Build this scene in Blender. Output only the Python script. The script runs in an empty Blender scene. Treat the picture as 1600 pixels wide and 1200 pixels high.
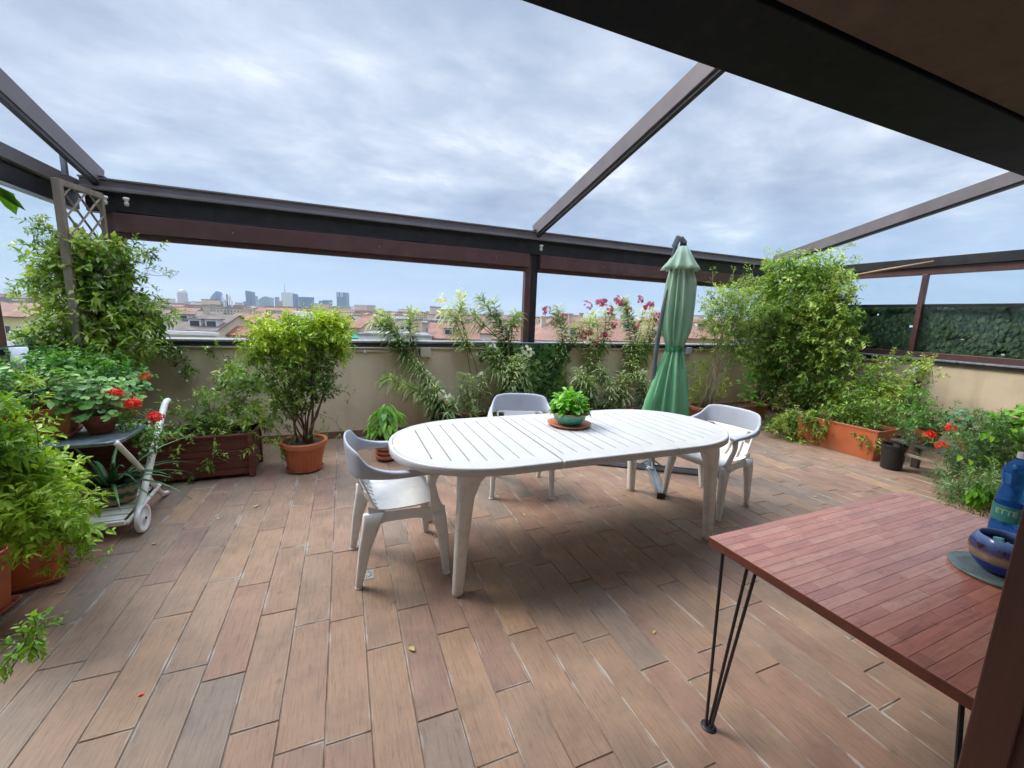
import bpy, math, random
import numpy as np
from mathutils import Vector, Matrix
R = math.radians
rnd = random.Random(7)
sc = bpy.context.scene
col = sc.collection

# ------------------------------------------------------------------ camera
EYE = 1.5
FPX = 643.04
yaw, pitch, roll = 0.390038, 0.164346, 0.036923
FW = Vector((math.sin(yaw)*math.cos(pitch), math.cos(yaw)*math.cos(pitch), -math.sin(pitch)))
rt0 = Vector((math.cos(yaw), -math.sin(yaw), 0)); up0 = rt0.cross(FW)
RT = rt0*math.cos(roll) + up0*math.sin(roll)
UP = -rt0*math.sin(roll) + up0*math.cos(roll)
CAM = Vector((0, 0, EYE))
cd = bpy.data.cameras.new('camera'); cam = bpy.data.objects.new('camera', cd); col.objects.link(cam)
cam.matrix_world = Matrix(((RT.x, UP.x, -FW.x, 0), (RT.y, UP.y, -FW.y, 0), (RT.z, UP.z, -FW.z, EYE), (0, 0, 0, 1)))
cd.sensor_width = 36; cd.lens = FPX/1600*36; cd.clip_start = 0.03; cd.clip_end = 30000
sc.camera = cam

def ray(x, y): return RT*(x-800) + UP*(600-y) + FW*FPX
def G(x, y, z=0.0):
    d = ray(x, y); return CAM + d*((z-EYE)/d.z)
def PY(x, y, Y):
    d = ray(x, y); return CAM + d*(Y/d.y)
def PX(x, y, X):
    d = ray(x, y); return CAM + d*(X/d.x)
def PD(x, y, D): return CAM + ray(x, y)*(D/FPX)
def depth(p): return (Vector(p)-CAM).dot(FW)

# ------------------------------------------------------------------ world, sun, exposure
SUN_EL, SUN_AZ = 48, -48      # azimuth measured from +Y towards +X
w = bpy.data.worlds.new('World'); sc.world = w; w.use_nodes = True
nt = w.node_tree; nt.nodes.clear()
def N(nt, t, **k):
    n = nt.nodes.new(t)
    for a, b in k.items():
        if a.startswith('i_'): n.inputs[a[2:]].default_value = b
        else: setattr(n, a, b)
    return n
def LK(nt, a, b): nt.links.new(a, b)
def ramp(nt, stops, interp='LINEAR'):
    n = nt.nodes.new('ShaderNodeValToRGB'); cr = n.color_ramp; cr.interpolation = interp
    while len(cr.elements) > 1: cr.elements.remove(cr.elements[0])
    cr.elements[0].position = stops[0][0]; cr.elements[0].color = (*stops[0][1], 1)
    for p, c in stops[1:]:
        e = cr.elements.new(p); e.color = (*c, 1)
    return n
sky = N(nt, 'ShaderNodeTexSky'); sky.sky_type = 'NISHITA'; sky.sun_disc = False
sky.sun_elevation = R(SUN_EL); sky.sun_rotation = R(SUN_AZ); sky.altitude = 100; sky.dust_density = 2.0
tc = N(nt, 'ShaderNodeTexCoord'); sep = N(nt, 'ShaderNodeSeparateXYZ'); LK(nt, tc.outputs['Generated'], sep.inputs[0])
zc = N(nt, 'ShaderNodeMath', operation='MAXIMUM'); LK(nt, sep.outputs[2], zc.inputs[0]); zc.inputs[1].default_value = 0.0
za = N(nt, 'ShaderNodeMath', operation='ADD'); LK(nt, zc.outputs[0], za.inputs[0]); za.inputs[1].default_value = 0.16
dx = N(nt, 'ShaderNodeMath', operation='DIVIDE'); LK(nt, sep.outputs[0], dx.inputs[0]); LK(nt, za.outputs[0], dx.inputs[1])
dy = N(nt, 'ShaderNodeMath', operation='DIVIDE'); LK(nt, sep.outputs[1], dy.inputs[0]); LK(nt, za.outputs[0], dy.inputs[1])
cb = N(nt, 'ShaderNodeCombineXYZ'); LK(nt, dx.outputs[0], cb.inputs[0]); LK(nt, dy.outputs[0], cb.inputs[1])
mp = N(nt, 'ShaderNodeMapping'); mp.inputs['Rotation'].default_value = (0, 0, R(-35)); mp.inputs['Scale'].default_value = (1.0, 1.25, 1); mp.inputs['Location'].default_value = (3.1, 1.7, 0)
LK(nt, cb.outputs[0], mp.inputs[0])
n1 = N(nt, 'ShaderNodeTexNoise'); n1.inputs['Scale'].default_value = 0.7; n1.inputs['Detail'].default_value = 8; n1.inputs['Roughness'].default_value = 0.55; n1.inputs['Distortion'].default_value = 0.2
LK(nt, mp.outputs[0], n1.inputs['Vector'])
n2 = N(nt, 'ShaderNodeTexNoise'); n2.inputs['Scale'].default_value = 2.6; n2.inputs['Detail'].default_value = 7; n2.inputs['Roughness'].default_value = 0.6; n2.inputs['Distortion'].default_value = 0.25
LK(nt, mp.outputs[0], n2.inputs['Vector'])
ad = N(nt, 'ShaderNodeMath', operation='MULTIPLY_ADD'); LK(nt, n2.outputs[0], ad.inputs[0]); ad.inputs[1].default_value = 0.34
m8 = N(nt, 'ShaderNodeMath', operation='MULTIPLY'); LK(nt, n1.outputs[0], m8.inputs[0]); m8.inputs[1].default_value = 0.68
LK(nt, m8.outputs[0], ad.inputs[2])
K = 10.0   # world background strength is 0.1: colours below are written for strength 1
def kc(r, g, b, k=K): return (r*k, g*k, b*k)
cr = ramp(nt, [(0.37, (0.140, 0.172, 0.245)), (0.45, (0.180, 0.218, 0.290)), (0.51, (0.222, 0.262, 0.330)), (0.565, (0.278, 0.313, 0.375)), (0.64, (0.40, 0.43, 0.465))])
LK(nt, ad.outputs[0], cr.inputs[0])
# overcast sky grows brighter towards the zenith
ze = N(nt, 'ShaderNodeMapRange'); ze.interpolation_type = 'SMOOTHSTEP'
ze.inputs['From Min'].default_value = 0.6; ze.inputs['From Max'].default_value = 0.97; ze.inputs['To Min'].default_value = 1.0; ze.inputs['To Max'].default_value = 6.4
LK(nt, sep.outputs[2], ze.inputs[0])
# low band: smooth blue grey
hz = N(nt, 'ShaderNodeMapRange'); hz.interpolation_type = 'SMOOTHSTEP'
hz.inputs['From Min'].default_value = 0.02; hz.inputs['From Max'].default_value = 0.30
LK(nt, sep.outputs[2], hz.inputs[0])
mh = N(nt, 'ShaderNodeMix', data_type='RGBA'); LK(nt, hz.outputs[0], mh.inputs[0]); mh.inputs[6].default_value = (0.165, 0.245, 0.355, 1); LK(nt, cr.outputs[0], mh.inputs[7])
mk = N(nt, 'ShaderNodeVectorMath', operation='SCALE'); LK(nt, mh.outputs[2], mk.inputs[0])
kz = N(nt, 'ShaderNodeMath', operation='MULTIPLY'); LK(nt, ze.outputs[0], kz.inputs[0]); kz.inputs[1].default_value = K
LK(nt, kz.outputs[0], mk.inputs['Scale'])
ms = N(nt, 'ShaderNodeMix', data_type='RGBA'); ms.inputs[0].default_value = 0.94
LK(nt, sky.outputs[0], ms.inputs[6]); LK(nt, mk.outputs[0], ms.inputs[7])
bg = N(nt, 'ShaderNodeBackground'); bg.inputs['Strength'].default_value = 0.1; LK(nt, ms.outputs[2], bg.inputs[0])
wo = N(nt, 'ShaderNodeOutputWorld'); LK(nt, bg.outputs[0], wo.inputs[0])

sl = bpy.data.lights.new('sun', 'SUN'); sun = bpy.data.objects.new('sun', sl); col.objects.link(sun)
sl.energy = 1.5; sl.angle = R(24); sl.color = (1, 0.96, 0.9)
sd = Vector((math.sin(R(SUN_AZ))*math.cos(R(SUN_EL)), math.cos(R(SUN_AZ))*math.cos(R(SUN_EL)), math.sin(R(SUN_EL))))
sun.rotation_euler = sd.to_track_quat('Z', 'Y').to_euler()
sc.view_settings.view_transform = 'Standard'; sc.view_settings.look = 'None'; sc.view_settings.exposure = 1.32; sc.view_settings.gamma = 1
sc.cycles.max_bounces = 6; sc.cycles.transparent_max_bounces = 12; sc.cycles.volume_bounces = 0

# ------------------------------------------------------------------ materials
MATS = {}
def mat(name, base=(0.5, 0.5, 0.5), rough=0.5, metal=0.0, var=0.0, vscale=8.0, bump=0.0, bscale=60.0, dirt=None, dscale=3.0, damt=0.3, spec=0.5, coord='Object', stretch=(1, 1, 1)):
    if name in MATS: return MATS[name]
    m = bpy.data.materials.new(name); m.use_nodes = True; t = m.node_tree
    b = t.nodes['Principled BSDF']; b.inputs['Roughness'].default_value = rough; b.inputs['Metallic'].default_value = metal
    b.inputs['Specular IOR Level'].default_value = spec
    tc = N(t, 'ShaderNodeTexCoord'); mp = N(t, 'ShaderNodeMapping'); mp.inputs['Scale'].default_value = stretch
    LK(t, tc.outputs[coord], mp.inputs[0])
    no = N(t, 'ShaderNodeTexNoise'); no.inputs['Scale'].default_value = vscale; no.inputs['Detail'].default_value = 6; no.inputs['Roughness'].default_value = 0.65
    LK(t, mp.outputs[0], no.inputs['Vector'])
    lo = tuple(max(0, c*(1-var)) for c in base); hi = tuple(min(1, c*(1+var)) for c in base)
    r = ramp(t, [(0.3, lo), (0.5, base), (0.7, hi)]); LK(t, no.outputs[0], r.inputs[0])
    out = r.outputs[0]
    if dirt:
        nd = N(t, 'ShaderNodeTexNoise'); nd.inputs['Scale'].default_value = dscale; nd.inputs['Detail'].default_value = 9; nd.inputs['Roughness'].default_value = 0.7
        LK(t, mp.outputs[0], nd.inputs['Vector'])
        mr = N(t, 'ShaderNodeMapRange'); mr.inputs['From Min'].default_value = 0.48; mr.inputs['From Max'].default_value = 0.72; mr.inputs['To Max'].default_value = damt
        LK(t, nd.outputs[0], mr.inputs[0])
        mx = N(t, 'ShaderNodeMix', data_type='RGBA'); LK(t, mr.outputs[0], mx.inputs[0]); LK(t, out, mx.inputs[6]); mx.inputs[7].default_value = (*dirt, 1)
        out = mx.outputs[2]
    LK(t, out, b.inputs['Base Color'])
    rr = N(t, 'ShaderNodeMapRange'); rr.inputs['To Min'].default_value = max(0.02, rough-0.12); rr.inputs['To Max'].default_value = min(1, rough+0.12)
    LK(t, no.outputs[0], rr.inputs[0]); LK(t, rr.outputs[0], b.inputs['Roughness'])
    if bump > 0:
        nb = N(t, 'ShaderNodeTexNoise'); nb.inputs['Scale'].default_value = bscale; nb.inputs['Detail'].default_value = 5
        LK(t, mp.outputs[0], nb.inputs['Vector'])
        bp = N(t, 'ShaderNodeBump'); bp.inputs['Strength'].default_value = bump; bp.inputs['Distance'].default_value = 0.01
        LK(t, nb.outputs[0], bp.inputs['Height']); LK(t, bp.outputs[0], b.inputs['Normal'])
    MATS[name] = m
    return m

def leafmat(name, dark, mid, light, rough=0.42, trans=0.28):
    if name in MATS: return MATS[name]
    m = bpy.data.materials.new(name); m.use_nodes = True; t = m.node_tree
    b = t.nodes['Principled BSDF']; b.inputs['Roughness'].default_value = rough; b.inputs['Specular IOR Level'].default_value = 0.45
    at = N(t, 'ShaderNodeAttribute', attribute_name='tone')
    r = ramp(t, [(0.0, dark), (0.5, mid), (1.0, light)]); LK(t, at.outputs['Fac'], r.inputs[0])
    LK(t, r.outputs[0], b.inputs['Base Color'])
    tr = N(t, 'ShaderNodeBsdfTranslucent')
    g = N(t, 'ShaderNodeMix', data_type='RGBA', blend_type='MULTIPLY'); g.inputs[0].default_value = 1
    LK(t, r.outputs[0], g.inputs[6]); g.inputs[7].default_value = (1.5, 1.6, 0.7, 1); LK(t, g.outputs[2], tr.inputs[0])
    mx = N(t, 'ShaderNodeMixShader'); mx.inputs[0].default_value = trans
    LK(t, b.outputs[0], mx.inputs[1]); LK(t, tr.outputs[0], mx.inputs[2])
    LK(t, mx.outputs[0], t.nodes['Material Output'].inputs[0])
    MATS[name] = m
    return m

L_JAS = leafmat('jasmine_leaf', (0.05, 0.13, 0.018), (0.20, 0.34, 0.045), (0.50, 0.58, 0.14))
L_YEL = leafmat('yellowish_leaf', (0.07, 0.16, 0.02), (0.23, 0.38, 0.03), (0.50, 0.60, 0.05))
L_BRI = leafmat('bright_leaf', (0.05, 0.17, 0.02), (0.14, 0.36, 0.03), (0.30, 0.52, 0.06))
L_OLE = leafmat('oleander_leaf', (0.06, 0.13, 0.04), (0.23, 0.33, 0.11), (0.56, 0.62, 0.32))
L_DRK = leafmat('dark_leaf', (0.015, 0.06, 0.015), (0.05, 0.14, 0.03), (0.12, 0.27, 0.05))
L_IVY = leafmat('ivy_leaf', (0.02, 0.06, 0.015), (0.07, 0.17, 0.035), (0.20, 0.34, 0.08), rough=0.3)
L_GER = leafmat('geranium_leaf', (0.03, 0.12, 0.02), (0.09, 0.26, 0.035), (0.22, 0.42, 0.08))
L_ALO = leafmat('aloe_leaf', (0.03, 0.10, 0.04), (0.06, 0.18, 0.07), (0.14, 0.30, 0.12), trans=0.05)
L_BAS = leafmat('basil_leaf', (0.05, 0.20, 0.02), (0.13, 0.38, 0.03), (0.28, 0.58, 0.06), rough=0.3)
L_GRY = leafmat('needle_leaf', (0.04, 0.10, 0.035), (0.10, 0.20, 0.07), (0.24, 0.36, 0.14))
P_WHT = leafmat('white_petal', (0.7, 0.68, 0.5), (0.82, 0.8, 0.66), (0.9, 0.9, 0.82), trans=0.3)
P_MAG = leafmat('magenta_petal', (0.35, 0.02, 0.08), (0.55, 0.05, 0.16), (0.75, 0.16, 0.30), trans=0.3)
P_RED = leafmat('red_petal', (0.55, 0.01, 0.01), (0.8, 0.03, 0.02), (0.9, 0.10, 0.05), trans=0.25)
P_ORA = leafmat('orange_petal', (0.45, 0.08, 0.04), (0.6, 0.14, 0.06), (0.7, 0.25, 0.1), trans=0.25)
STEM = mat('green_stem', (0.16, 0.17, 0.06), 0.6, var=0.3, vscale=20)
WOODY = mat('woody_stem', (0.16, 0.11, 0.07), 0.8, var=0.35, vscale=25, bump=0.4)
PALEBARK = mat('pale_stem', (0.30, 0.25, 0.15), 0.75, var=0.3, vscale=25, bump=0.3)
TERRA = mat('terracotta', (0.42, 0.13, 0.06), 0.75, var=0.15, vscale=9, bump=0.15, bscale=90, dirt=(0.45, 0.32, 0.24), dscale=5, damt=0.45)
TERRAO = mat('orange_plastic', (0.50, 0.13, 0.045), 0.45, var=0.10, vscale=5, dirt=(0.40, 0.22, 0.14), dscale=6, damt=0.4)
TERRAD = mat('dark_red_plastic', (0.16, 0.035, 0.02), 0.5, var=0.2, dirt=(0.3, 0.15, 0.1), damt=0.3)
SOIL = mat('soil', (0.05, 0.035, 0.022), 0.95, var=0.5, vscale=40, bump=1.0, bscale=70)
WHITEP = mat('white_plastic', (0.74, 0.745, 0.735), 0.38, var=0.03, vscale=6, dirt=(0.48, 0.44, 0.36), dscale=12, damt=0.5, bump=0.03, bscale=300)
TABLEP = mat('table_plastic', (0.57, 0.57, 0.565), 0.42, var=0.02, vscale=5, dirt=(0.44, 0.42, 0.375), dscale=11, damt=0.45, bump=0.06, bscale=220)
LEGP = mat('leg_plastic', (0.78, 0.76, 0.70), 0.42, var=0.04, vscale=6, dirt=(0.38, 0.33, 0.25), dscale=12, damt=0.55)
GREYP = mat('grey_plastic', (0.43, 0.46, 0.53), 0.5, var=0.05, vscale=7, dirt=(0.20, 0.20, 0.20), dscale=6, damt=0.3)
STUCCO = mat('stucco', (0.68, 0.55, 0.385), 0.92, var=0.07, vscale=1.7, bump=0.35, bscale=160, dirt=(0.44, 0.345, 0.23), dscale=1.6, damt=0.55)
_t = STUCCO.node_tree; _b = _t.nodes['Principled BSDF']; _src = _b.inputs['Base Color'].links[0].from_socket
_tc = N(_t, 'ShaderNodeTexCoord'); _mp = N(_t, 'ShaderNodeMapping'); _mp.inputs['Scale'].default_value = (5, 5, 0.35); LK(_t, _tc.outputs['Object'], _mp.inputs[0])
_n = N(_t, 'ShaderNodeTexNoise'); _n.inputs['Scale'].default_value = 1.5; _n.inputs['Detail'].default_value = 6; LK(_t, _mp.outputs[0], _n.inputs['Vector'])
_r = N(_t, 'ShaderNodeMapRange'); _r.inputs['From Min'].default_value = 0.52; _r.inputs['From Max'].default_value = 0.75; _r.inputs['To Max'].default_value = 0.45; LK(_t, _n.outputs[0], _r.inputs[0])
_x = N(_t, 'ShaderNodeMix', data_type='RGBA'); LK(_t, _r.outputs[0], _x.inputs[0]); LK(_t, _src, _x.inputs[6]); _x.inputs[7].default_value = (0.42, 0.335, 0.23, 1); LK(_t, _x.outputs[2], _b.inputs['Base Color'])
COPING = mat('coping_stone', (0.20, 0.21, 0.22), 0.55, var=0.45, vscale=60, bump=0.25, bscale=120, dirt=(0.5, 0.5, 0.48), dscale=14, damt=0.55)
DARKM = mat('dark_brown_metal', (0.016, 0.015, 0.018), 0.42, var=0.3, vscale=5, dirt=(0.06, 0.055, 0.05), dscale=8, damt=0.4)
RAFT = mat('rafter_metal', (0.165, 0.14, 0.145), 0.45, var=0.15, vscale=4, dirt=(0.2, 0.18, 0.17), dscale=7, damt=0.35)
BROWNM = mat('brown_metal', (0.10, 0.044, 0.042), 0.40, var=0.15, vscale=4, dirt=(0.2, 0.13, 0.12), dscale=6, damt=0.3)
PIPE = mat('pipe_plastic', (0.50, 0.42, 0.36), 0.5, var=0.1)
WHITEPIPE = mat('white_pipe', (0.72, 0.74, 0.76), 0.4, var=0.05, dirt=(0.4, 0.4, 0.4), damt=0.3)
GREYWOOD = mat('weathered_wood', (0.24, 0.19, 0.15), 0.8, var=0.3, vscale=14, stretch=(1, 1, 0.15), bump=0.3)
REDWOOD = mat('stained_wood', (0.115, 0.028, 0.018), 0.5, var=0.35, vscale=14, stretch=(0.12, 1, 1), bump=0.3, bscale=50, dirt=(0.22, 0.10, 0.07), dscale=8, damt=0.35)
DOORWOOD = mat('door_wood', (0.12, 0.045, 0.028), 0.42, var=0.25, vscale=12, stretch=(1, 1, 0.08), bump=0.1)
BLACKM = mat('black_metal', (0.018, 0.018, 0.02), 0.4, var=0.2)
STEEL = mat('grey_steel', (0.23, 0.26, 0.29), 0.42, metal=0.3, var=0.15, dirt=(0.12, 0.12, 0.12), damt=0.4)

def glassy(name, tint=(1, 1, 1), fac=0.1, rough=0.05):
    m = bpy.data.materials.new(name); m.use_nodes = True; t = m.node_tree; t.nodes.remove(t.nodes['Principled BSDF'])
    a = N(t, 'ShaderNodeBsdfTransparent'); a.inputs[0].default_value = (*tint, 1)
    g = N(t, 'ShaderNodeBsdfGlossy'); g.inputs['Roughness'].default_value = rough
    x = N(t, 'ShaderNodeMixShader'); x.inputs[0].default_value = fac
    LK(t, a.outputs[0], x.inputs[1]); LK(t, g.outputs[0], x.inputs[2]); LK(t, x.outputs[0], t.nodes['Material Output'].inputs[0])
    return m
PANE = glassy('clear_pane', (0.96, 0.98, 0.98), 0.018)

# ------------------------------------------------------------------ mesh builder
class MB:
    def __init__(s): s.v = []; s.f = []; s.t = []; s.uv = None
    def add(s, vs, fs, tone=0.5):
        o = len(s.v); s.v.extend(tuple(p) for p in vs); s.f.extend(tuple(i+o for i in f) for f in fs); s.t.extend([tone]*len(fs))
    def box(s, c, d, rz=0.0, tone=0.5, M=None):
        x, y, z = d[0]/2, d[1]/2, d[2]/2
        P = [Vector((a*x, b*y, e*z)) for e in (-1, 1) for a, b in ((-1, -1), (1, -1), (1, 1), (-1, 1))]
        if M is None: M = Matrix.Rotation(rz, 3, 'Z')
        c = Vector(c)
        s.add([c + M @ p for p in P], [(3, 2, 1, 0), (4, 5, 6, 7), (0, 1, 5, 4), (1, 2, 6, 5), (2, 3, 7, 6), (3, 0, 4, 7)], tone)
    def beam(s, a, b, wd, h, up=(0, 0, 1), tone=0.5):
        a = Vector(a); b = Vector(b); y = (b-a); L = y.length; y.normalize()
        if y.cross(Vector(up)).length < 1e-3: up = (0, 1, 0)
        x = y.cross(Vector(up)).normalized(); z = x.cross(y)
        M = Matrix((x, y, z)).transposed()
        s.box((a+b)/2, (wd, L, h), M=M, tone=tone)
    def loft(s, rings, cap0=True, cap1=True, closed=True, tone=0.5):
        n = len(rings[0]); vs = [p for r in rings for p in r]; fs = []
        for i in range(len(rings)-1):
            for j in range(n if closed else n-1):
                k = (j+1) % n
                fs.append((i*n+j, i*n+k, (i+1)*n+k, (i+1)*n+j))
        if cap0: fs.append(tuple(reversed(range(n))))
        if cap1: fs.append(tuple((len(rings)-1)*n+j for j in range(n)))
        s.add(vs, fs, tone)
    def tube(s, path, r, n=6, tone=0.5, caps=True):
        path = [Vector(p) for p in path]
        if not isinstance(r, (list, tuple)): r = [r]*len(path)
        rings = []; ref = None
        for i, p in enumerate(path):
            d = (path[min(i+1, len(path)-1)]-path[max(i-1, 0)])
            if d.length < 1e-9: d = Vector((0, 0, 1))
            d.normalize()
            if ref is None: ref = d.orthogonal().normalized()
            ref = (ref - d*ref.dot(d));
            if ref.length < 1e-6: ref = d.orthogonal()
            ref.normalize(); q = d.cross(ref)
            rings.append([p + (ref*math.cos(2*math.pi*k/n)+q*math.sin(2*math.pi*k/n))*r[i] for k in range(n)])
        s.loft(rings, caps, caps, tone=tone)
    def lathe(s, prof, c=(0, 0, 0), n=32, rib=None, cap0=True, cap1=False, tone=0.5, sx=1, sy=1):
        rings = []
        for r, z in prof:
            ring = []
            for k in range(n):
                a = 2*math.pi*k/n; rr = r
                if rib and rib[2] <= z <= rib[3]: rr = r*(1+rib[1]*(1 if (k*rib[0]*2//n) % 2 else -1))
                ring.append(Vector((c[0]+rr*math.cos(a)*sx, c[1]+rr*math.sin(a)*sy, c[2]+z)))
            rings.append(ring)
        s.loft(rings, cap0, cap1, tone=tone)
    def build(s, name, m, parent=None, smooth=False, bevel=0, uv=None):
        me = bpy.data.meshes.new(name); me.from_pydata(s.v, [], s.f); 
        if m is not None: me.materials.append(m)
        a = me.attributes.new('tone', 'FLOAT', 'FACE'); a.data.foreach_set('value', np.array(s.t, dtype=np.float32))
        if uv is not None:
            ul = me.uv_layers.new(name='UVMap'); ul.data.foreach_set('uv', np.array(uv, dtype=np.float32).ravel())
        if smooth: me.polygons.foreach_set('use_smooth', [True]*len(me.polygons))
        me.update()
        o = bpy.data.objects.new(name, me); col.objects.link(o)
        if parent is not None: o.parent = parent
        if bevel:
            b = o.modifiers.new('bevel', 'BEVEL'); b.width = bevel; b.segments = 2; b.limit_method = 'ANGLE'; b.angle_limit = R(40)
        return o
def sq(cx, cy, z, lx, ly, rot=0, rad=0.15, n=4):
    """rounded rectangle ring"""
    pts = []; r = min(lx, ly)*rad
    for (sx, sy, a0) in ((1, 1, 0), (-1, 1, 90), (-1, -1, 180), (1, -1, 270)):
        for k in range(n+1):
            a = R(a0+90*k/n)
            pts.append((sx*(lx/2-r)+r*math.cos(a), sy*(ly/2-r)+r*math.sin(a)))
    c, s_ = math.cos(rot), math.sin(rot)
    return [Vector((cx+x*c-y*s_, cy+x*s_+y*c, z)) for x, y in pts]
def tag(o, label=None, cat=None, group=None, kind=None):
    if label: o['label'] = label
    if cat: o['category'] = cat
    if group: o['group'] = group
    if kind: o['kind'] = kind
    return o
def thing(name, label, cat, loc=(0, 0, 0), rz=0, group=None):
    o = bpy.data.objects.new(name, None); col.objects.link(o); o.location = loc; o.rotation_euler = (0, 0, rz); o.empty_display_size = 0.2
    return tag(o, label, cat, group)
def move_in(o, root):
    """give a child built in world coordinates to a root that is not at the origin"""
    o.parent = root
    o.matrix_parent_inverse = (Matrix.Translation(root.location) @ Matrix.Rotation(root.rotation_euler[2], 4, 'Z')).inverted()
    return o
def copy_tree(o, parent=None):
    c = o.copy(); col.objects.link(c); c.parent = parent
    for ch in o.children: copy_tree(ch, c)
    return c
def V(*a): return Vector(a)

# ================================================================== THE TERRACE
# floor: wood-look tiles laid along Y, 0.157 m wide
XW0, XW1, YW = -2.30, 6.97, 5.10
def tile_material():
    m = bpy.data.materials.new('wood_look_tile'); m.use_nodes = True; t = m.node_tree; b = t.nodes['Principled BSDF']
    at = N(t, 'ShaderNodeAttribute', attribute_name='tone')
    base = ramp(t, [(0.0, (0.220, 0.167, 0.130)), (0.08, (0.250, 0.176, 0.128)), (0.3, (0.276, 0.182, 0.122)), (0.5, (0.284, 0.182, 0.119)), (0.65, (0.292, 0.172, 0.115)), (0.8, (0.258, 0.160, 0.117)), (0.95, (0.300, 0.189, 0.119)), (1.0, (0.335, 0.211, 0.128))])
    LK(t, at.outputs['Fac'], base.inputs[0])
    tc = N(t, 'ShaderNodeTexCoord')
    off = N(t, 'ShaderNodeVectorMath', operation='ADD'); LK(t, tc.outputs['Object'], off.inputs[0])
    cm = N(t, 'ShaderNodeCombineXYZ'); mm = N(t, 'ShaderNodeMath', operation='MULTIPLY'); LK(t, at.outputs['Fac'], mm.inputs[0]); mm.inputs[1].default_value = 37.0
    LK(t, mm.outputs[0], cm.inputs[2]); LK(t, cm.outputs[0], off.inputs[1])
    mp = N(t, 'ShaderNodeMapping'); mp.inputs['Scale'].default_value = (1, 0.07, 1); LK(t, off.outputs[0], mp.inputs[0])
    g = N(t, 'ShaderNodeTexNoise'); g.inputs['Scale'].default_value = 120; g.inputs['Detail'].default_value = 6; g.inputs['Roughness'].default_value = 0.7; g.inputs['Distortion'].default_value = 0.5; LK(t, mp.outputs[0], g.inputs['Vector'])
    gr = ramp(t, [(0.34, (0.66, 0.64, 0.63)), (0.46, (0.95, 0.94, 0.94)), (0.68, (1.13, 1.11, 1.10))]); LK(t, g.outputs[0], gr.inputs[0])
    m1 = N(t, 'ShaderNodeMix', data_type='RGBA', blend_type='MULTIPLY'); m1.inputs[0].default_value = 0.85; LK(t, base.outputs[0], m1.inputs[6]); LK(t, gr.outputs[0], m1.inputs[7])
    # blotches of wear
    bl = N(t, 'ShaderNodeTexNoise'); bl.inputs['Scale'].default_value = 5.0; bl.inputs['Detail'].default_value = 9; bl.inputs['Roughness'].default_value = 0.68; LK(t, off.outputs[0], bl.inputs['Vector'])
    br = ramp(t, [(0.32, (0.72, 0.72, 0.74)), (0.5, (1, 1, 1)), (0.66, (1.22, 1.20, 1.18))]); LK(t, bl.outputs[0], br.inputs[0])
    m2 = N(t, 'ShaderNodeMix', data_type='RGBA', blend_type='MULTIPLY'); m2.inputs[0].default_value = 0.8; LK(t, m1.outputs[2], m2.inputs[6]); LK(t, br.outputs[0], m2.inputs[7])
    # lime bloom along some joints
    uv = N(t, 'ShaderNodeSeparateXYZ'); LK(t, tc.outputs['UV'], uv.inputs[0])
    ex = N(t, 'ShaderNodeMath', operation='PINGPONG'); LK(t, uv.outputs[0], ex.inputs[0]); ex.inputs[1].default_value = 0.5
    ey = N(t, 'ShaderNodeMath', operation='PINGPONG'); LK(t, uv.outputs[1], ey.inputs[0]); ey.inputs[1].default_value = 0.5
    ey4 = N(t, 'ShaderNodeMath', operation='MULTIPLY'); LK(t, ey.outputs[0], ey4.inputs[0]); ey4.inputs[1].default_value = 4
    mn = N(t, 'ShaderNodeMath', operation='MINIMUM'); LK(t, ex.outputs[0], mn.inputs[0]); LK(t, ey4.outputs[0], mn.inputs[1])
    wb = N(t, 'ShaderNodeTexNoise'); wb.inputs['Scale'].default_value = 9; wb.inputs['Detail'].default_value = 6; LK(t, tc.outputs['Object'], wb.inputs['Vector'])
    wv = N(t, 'ShaderNodeMath', operation='MULTIPLY_ADD'); LK(t, wb.outputs[0], wv.inputs[0]); wv.inputs[1].default_value = -0.18; LK(t, mn.outputs[0], wv.inputs[2])
    ed = N(t, 'ShaderNodeMapRange'); ed.inputs['From Min'].default_value = -0.090; ed.inputs['From Max'].default_value = -0.070; ed.inputs['To Min'].default_value = 1; ed.inputs['To Max'].default_value = 0; LK(t, wv.outputs[0], ed.inputs[0])
    big = N(t, 'ShaderNodeTexNoise'); big.inputs['Scale'].default_value = 3.5; big.inputs['Detail'].default_value = 5; LK(t, tc.outputs['Object'], big.inputs['Vector'])
    bm = N(t, 'ShaderNodeMapRange'); bm.inputs['From Min'].default_value = 0.46; bm.inputs['From Max'].default_value = 0.60; bm.inputs['To Max'].default_value = 0.7; LK(t, big.outputs[0], bm.inputs[0])
    ml = N(t, 'ShaderNodeMath', operation='MULTIPLY'); LK(t, ed.outputs[0], ml.inputs[0]); LK(t, bm.outputs[0], ml.inputs[1])
    m3 = N(t, 'ShaderNodeMix', data_type='RGBA'); LK(t, ml.outputs[0], m3.inputs[0]); LK(t, m2.outputs[2], m3.inputs[6]); m3.inputs[7].default_value = (0.47, 0.43, 0.38, 1)
    # dark spots
    sp = N(t, 'ShaderNodeTexVoronoi'); sp.inputs['Scale'].default_value = 5.5; LK(t, tc.outputs['Object'], sp.inputs['Vector'])
    sm = N(t, 'ShaderNodeMapRange'); sm.inputs['From Min'].default_value = 0.02; sm.inputs['From Max'].default_value = 0.10; sm.inputs['To Min'].default_value = 0.5; sm.inputs['To Max'].default_value = 0; LK(t, sp.outputs['Distance'], sm.inputs[0])
    m4 = N(t, 'ShaderNodeMix', data_type='RGBA'); LK(t, sm.outputs[0], m4.inputs[0]); LK(t, m3.outputs[2], m4.inputs[6]); m4.inputs[7].default_value = (0.10, 0.07, 0.05, 1)
    LK(t, m4.outputs[2], b.inputs['Base Color'])
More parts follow.
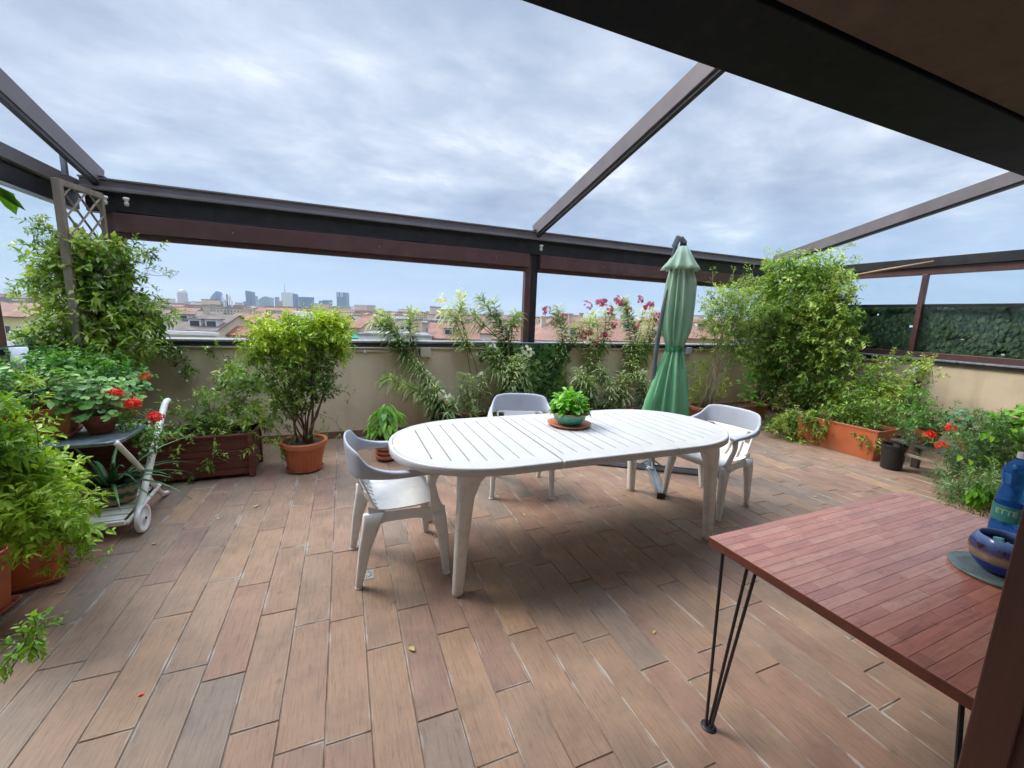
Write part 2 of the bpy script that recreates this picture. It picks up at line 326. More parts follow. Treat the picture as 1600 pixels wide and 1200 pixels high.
    rr = N(t, 'ShaderNodeMapRange'); rr.inputs['To Min'].default_value = 0.42; rr.inputs['To Max'].default_value = 0.72; LK(t, bl.outputs[0], rr.inputs[0]); LK(t, rr.outputs[0], b.inputs['Roughness'])
    bp = N(t, 'ShaderNodeBump'); bp.inputs['Strength'].default_value = 0.35; bp.inputs['Distance'].default_value = 0.004; LK(t, g.outputs[0], bp.inputs['Height']); LK(t, bp.outputs[0], b.inputs['Normal'])
    return m
mb = MB(); uvs = []
TW, TL, GAP = 0.157, 0.62, 0.0015
x = -2.30; rowi = 0
while x < XW1:
    x1 = min(x+TW, XW1); y = -0.2 - rnd.random()*TL
    while y < YW:
        y1 = min(y+TL, YW); y0 = max(y, -0.2)
        if y1-y0 > 0.02:
            a, b_, c_, d_ = x+GAP, x1-GAP, y0+GAP, y1-GAP; e = 0.0025; zt = rnd.uniform(-0.0006, 0.0006)
            vs = [(a+e, c_+e, zt), (b_-e, c_+e, zt), (b_-e, d_-e, zt), (a+e, d_-e, zt), (a, c_, -0.004), (b_, c_, -0.004), (b_, d_, -0.004), (a, d_, -0.004)]
            mb.add(vs, [(0, 1, 2, 3), (4, 5, 1, 0), (5, 6, 2, 1), (6, 7, 3, 2), (7, 4, 0, 3)], rnd.random())
            uvs += [(0, 0), (1, 0), (1, 1), (0, 1)]; uvs += [(0, 0)]*16
        y += TL
    x += TW; rowi += 1
fl = mb.build('terrace_floor', tile_material(), uv=uvs); tag(fl, kind='structure')
mb = MB(); mb.box((2.33, 2.4, -0.154), (9.5, 5.6, 0.3)); o = mb.build('terrace_slab', mat('grout', (0.15, 0.12, 0.10), 0.9, var=0.4, vscale=5, dirt=(0.4, 0.37, 0.33), dscale=2.5, damt=0.7)); tag(o, kind='structure')

# own building below the terrace
own = thing('apartment_block', 'storeys of the block that carries the terrace, below the parapets', 'building', (2.33, -2, -24))
mb = MB(); mb.box((2.33, -1.5, -12.3), (9.8, 13.9, 23.4)); move_in(mb.build('wall', STUCCO), own)

# parapets
def parapet(name, label, a, b, nrm, extras=True, z1=1.10):
    """wall from a to b, inner face on the line a-b, nrm points outwards"""
    a = V(*a, 0); b = V(*b, 0); n = V(*nrm, 0); t = thing(name, label, 'wall', (a+b)/2)
    L = (b-a).length; c = (a+b)/2; rz = math.atan2((b-a).y, (b-a).x)
    mb = MB(); mb.box(c+n*0.10+V(0, 0, (z1-0.3)/2), (L, 0.2, z1+0.3), rz); move_in(mb.build('wall_face', STUCCO), t)
    mb = MB(); k = 0; d = (b-a).normalized(); s0 = 0
    while s0 < L:                                   # coping slabs with joints
        s1 = min(s0+1.25, L); mb.box(a+d*((s0+s1)/2)+n*0.105+V(0, 0, z1+0.0385), (s1-s0-0.004, 0.275, 0.023), rz); s0 = s1
    move_in(mb.build('coping', COPING, bevel=0.004), t)
    mb = MB(); mb.box(c+n*0.10+V(0, 0, z1+0.007), (L, 0.245, 0.038), rz); move_in(mb.build('coping_shade_strip', DARKM), t)  # dark strip standing in for the shade under the coping overhang
    mb = MB(); s0 = 0
    while s0 < L:
        s1 = min(s0+0.33, L); mb.box(a+d*((s0+s1)/2)-n*0.006+V(0, 0, 0.042), (s1-s0-0.003, 0.012, 0.08), rz); s0 = s1
    move_in(mb.build('skirting', mat('skirting_tile', (0.20, 0.10, 0.07), 0.5, var=0.3, vscale=5)), t)
    return t
pb = parapet('parapet_wall', 'beige plastered parapet at the back, facing the city skyline', (XW0, YW), (XW1, YW), (0, 1))
pr = parapet('parapet_wall', 'beige plastered parapet on the right, under the leaf-print screen', (XW1, YW), (XW1, -0.2), (1, 0))
pl_ = parapet('parapet_wall', 'beige plastered parapet on the left, behind the shelf of pots', (XW0, -0.2), (XW0, YW), (-1, 0))
# conduits clipped under the back coping
def part_tube(parent, name, m, path, r, n=8):
    mb = MB(); mb.tube(path, r, n); o = mb.build(name, m, smooth=True); return move_in(o, parent)
part_tube(pb, 'conduit', PIPE, [(XW0+0.05, YW-0.02, 1.068), (6.9, YW-0.02, 1.066)], 0.010)
part_tube(pb, 'conduit', PIPE, [(0.12, YW-0.018, 1.030), (0.86, YW-0.018, 1.030)], 0.009)
mb = MB()
for sx in (0.22, 0.62, 1.9, 3.1): mb.box((sx, YW-0.02, 1.03 if sx < 1 else 1.066), (0.02, 0.03, 0.03))
move_in(mb.build('pipe_clip', WHITEPIPE), pb)
mb = MB(); mb.box((0.92, YW-0.03, 1.02), (0.13, 0.06, 0.12)); move_in(mb.build('junction_box', mat('junction_box', (0.52, 0.44, 0.33), 0.5), bevel=0.006), pb)
mb = MB(); p = PY(1075, 548, YW-0.03); mb.box(p, (0.10, 0.06, 0.11)); move_in(mb.build('junction_box', GREYP, bevel=0.006), pb)
part_tube(pr, 'conduit', PIPE, [(XW1-0.02, YW-0.1, 1.066), (XW1-0.02, 3.25, 1.066)], 0.009)
# short white downpipes
def downpipe(p, label, h=0.3):
    t = thing('downpipe', label, 'pipe', p)
    mb = MB(); mb.tube([V(0, 0, 0), V(0, 0, h)], 0.045, 16); o = mb.build('pipe', WHITEPIPE, t, smooth=True)
    mb = MB(); mb.tube([V(0, 0, -0.12), V(0, 0, 0.0)], 0.048, 16); mb.build('pipe_end', BLACKM, t, smooth=True)
downpipe(PY(37, 596, 3.95), 'white pipe stub by the left parapet, below the climbing plant', 0.24)
downpipe(V(XW1-0.07, 2.93, 0.86), 'white pipe stub on the right parapet, under the screen post', 0.2)

# ------------------------------------------------------------------ pergola
def bez_(ps, n=6):
    out = []
    for i in range(len(ps)-1):
        for k in range(n): u = k/n; out.append(V(*ps[i]).lerp(V(*ps[i+1]), u)-V(0, 0, 0.012*math.sin(u*math.pi)))
    out.append(V(*ps[-1])); return out
pg = thing('pergola', 'dark brown metal pergola frame around and over the terrace', 'pergola', (2.3, 3, 0))
def pbox(name, m, c, d, bevel=0.004, parent=None, rz=0):
    mb = MB(); mb.box(c, d, rz); return move_in(mb.build(name, m, bevel=bevel), parent or pg)
BX0, BX1 = -2.13, 7.12
L = BX1-BX0; cx = (BX0+BX1)/2
# back gutter beam: lip, gutter body, recess
pbox('gutter', RAFT, (cx, 5.12, 2.545), (L, 0.16, 0.085))
pbox('gutter_lip', RAFT, (cx, 5.02, 2.487), (L, 0.035, 0.028))
pbox('gutter_lip', RAFT, (cx, 5.035, 2.575), (L, 0.03, 0.014), bevel=0)
pbox('back_beam', DARKM, (cx, 5.15, 2.40), (L, 0.10, 0.20))
for xa, xb in ((-1.93, 2.26), (2.42, 6.9)):
    pbox('blind_cassette', BROWNM, ((xa+xb)/2, 5.12, 2.215), (xb-xa, 0.13, 0.165))
    pbox('blind_bar', BROWNM, ((xa+xb)/2, 5.14, 2.105), (xb-xa, 0.05, 0.05))
for xc, m, wd in ((2.285, BROWNM, 0.085), (2.375, DARKM, 0.09)):
    pbox('post', m, (xc, 5.17, 1.82), (wd, 0.08, 1.34))
pbox('post', BROWNM, (-1.965, 5.17, 1.82), (0.13, 0.08, 1.34))
pbox('post', DARKM, (6.98, 5.17, 1.82), (0.12, 0.08, 1.34))
# side beams
pbox('side_beam', RAFT, (-2.20, 2.6, 2.50), (0.12, 5.1, 0.10)); pbox('side_beam', DARKM, (-2.23, 2.6, 2.38), (0.08, 5.1, 0.14))
pbox('side_blind', GREYP, (-2.215, 2.6, 2.295), (0.035, 5.1, 0.025))
for y in (4.02, 1.2): pbox('post', BROWNM, (-2.24, y, 1.72), (0.06, 0.05, 1.13))
pbox('side_beam', DARKM, (7.05, 2.5, 2.37), (0.16, 5.1, 0.12)); pbox('side_blind', BROWNM, (7.05, 2.5, 2.265), (0.10, 5.1, 0.09))
for y in (3.09, 1.1): pbox('post', BROWNM, (7.02, y, 1.72), (0.06, 0.055, 1.0))
pbox('bottom_rail', BROWNM, (7.03, 2.6, 1.19), (0.07, 5.0, 0.07))
pbox('top_rail', DARKM, (7.03, 2.6, 1.825), (0.03, 5.0, 0.04), bevel=0.002)
for y0, y1 in ((3.12, 5.05), (1.13, 3.06)):
    mb = MB(); mb.box((7.03, (y0+y1)/2, 1.72), (0.006, y1-y0, 0.98)); move_in(mb.build('clear_pane', PANE), pg)
for y0, y1 in ((4.05, 5.08), (1.23, 4.0)):
    mb = MB(); mb.box((-2.24, (y0+y1)/2, 1.72), (0.006, y1-y0, 1.12)); move_in(mb.build('clear_pane', PANE), pg)
# sloping rafters
def rafter(xc):
    mb = MB(); mb.beam((xc, 5.14, 2.60), (xc, 1.9, 3.34), 0.065, 0.15); move_in(mb.build('rafter', RAFT, bevel=0.004), pg)
    mb = MB(); mb.beam((xc+0.005, 5.10, 2.515), (xc+0.005, 1.9, 3.247), 0.04, 0.03); move_in(mb.build('rafter_track', DARKM), pg)
for xc in (-2.02, 2.36, 6.93): rafter(xc)
for xc in (-2.02, 2.36, 6.93):
    for s_ in (-1, 1):
        pbox('bracket', STEEL, (xc+s_*0.052, 5.06, 2.598), (0.035, 0.07, 0.012), bevel=0.002)
        mb = MB(); mb.tube([(xc+s_*0.052, 5.05, 2.60), (xc+s_*0.052, 5.05, 2.612)], 0.008, 6); move_in(mb.build('bolt', STEEL), pg)
for xc in (-1.0, 0.4, 1.8, 3.4, 5.0, 6.2):
    mb = MB(); mb.tube([(xc, 5.046, 2.215), (xc, 5.056, 2.215)], 0.007, 8); move_in(mb.build('screw_head', STEEL), pg)
mb = MB(); mb.tube(bez_([(-1.9, 5.09, 2.325), (-0.6, 5.085, 2.316), (0.8, 5.09, 2.322), (2.2, 5.085, 2.312)]), 0.005, 5); move_in(mb.build('cable', BLACKM), pg)
pbox('strut', STEEL, (-2.10, 4.78, 2.60), (0.035, 0.035, 0.18))
# front beam near the house and the soffit
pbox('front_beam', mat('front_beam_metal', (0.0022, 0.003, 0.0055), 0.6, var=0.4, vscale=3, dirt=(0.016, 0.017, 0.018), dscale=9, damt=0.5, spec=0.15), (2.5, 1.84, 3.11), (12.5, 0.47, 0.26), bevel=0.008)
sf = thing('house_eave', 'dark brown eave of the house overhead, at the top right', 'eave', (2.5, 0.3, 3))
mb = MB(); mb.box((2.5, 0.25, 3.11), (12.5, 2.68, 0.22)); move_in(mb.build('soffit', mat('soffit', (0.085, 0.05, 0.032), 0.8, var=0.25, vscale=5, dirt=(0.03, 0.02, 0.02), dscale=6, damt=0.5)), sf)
hw = thing('house_wall', 'unseen plastered house wall behind the viewer, made pale to bounce light', 'wall', (2.33, -0.4, 0))  # wall out of view, added for its light; kept pale to brighten the foreground
mb = MB(); mb.box((2.33, -0.4, 1.35), (12.0, 0.3, 3.29)); move_in(mb.build('wall_face', mat('bounce_plaster', (0.78, 0.74, 0.66), 0.9, var=0.05, vscale=2)), hw)

# leaf-print screen on the right (printed sheet with leaves and small holes)
def hedge_screen():
    t = thing('privacy_screen', 'dark green artificial leaf screen behind the right-hand panes', 'screen', (7.10, 2.6, 1.22))
    mb = MB(); r2 = random.Random(5)
    for i in range(11000):
        y = r2.uniform(0.3, 5.05); z = r2.uniform(1.22, 1.805)
        if (math.sin(y*7.1+1)*math.sin(z*13+y*3) > 0.86): continue
        x = 7.10 + r2.uniform(-0.018, 0.018); s = r2.uniform(0.022, 0.042); a = r2.uniform(-0.6, 0.6)-math.pi/2
        d = V(r2.uniform(-0.22, 0.05), math.cos(a), math.sin(a)).normalized(); sd_ = d.cross(V(1, 0, 0)).normalized()
        p = V(x, y, z)
        mb.add([p-d*s, p+sd_*s*0.6, p+d*s, p-sd_*s*0.6], [(0, 1, 2, 3)], r2.random())
    move_in(mb.build('leaves', leafmat('screen_leaf', (0.010, 0.032, 0.016), (0.026, 0.065, 0.030), (0.08, 0.14, 0.055), rough=0.7, trans=0.1)), t)
    mb = MB()
    for k in range(20):
        for j in range(160):
            y = 0.3+j*0.03; z = 1.21+k*0.03
            hole = r2.random() < (0.012+0.05*max(0, math.sin(y*5.3+z*6)-.5))
            if not hole: mb.add([(7.121, y, z), (7.121, y+0.0305, z), (7.121, y+0.0305, z+0.0305), (7.121, y, z+0.0305)], [(0, 1, 2, 3)])
    move_in(mb.build('net', mat('screen_net', (0.010, 0.026, 0.016), 0.8)), t)
hedge_screen()

# lamp holders on the back beam
def lampholder(p, label):
    t = thing('lamp_holder', label, 'lamp', p, group='lamp holders on the back beam')
    mb = MB(); mb.lathe([(0.022, 0.0), (0.024, -0.016), (0.015, -0.022), (0.014, -0.034)], n=16); mb.build('socket', WHITEP, t, smooth=True)
    mb = MB(); mb.lathe([(0.012, -0.034), (0.018, -0.045), (0.019, -0.056), (0.014, -0.070), (0.002, -0.075)], n=16, cap1=True); mb.build('bulb', mat('frosted_bulb', (0.55, 0.52, 0.44), 0.25), t, smooth=True)
lampholder(PY(197, 309, 4.99), 'small white lamp holder near the left end of the back beam')
lampholder(PY(163, 306, 4.97), 'small white lamp holder right beside the wooden trellis top')
lampholder(PY(846, 383, 4.99), 'small white lamp holder above the middle post')

# door leaf close to the viewer on the right
t = thing('door_leaf', 'brown wooden door leaf cutting the right edge, close by', 'door', (0.98, 0, 0))
mb = MB(); mb.box((0.985, 0.02, 1.12), (0.045, 0.44, 2.22)); move_in(mb.build('panel', DOORWOOD, bevel=0.004), t)
mb = MB(); mb.box((0.957, 0.225, 1.12), (0.012, 0.05, 2.22)); move_in(mb.build('edge_trim', DOORWOOD, bevel=0.003), t)
mb = MB(); mb.box((0.959, 0.09, 1.12), (0.008, 0.03, 2.22)); move_in(mb.build('moulding', DOORWOOD, bevel=0.003), t)

# ================================================================== FURNITURE
def stadium_half(x, hl, hw):
    """half width of the table top at x: straight middle with rounded ends"""
    e = 0.62
    if abs(x) <= hl-e: return hw
    u = (abs(x)-(hl-e))/e
    return hw*max(0.0, 1-u**2.25)**(1/2.25)
def oval_table(loc, rz):
    t = thing('oval_table', 'white oval slatted plastic table in the middle of the terrace', 'table', loc, rz)
    hl, hw, Z, TH = 1.212, 0.52, 0.73, 0.014
    seams = (-0.345, 0.475)
    slots = []
    xs = -1.02
    while xs < 1.05:
        if min(abs(xs-s) for s in seams) > 0.05: slots.append(xs)
        xs += 0.0915
    pieces = ((-hl, seams[0]-0.0035), (seams[0]+0.0035, seams[1]-0.0015), (seams[1]+0.0015, hl))
    for xa, xb in pieces:
        br = {xa, xb}
        for s_ in slots:
            if xa < s_-0.005 and s_+0.005 < xb: br |= {s_-0.0046, s_+0.0046}
        n = 60
        for k in range(n+1):
            v = -hl+0.0003+(2*hl-0.0006)*k/n
            if xa < v < xb and not any(abs(v-s_) < 0.009 for s_ in slots): br.add(v)
        for e in (0.0008, 0.003, 0.008, 0.016, 0.03):
            for v in (-hl+e, hl-e):
                if xa < v < xb: br.add(v)
        br = sorted(br); m = MB()
        def inner(x):
            s_ = min(slots, key=lambda q: abs(q-x)); yb = stadium_half(s_, hl, hw)
            return yb-0.115
        for a, b in zip(br, br[1:]):
            ya, yb_ = stadium_half(a, hl, hw)-0.006, stadium_half(b, hl, hw)-0.006
            mid = (a+b)/2; isslot = any(abs(mid-s_) < 0.0045 for s_ in slots)
            if isslot and inner(mid) > 0.06:
                q = inner(mid); segs = [(-1, -q), (q, 1)]
            else: segs = [(-1, 1)]
            for s0, s1 in segs:
                y0a, y0b = (-ya, -yb_) if s0 == -1 else (s0, s0)
                y1a, y1b = (ya, yb_) if s1 == 1 else (s1, s1)
                for zz, fl_ in ((Z, 0), (Z-TH, 1)):
                    f = (0, 1, 2, 3) if not fl_ else (3, 2, 1, 0)
                    m.add([(a, y0a, zz), (b, y0b, zz), (b, y1b, zz), (a, y1a, zz)], [f])
            if isslot and len(segs) == 2:
                q = inner(mid)
                for xx, f in ((a, (0, 1, 2, 3)), (b, (3, 2, 1, 0))):
                    m.add([(xx, -q, Z), (xx, q, Z), (xx, q, Z-TH), (xx, -q, Z-TH)], [f])
                for yy in (-q, q): m.add([(a, yy, Z), (b, yy, Z), (b, yy, Z-TH), (a, yy, Z-TH)], [(0, 1, 2, 3)])
        m.build('tabletop', TABLEP, t)
        # rounded rim and skirt, only along the outline of this piece
        out = []
        prof = [(-0.030, -0.0005), (-0.012, 0.0015), (-0.004, 0.0), (0.0, -0.006), (0.001, -0.040), (-0.003, -0.044), (-0.008, -0.044), (-0.010, -0.02)]
        def ring(x, sy):
            y = stadium_half(x, hl, hw)
            e = 1e-3; dy = (stadium_half(min(x+e, hl), hl, hw)-stadium_half(max(x-e, -hl), hl, hw))/(2*e)
            nn = V(-dy, 1, 0); nn.normalize()
            return [V(x+nn.x*o_, sy*(y+nn.y*o_), Z+z_) for o_, z_ in prof]
        for sy in (-1, 1):
            rings = []
            for v in br:
                vv = min(max(v, -hl+0.0002), hl-0.0002)
                rings.append(ring(vv, sy))
            m = MB(); m.loft(rings, True, True); m.build('rim', TABLEP, t, smooth=True)
    for xc in (-0.45, 0.0, 0.45):
        m = MB(); m.box((xc, 0, Z-TH-0.013), (0.02, 0.9, 0.024)); m.build('crossbar', LEGP, t)
    for sx in (-1, 1):
        for sy in (-1, 1):
            m = MB(); rings = []
            for z, lx, ly, ix, iy in ((0.0, 0.056, 0.054, 0, 0), (0.02, 0.060, 0.056, 0, 0), (0.35, 0.074, 0.066, 0, 0), (0.55, 0.088, 0.076, 0.004, 0.0), (0.63, 0.122, 0.092, 0.016, 0.004), (0.68, 0.165, 0.105, 0.040, 0.010), (0.714, 0.215, 0.12, 0.066, 0.018)):
                k = z/0.73
                px, py = sx*(0.905-0.045*k-ix), sy*(0.425-0.015*k-iy)
                rings.append(sq(px, py, z, lx, ly, 0, 0.32, 3))
            m.loft(rings); m.build('leg', LEGP, t, smooth=True)
    return t
oval_table((1.437, 2.385, 0), 0.0)

def armchair(label, loc, rz, first=None):
    """faces local +Y; origin on the floor under the seat centre"""
    if first is not None:
        c = copy_tree(first); c.location = loc; c.rotation_euler = (0, 0, rz); c['label'] = label; return c
    t = thing('plastic_armchair', label, 'chair', loc, rz, group='white plastic armchairs round the oval table'); t.scale = (0.97, 0.91, 0.99)
    # seat shell: from the front lip back, then up
    prof = [(0.235, 0.385), (0.238, 0.405), (0.228, 0.424), (0.20, 0.434), (0.14, 0.432), (0.06, 0.424), (-0.02, 0.420), (-0.09, 0.420), (-0.135, 0.424), (-0.165, 0.434), (-0.190, 0.452), (-0.210, 0.476), (-0.224, 0.505), (-0.238, 0.540), (-0.252, 0.575), (-0.266, 0.605), (-0.278, 0.630), (-0.290, 0.652)]
    hwid = [0.235, 0.238, 0.24, 0.24, 0.238, 0.232, 0.226, 0.222, 0.219, 0.217, 0.215, 0.214, 0.214, 0.215, 0.216, 0.217, 0.218, 0.218]
    nx = 26; vs = []; fs = []
    for i, (y, z) in enumerate(prof):
        for j in range(nx+1):
            u = -1+2*j/nx; x = u*hwid[i]; e = abs(u)
            up = 0.020*max(0, (e-0.75)/0.25)**2 if i < 10 else 0
            wrap = 0.045*e**2.5 if i >= 10 else 0
            vs.append((x, y+wrap, z+up-0.008*(1-e*e)*(1 if i < 9 else 0)))
    slotcols = {3: 0, 6: 0, 9: 0, 12: 0, 13: 0, 16: 0, 19: 0, 22: 0}
    for i in range(len(prof)-1):
        for j in range(nx):
            slot = (j in (4, 7, 10, 15, 18, 21) and 8 <= i <= 12)
            if slot: continue
            # large opening between shell and back band at both sides
            if i in (13, 14, 15) and (j in (1, 2, 3) or j in (nx-4, nx-3, nx-2)): continue
            a = i*(nx+1)+j; fs.append((a, a+1, a+nx+2, a+nx+1))
    m = MB(); m.add(vs, fs); o = m.build('seat', WHITEP, t, smooth=True)
    so = o.modifiers.new('thick', 'SOLIDIFY'); so.thickness = 0.006; so.offset = 0
    # side aprons
    m = MB()
    for s in (-1, 1):
        top = [V(s*0.236, 0.225, 0.415), V(s*0.232, 0.05, 0.428), V(s*0.218, -0.10, 0.428), V(s*0.213, -0.20, 0.47)]
        bot = [V(s*0.243, 0.225, 0.35), V(s*0.24, 0.05, 0.375), V(s*0.228, -0.10, 0.372), V(s*0.222, -0.20, 0.35)]
        for a, b, c, d in zip(top, top[1:], bot[1:], bot): m.add([a, b, c, d], [(0, 1, 2, 3)])
    m.add([V(-0.236, 0.234, 0.41), V(0.236, 0.234, 0.41), V(0.24, 0.238, 0.375), V(0.10, 0.238, 0.392), V(-0.10, 0.238, 0.392), V(-0.24, 0.238, 0.375)], [(0, 1, 2, 3, 4, 5)])
    o = m.build('apron', WHITEP, t); so = o.modifiers.new('thick', 'SOLIDIFY'); so.thickness = 0.006; so.offset = 0
    # legs: angled channel legs with a small curled foot
    def leg(path, ws, s):
        m = MB(); rings = []
        for (x, y, z), (lx, ly) in zip(path, ws): rings.append(sq(x, y, z, lx, ly, 0, 0.35, 3))
        m.loft(rings); x, y, z = path[0]
        m.lathe([(0.020, 0.0), (0.024, 0.003), (0.022, 0.010)], (x, y, 0), n=16, cap1=True)
        m.build('leg', WHITEP, t, smooth=True)
    for s in (-1, 1):
        leg([(s*0.262, 0.265, 0.0), (s*0.258, 0.26, 0.03), (s*0.250, 0.245, 0.22), (s*0.240, 0.220, 0.36), (s*0.236, 0.205, 0.415)], [(0.036, 0.040), (0.038, 0.044), (0.048, 0.064), (0.052, 0.086), (0.030, 0.10)], s)
        leg([(s*0.212, -0.262, 0.0), (s*0.213, -0.258, 0.03), (s*0.217, -0.225, 0.22), (s*0.222, -0.185, 0.36), (s*0.220, -0.17, 0.43)], [(0.034, 0.040), (0.036, 0.044), (0.046, 0.070), (0.050, 0.10), (0.034, 0.12)], s)
    # arm supports: front uprights bending into the arms
    for s in (-1, 1):
        m = MB(); rings = [sq(x, y, z, lx, ly, 0, 0.3, 3) for x, y, z, lx, ly in ((s*0.240, 0.205, 0.37, 0.030, 0.085), (s*0.246, 0.195, 0.44, 0.026, 0.070), (s*0.258, 0.180, 0.50, 0.024, 0.052), (s*0.268, 0.172, 0.54, 0.024, 0.046), (s*0.268, 0.160, 0.575, 0.024, 0.050), (s*0.272, 0.175, 0.615, 0.028, 0.055), (s*0.275, 0.19, 0.642, 0.034, 0.06))]
        m.loft(rings); m.build('arm_support', WHITEP, t, smooth=True)
    # grey band: arms sweeping into the back rest
    pts = []
    half = [(0.282, 0.245, 0.655, 0.060, 0.028), (0.286, 0.215, 0.658, 0.064, 0.030), (0.287, 0.12, 0.657, 0.056, 0.032), (0.285, 0.02, 0.655, 0.046, 0.036), (0.282, -0.07, 0.658, 0.038, 0.044), (0.274, -0.145, 0.668, 0.030, 0.058), (0.257, -0.205, 0.683, 0.024, 0.086), (0.226, -0.248, 0.708, 0.022, 0.148), (0.170, -0.274, 0.714, 0.021, 0.168), (0.10, -0.290, 0.716, 0.021, 0.174), (0.0, -0.296, 0.716, 0.021, 0.176)]
    full = half + [(-x, y, z, w_, h) for x, y, z, w_, h in reversed(half[:-1])]
    # resample smoothly (Catmull-Rom)
    def cr_(p0, p1, p2, p3, u): return tuple(0.5*((2*b)+(-a+c)*u+(2*a-5*b+4*c-d)*u*u+(-a+3*b-3*c+d)*u**3) for a, b, c, d in zip(p0, p1, p2, p3))
    sm = []
    for i in range(len(full)-1):
        p0 = full[max(i-1, 0)]; p3 = full[min(i+2, len(full)-1)]
        for k in range(4): sm.append(cr_(p0, full[i], full[i+1], p3, k/4))
    sm.append(full[-1]); rings = []
    for i, (x, y, z, w_, h) in enumerate(sm):
        a = sm[max(i-1, 0)]; b = sm[min(i+1, len(sm)-1)]; d = V(b[0]-a[0], b[1]-a[1], 0).normalized(); n = V(-d.y, d.x, 0)
        ring = []; nn = 16
        ends = min(i, len(sm)-1-i); q = 1 if ends > 1 else (0.7 if ends == 0 else 0.93)
        for k in range(nn):
            a_ = 2*math.pi*k/nn; ca, sa = math.cos(a_), math.sin(a_)
            e = 2/3.2; cx_ = math.copysign(abs(ca)**e, ca)*w_/2*q; cz = math.copysign(abs(sa)**e, sa)*h/2*q
            lean = -0.10*cz if h > 0.08 else 0       # the back leans outwards
            ring.append(V(x, y, z)+n*(cx_+lean*-1)+V(0, 0, cz))
        rings.append(ring)
    m = MB(); m.loft(rings); m.build('armrest_back', GREYP, t, smooth=True)
    return t
ch = armchair('white plastic armchair with grey armrests, at the left end of the table', (0.265, 2.405, 0), R(-90+3))
armchair('white plastic armchair with grey back, tucked in behind the table', (1.41, 3.17, 0), R(180-18), ch)
armchair('white plastic armchair with grey armrests, at the right end near the tall vine', (2.83, 2.42, 0), R(90+10), ch)

# wooden work table with hairpin legs ---------------------------------
def stave_material():
    m = bpy.data.materials.new('red_staves'); m.use_nodes = True; t = m.node_tree; b = t.nodes['Principled BSDF']
    at = N(t, 'ShaderNodeAttribute', attribute_name='tone')
    r = ramp(t, [(0, (0.55, 0.19, 0.13)), (0.35, (0.62, 0.225, 0.155)), (0.7, (0.67, 0.27, 0.18)), (1, (0.74, 0.34, 0.24))]); LK(t, at.outputs['Fac'], r.inputs[0])
    tc = N(t, 'ShaderNodeTexCoord'); mp = N(t, 'ShaderNodeMapping'); mp.inputs['Scale'].default_value = (0.10, 1, 1); LK(t, tc.outputs['Object'], mp.inputs[0])
    g = N(t, 'ShaderNodeTexNoise'); g.inputs['Scale'].default_value = 70; g.inputs['Detail'].default_value = 5; g.inputs['Distortion'].default_value = 0.8; LK(t, mp.outputs[0], g.inputs['Vector'])
    gr = ramp(t, [(0.3, (0.70, 0.66, 0.66)), (0.52, (1, 1, 1)), (0.7, (1.15, 1.12, 1.12))]); LK(t, g.outputs[0], gr.inputs[0])
    m1 = N(t, 'ShaderNodeMix', data_type='RGBA', blend_type='MULTIPLY'); m1.inputs[0].default_value = 0.8; LK(t, r.outputs[0], m1.inputs[6]); LK(t, gr.outputs[0], m1.inputs[7])
    d = N(t, 'ShaderNodeTexNoise'); d.inputs['Scale'].default_value = 7; d.inputs['Detail'].default_value = 10; d.inputs['Roughness'].default_value = 0.75; LK(t, tc.outputs['Object'], d.inputs['Vector'])
    mr = N(t, 'ShaderNodeMapRange'); mr.inputs['From Min'].default_value = 0.55; mr.inputs['From Max'].default_value = 0.70; mr.inputs['To Max'].default_value = 0.55; LK(t, d.outputs[0], mr.inputs[0])
    m2 = N(t, 'ShaderNodeMix', data_type='RGBA'); LK(t, mr.outputs[0], m2.inputs[0]); LK(t, m1.outputs[2], m2.inputs[6]); m2.inputs[7].default_value = (0.20, 0.12, 0.11, 1)
    d2 = N(t, 'ShaderNodeTexNoise'); d2.inputs['Scale'].default_value = 4; d2.inputs['Detail'].default_value = 8; LK(t, mp.outputs[0], d2.inputs['Vector'])
    m3r = N(t, 'ShaderNodeMapRange'); m3r.inputs['From Min'].default_value = 0.5; m3r.inputs['From Max'].default_value = 0.75; m3r.inputs['To Max'].default_value = 0.5; LK(t, d2.outputs[0], m3r.inputs[0])
    m3 = N(t, 'ShaderNodeMix', data_type='RGBA'); LK(t, m3r.outputs[0], m3.inputs[0]); LK(t, m2.outputs[2], m3.inputs[6]); m3.inputs[7].default_value = (0.52, 0.32, 0.28, 1)
    LK(t, m3.outputs[2], b.inputs['Base Color'])
    rr = N(t, 'ShaderNodeMapRange'); rr.inputs['To Min'].default_value = 0.16; rr.inputs['To Max'].default_value = 0.42; LK(t, d.outputs[0], rr.inputs[0]); LK(t, rr.outputs[0], b.inputs['Roughness'])
    b.inputs['Coat Weight'].default_value = 0.8; b.inputs['Coat Roughness'].default_value = 0.2; b.inputs['Coat IOR'].default_value = 1.6
    bp = N(t, 'ShaderNodeBump'); bp.inputs['Strength'].default_value = 0.25; bp.inputs['Distance'].default_value = 0.003; LK(t, g.outputs[0], bp.inputs['Height']); LK(t, bp.outputs[0], b.inputs['Normal'])
    return m
wt = thing('work_table', 'reddish butcher-block table on thin black hairpin legs, at the right', 'table', (1.185, 0.985, 0), R(0.8))
TX, TY, TZ = 1.235, 0.79, 0.75
m = MB(); y = 0
r3 = random.Random(3)
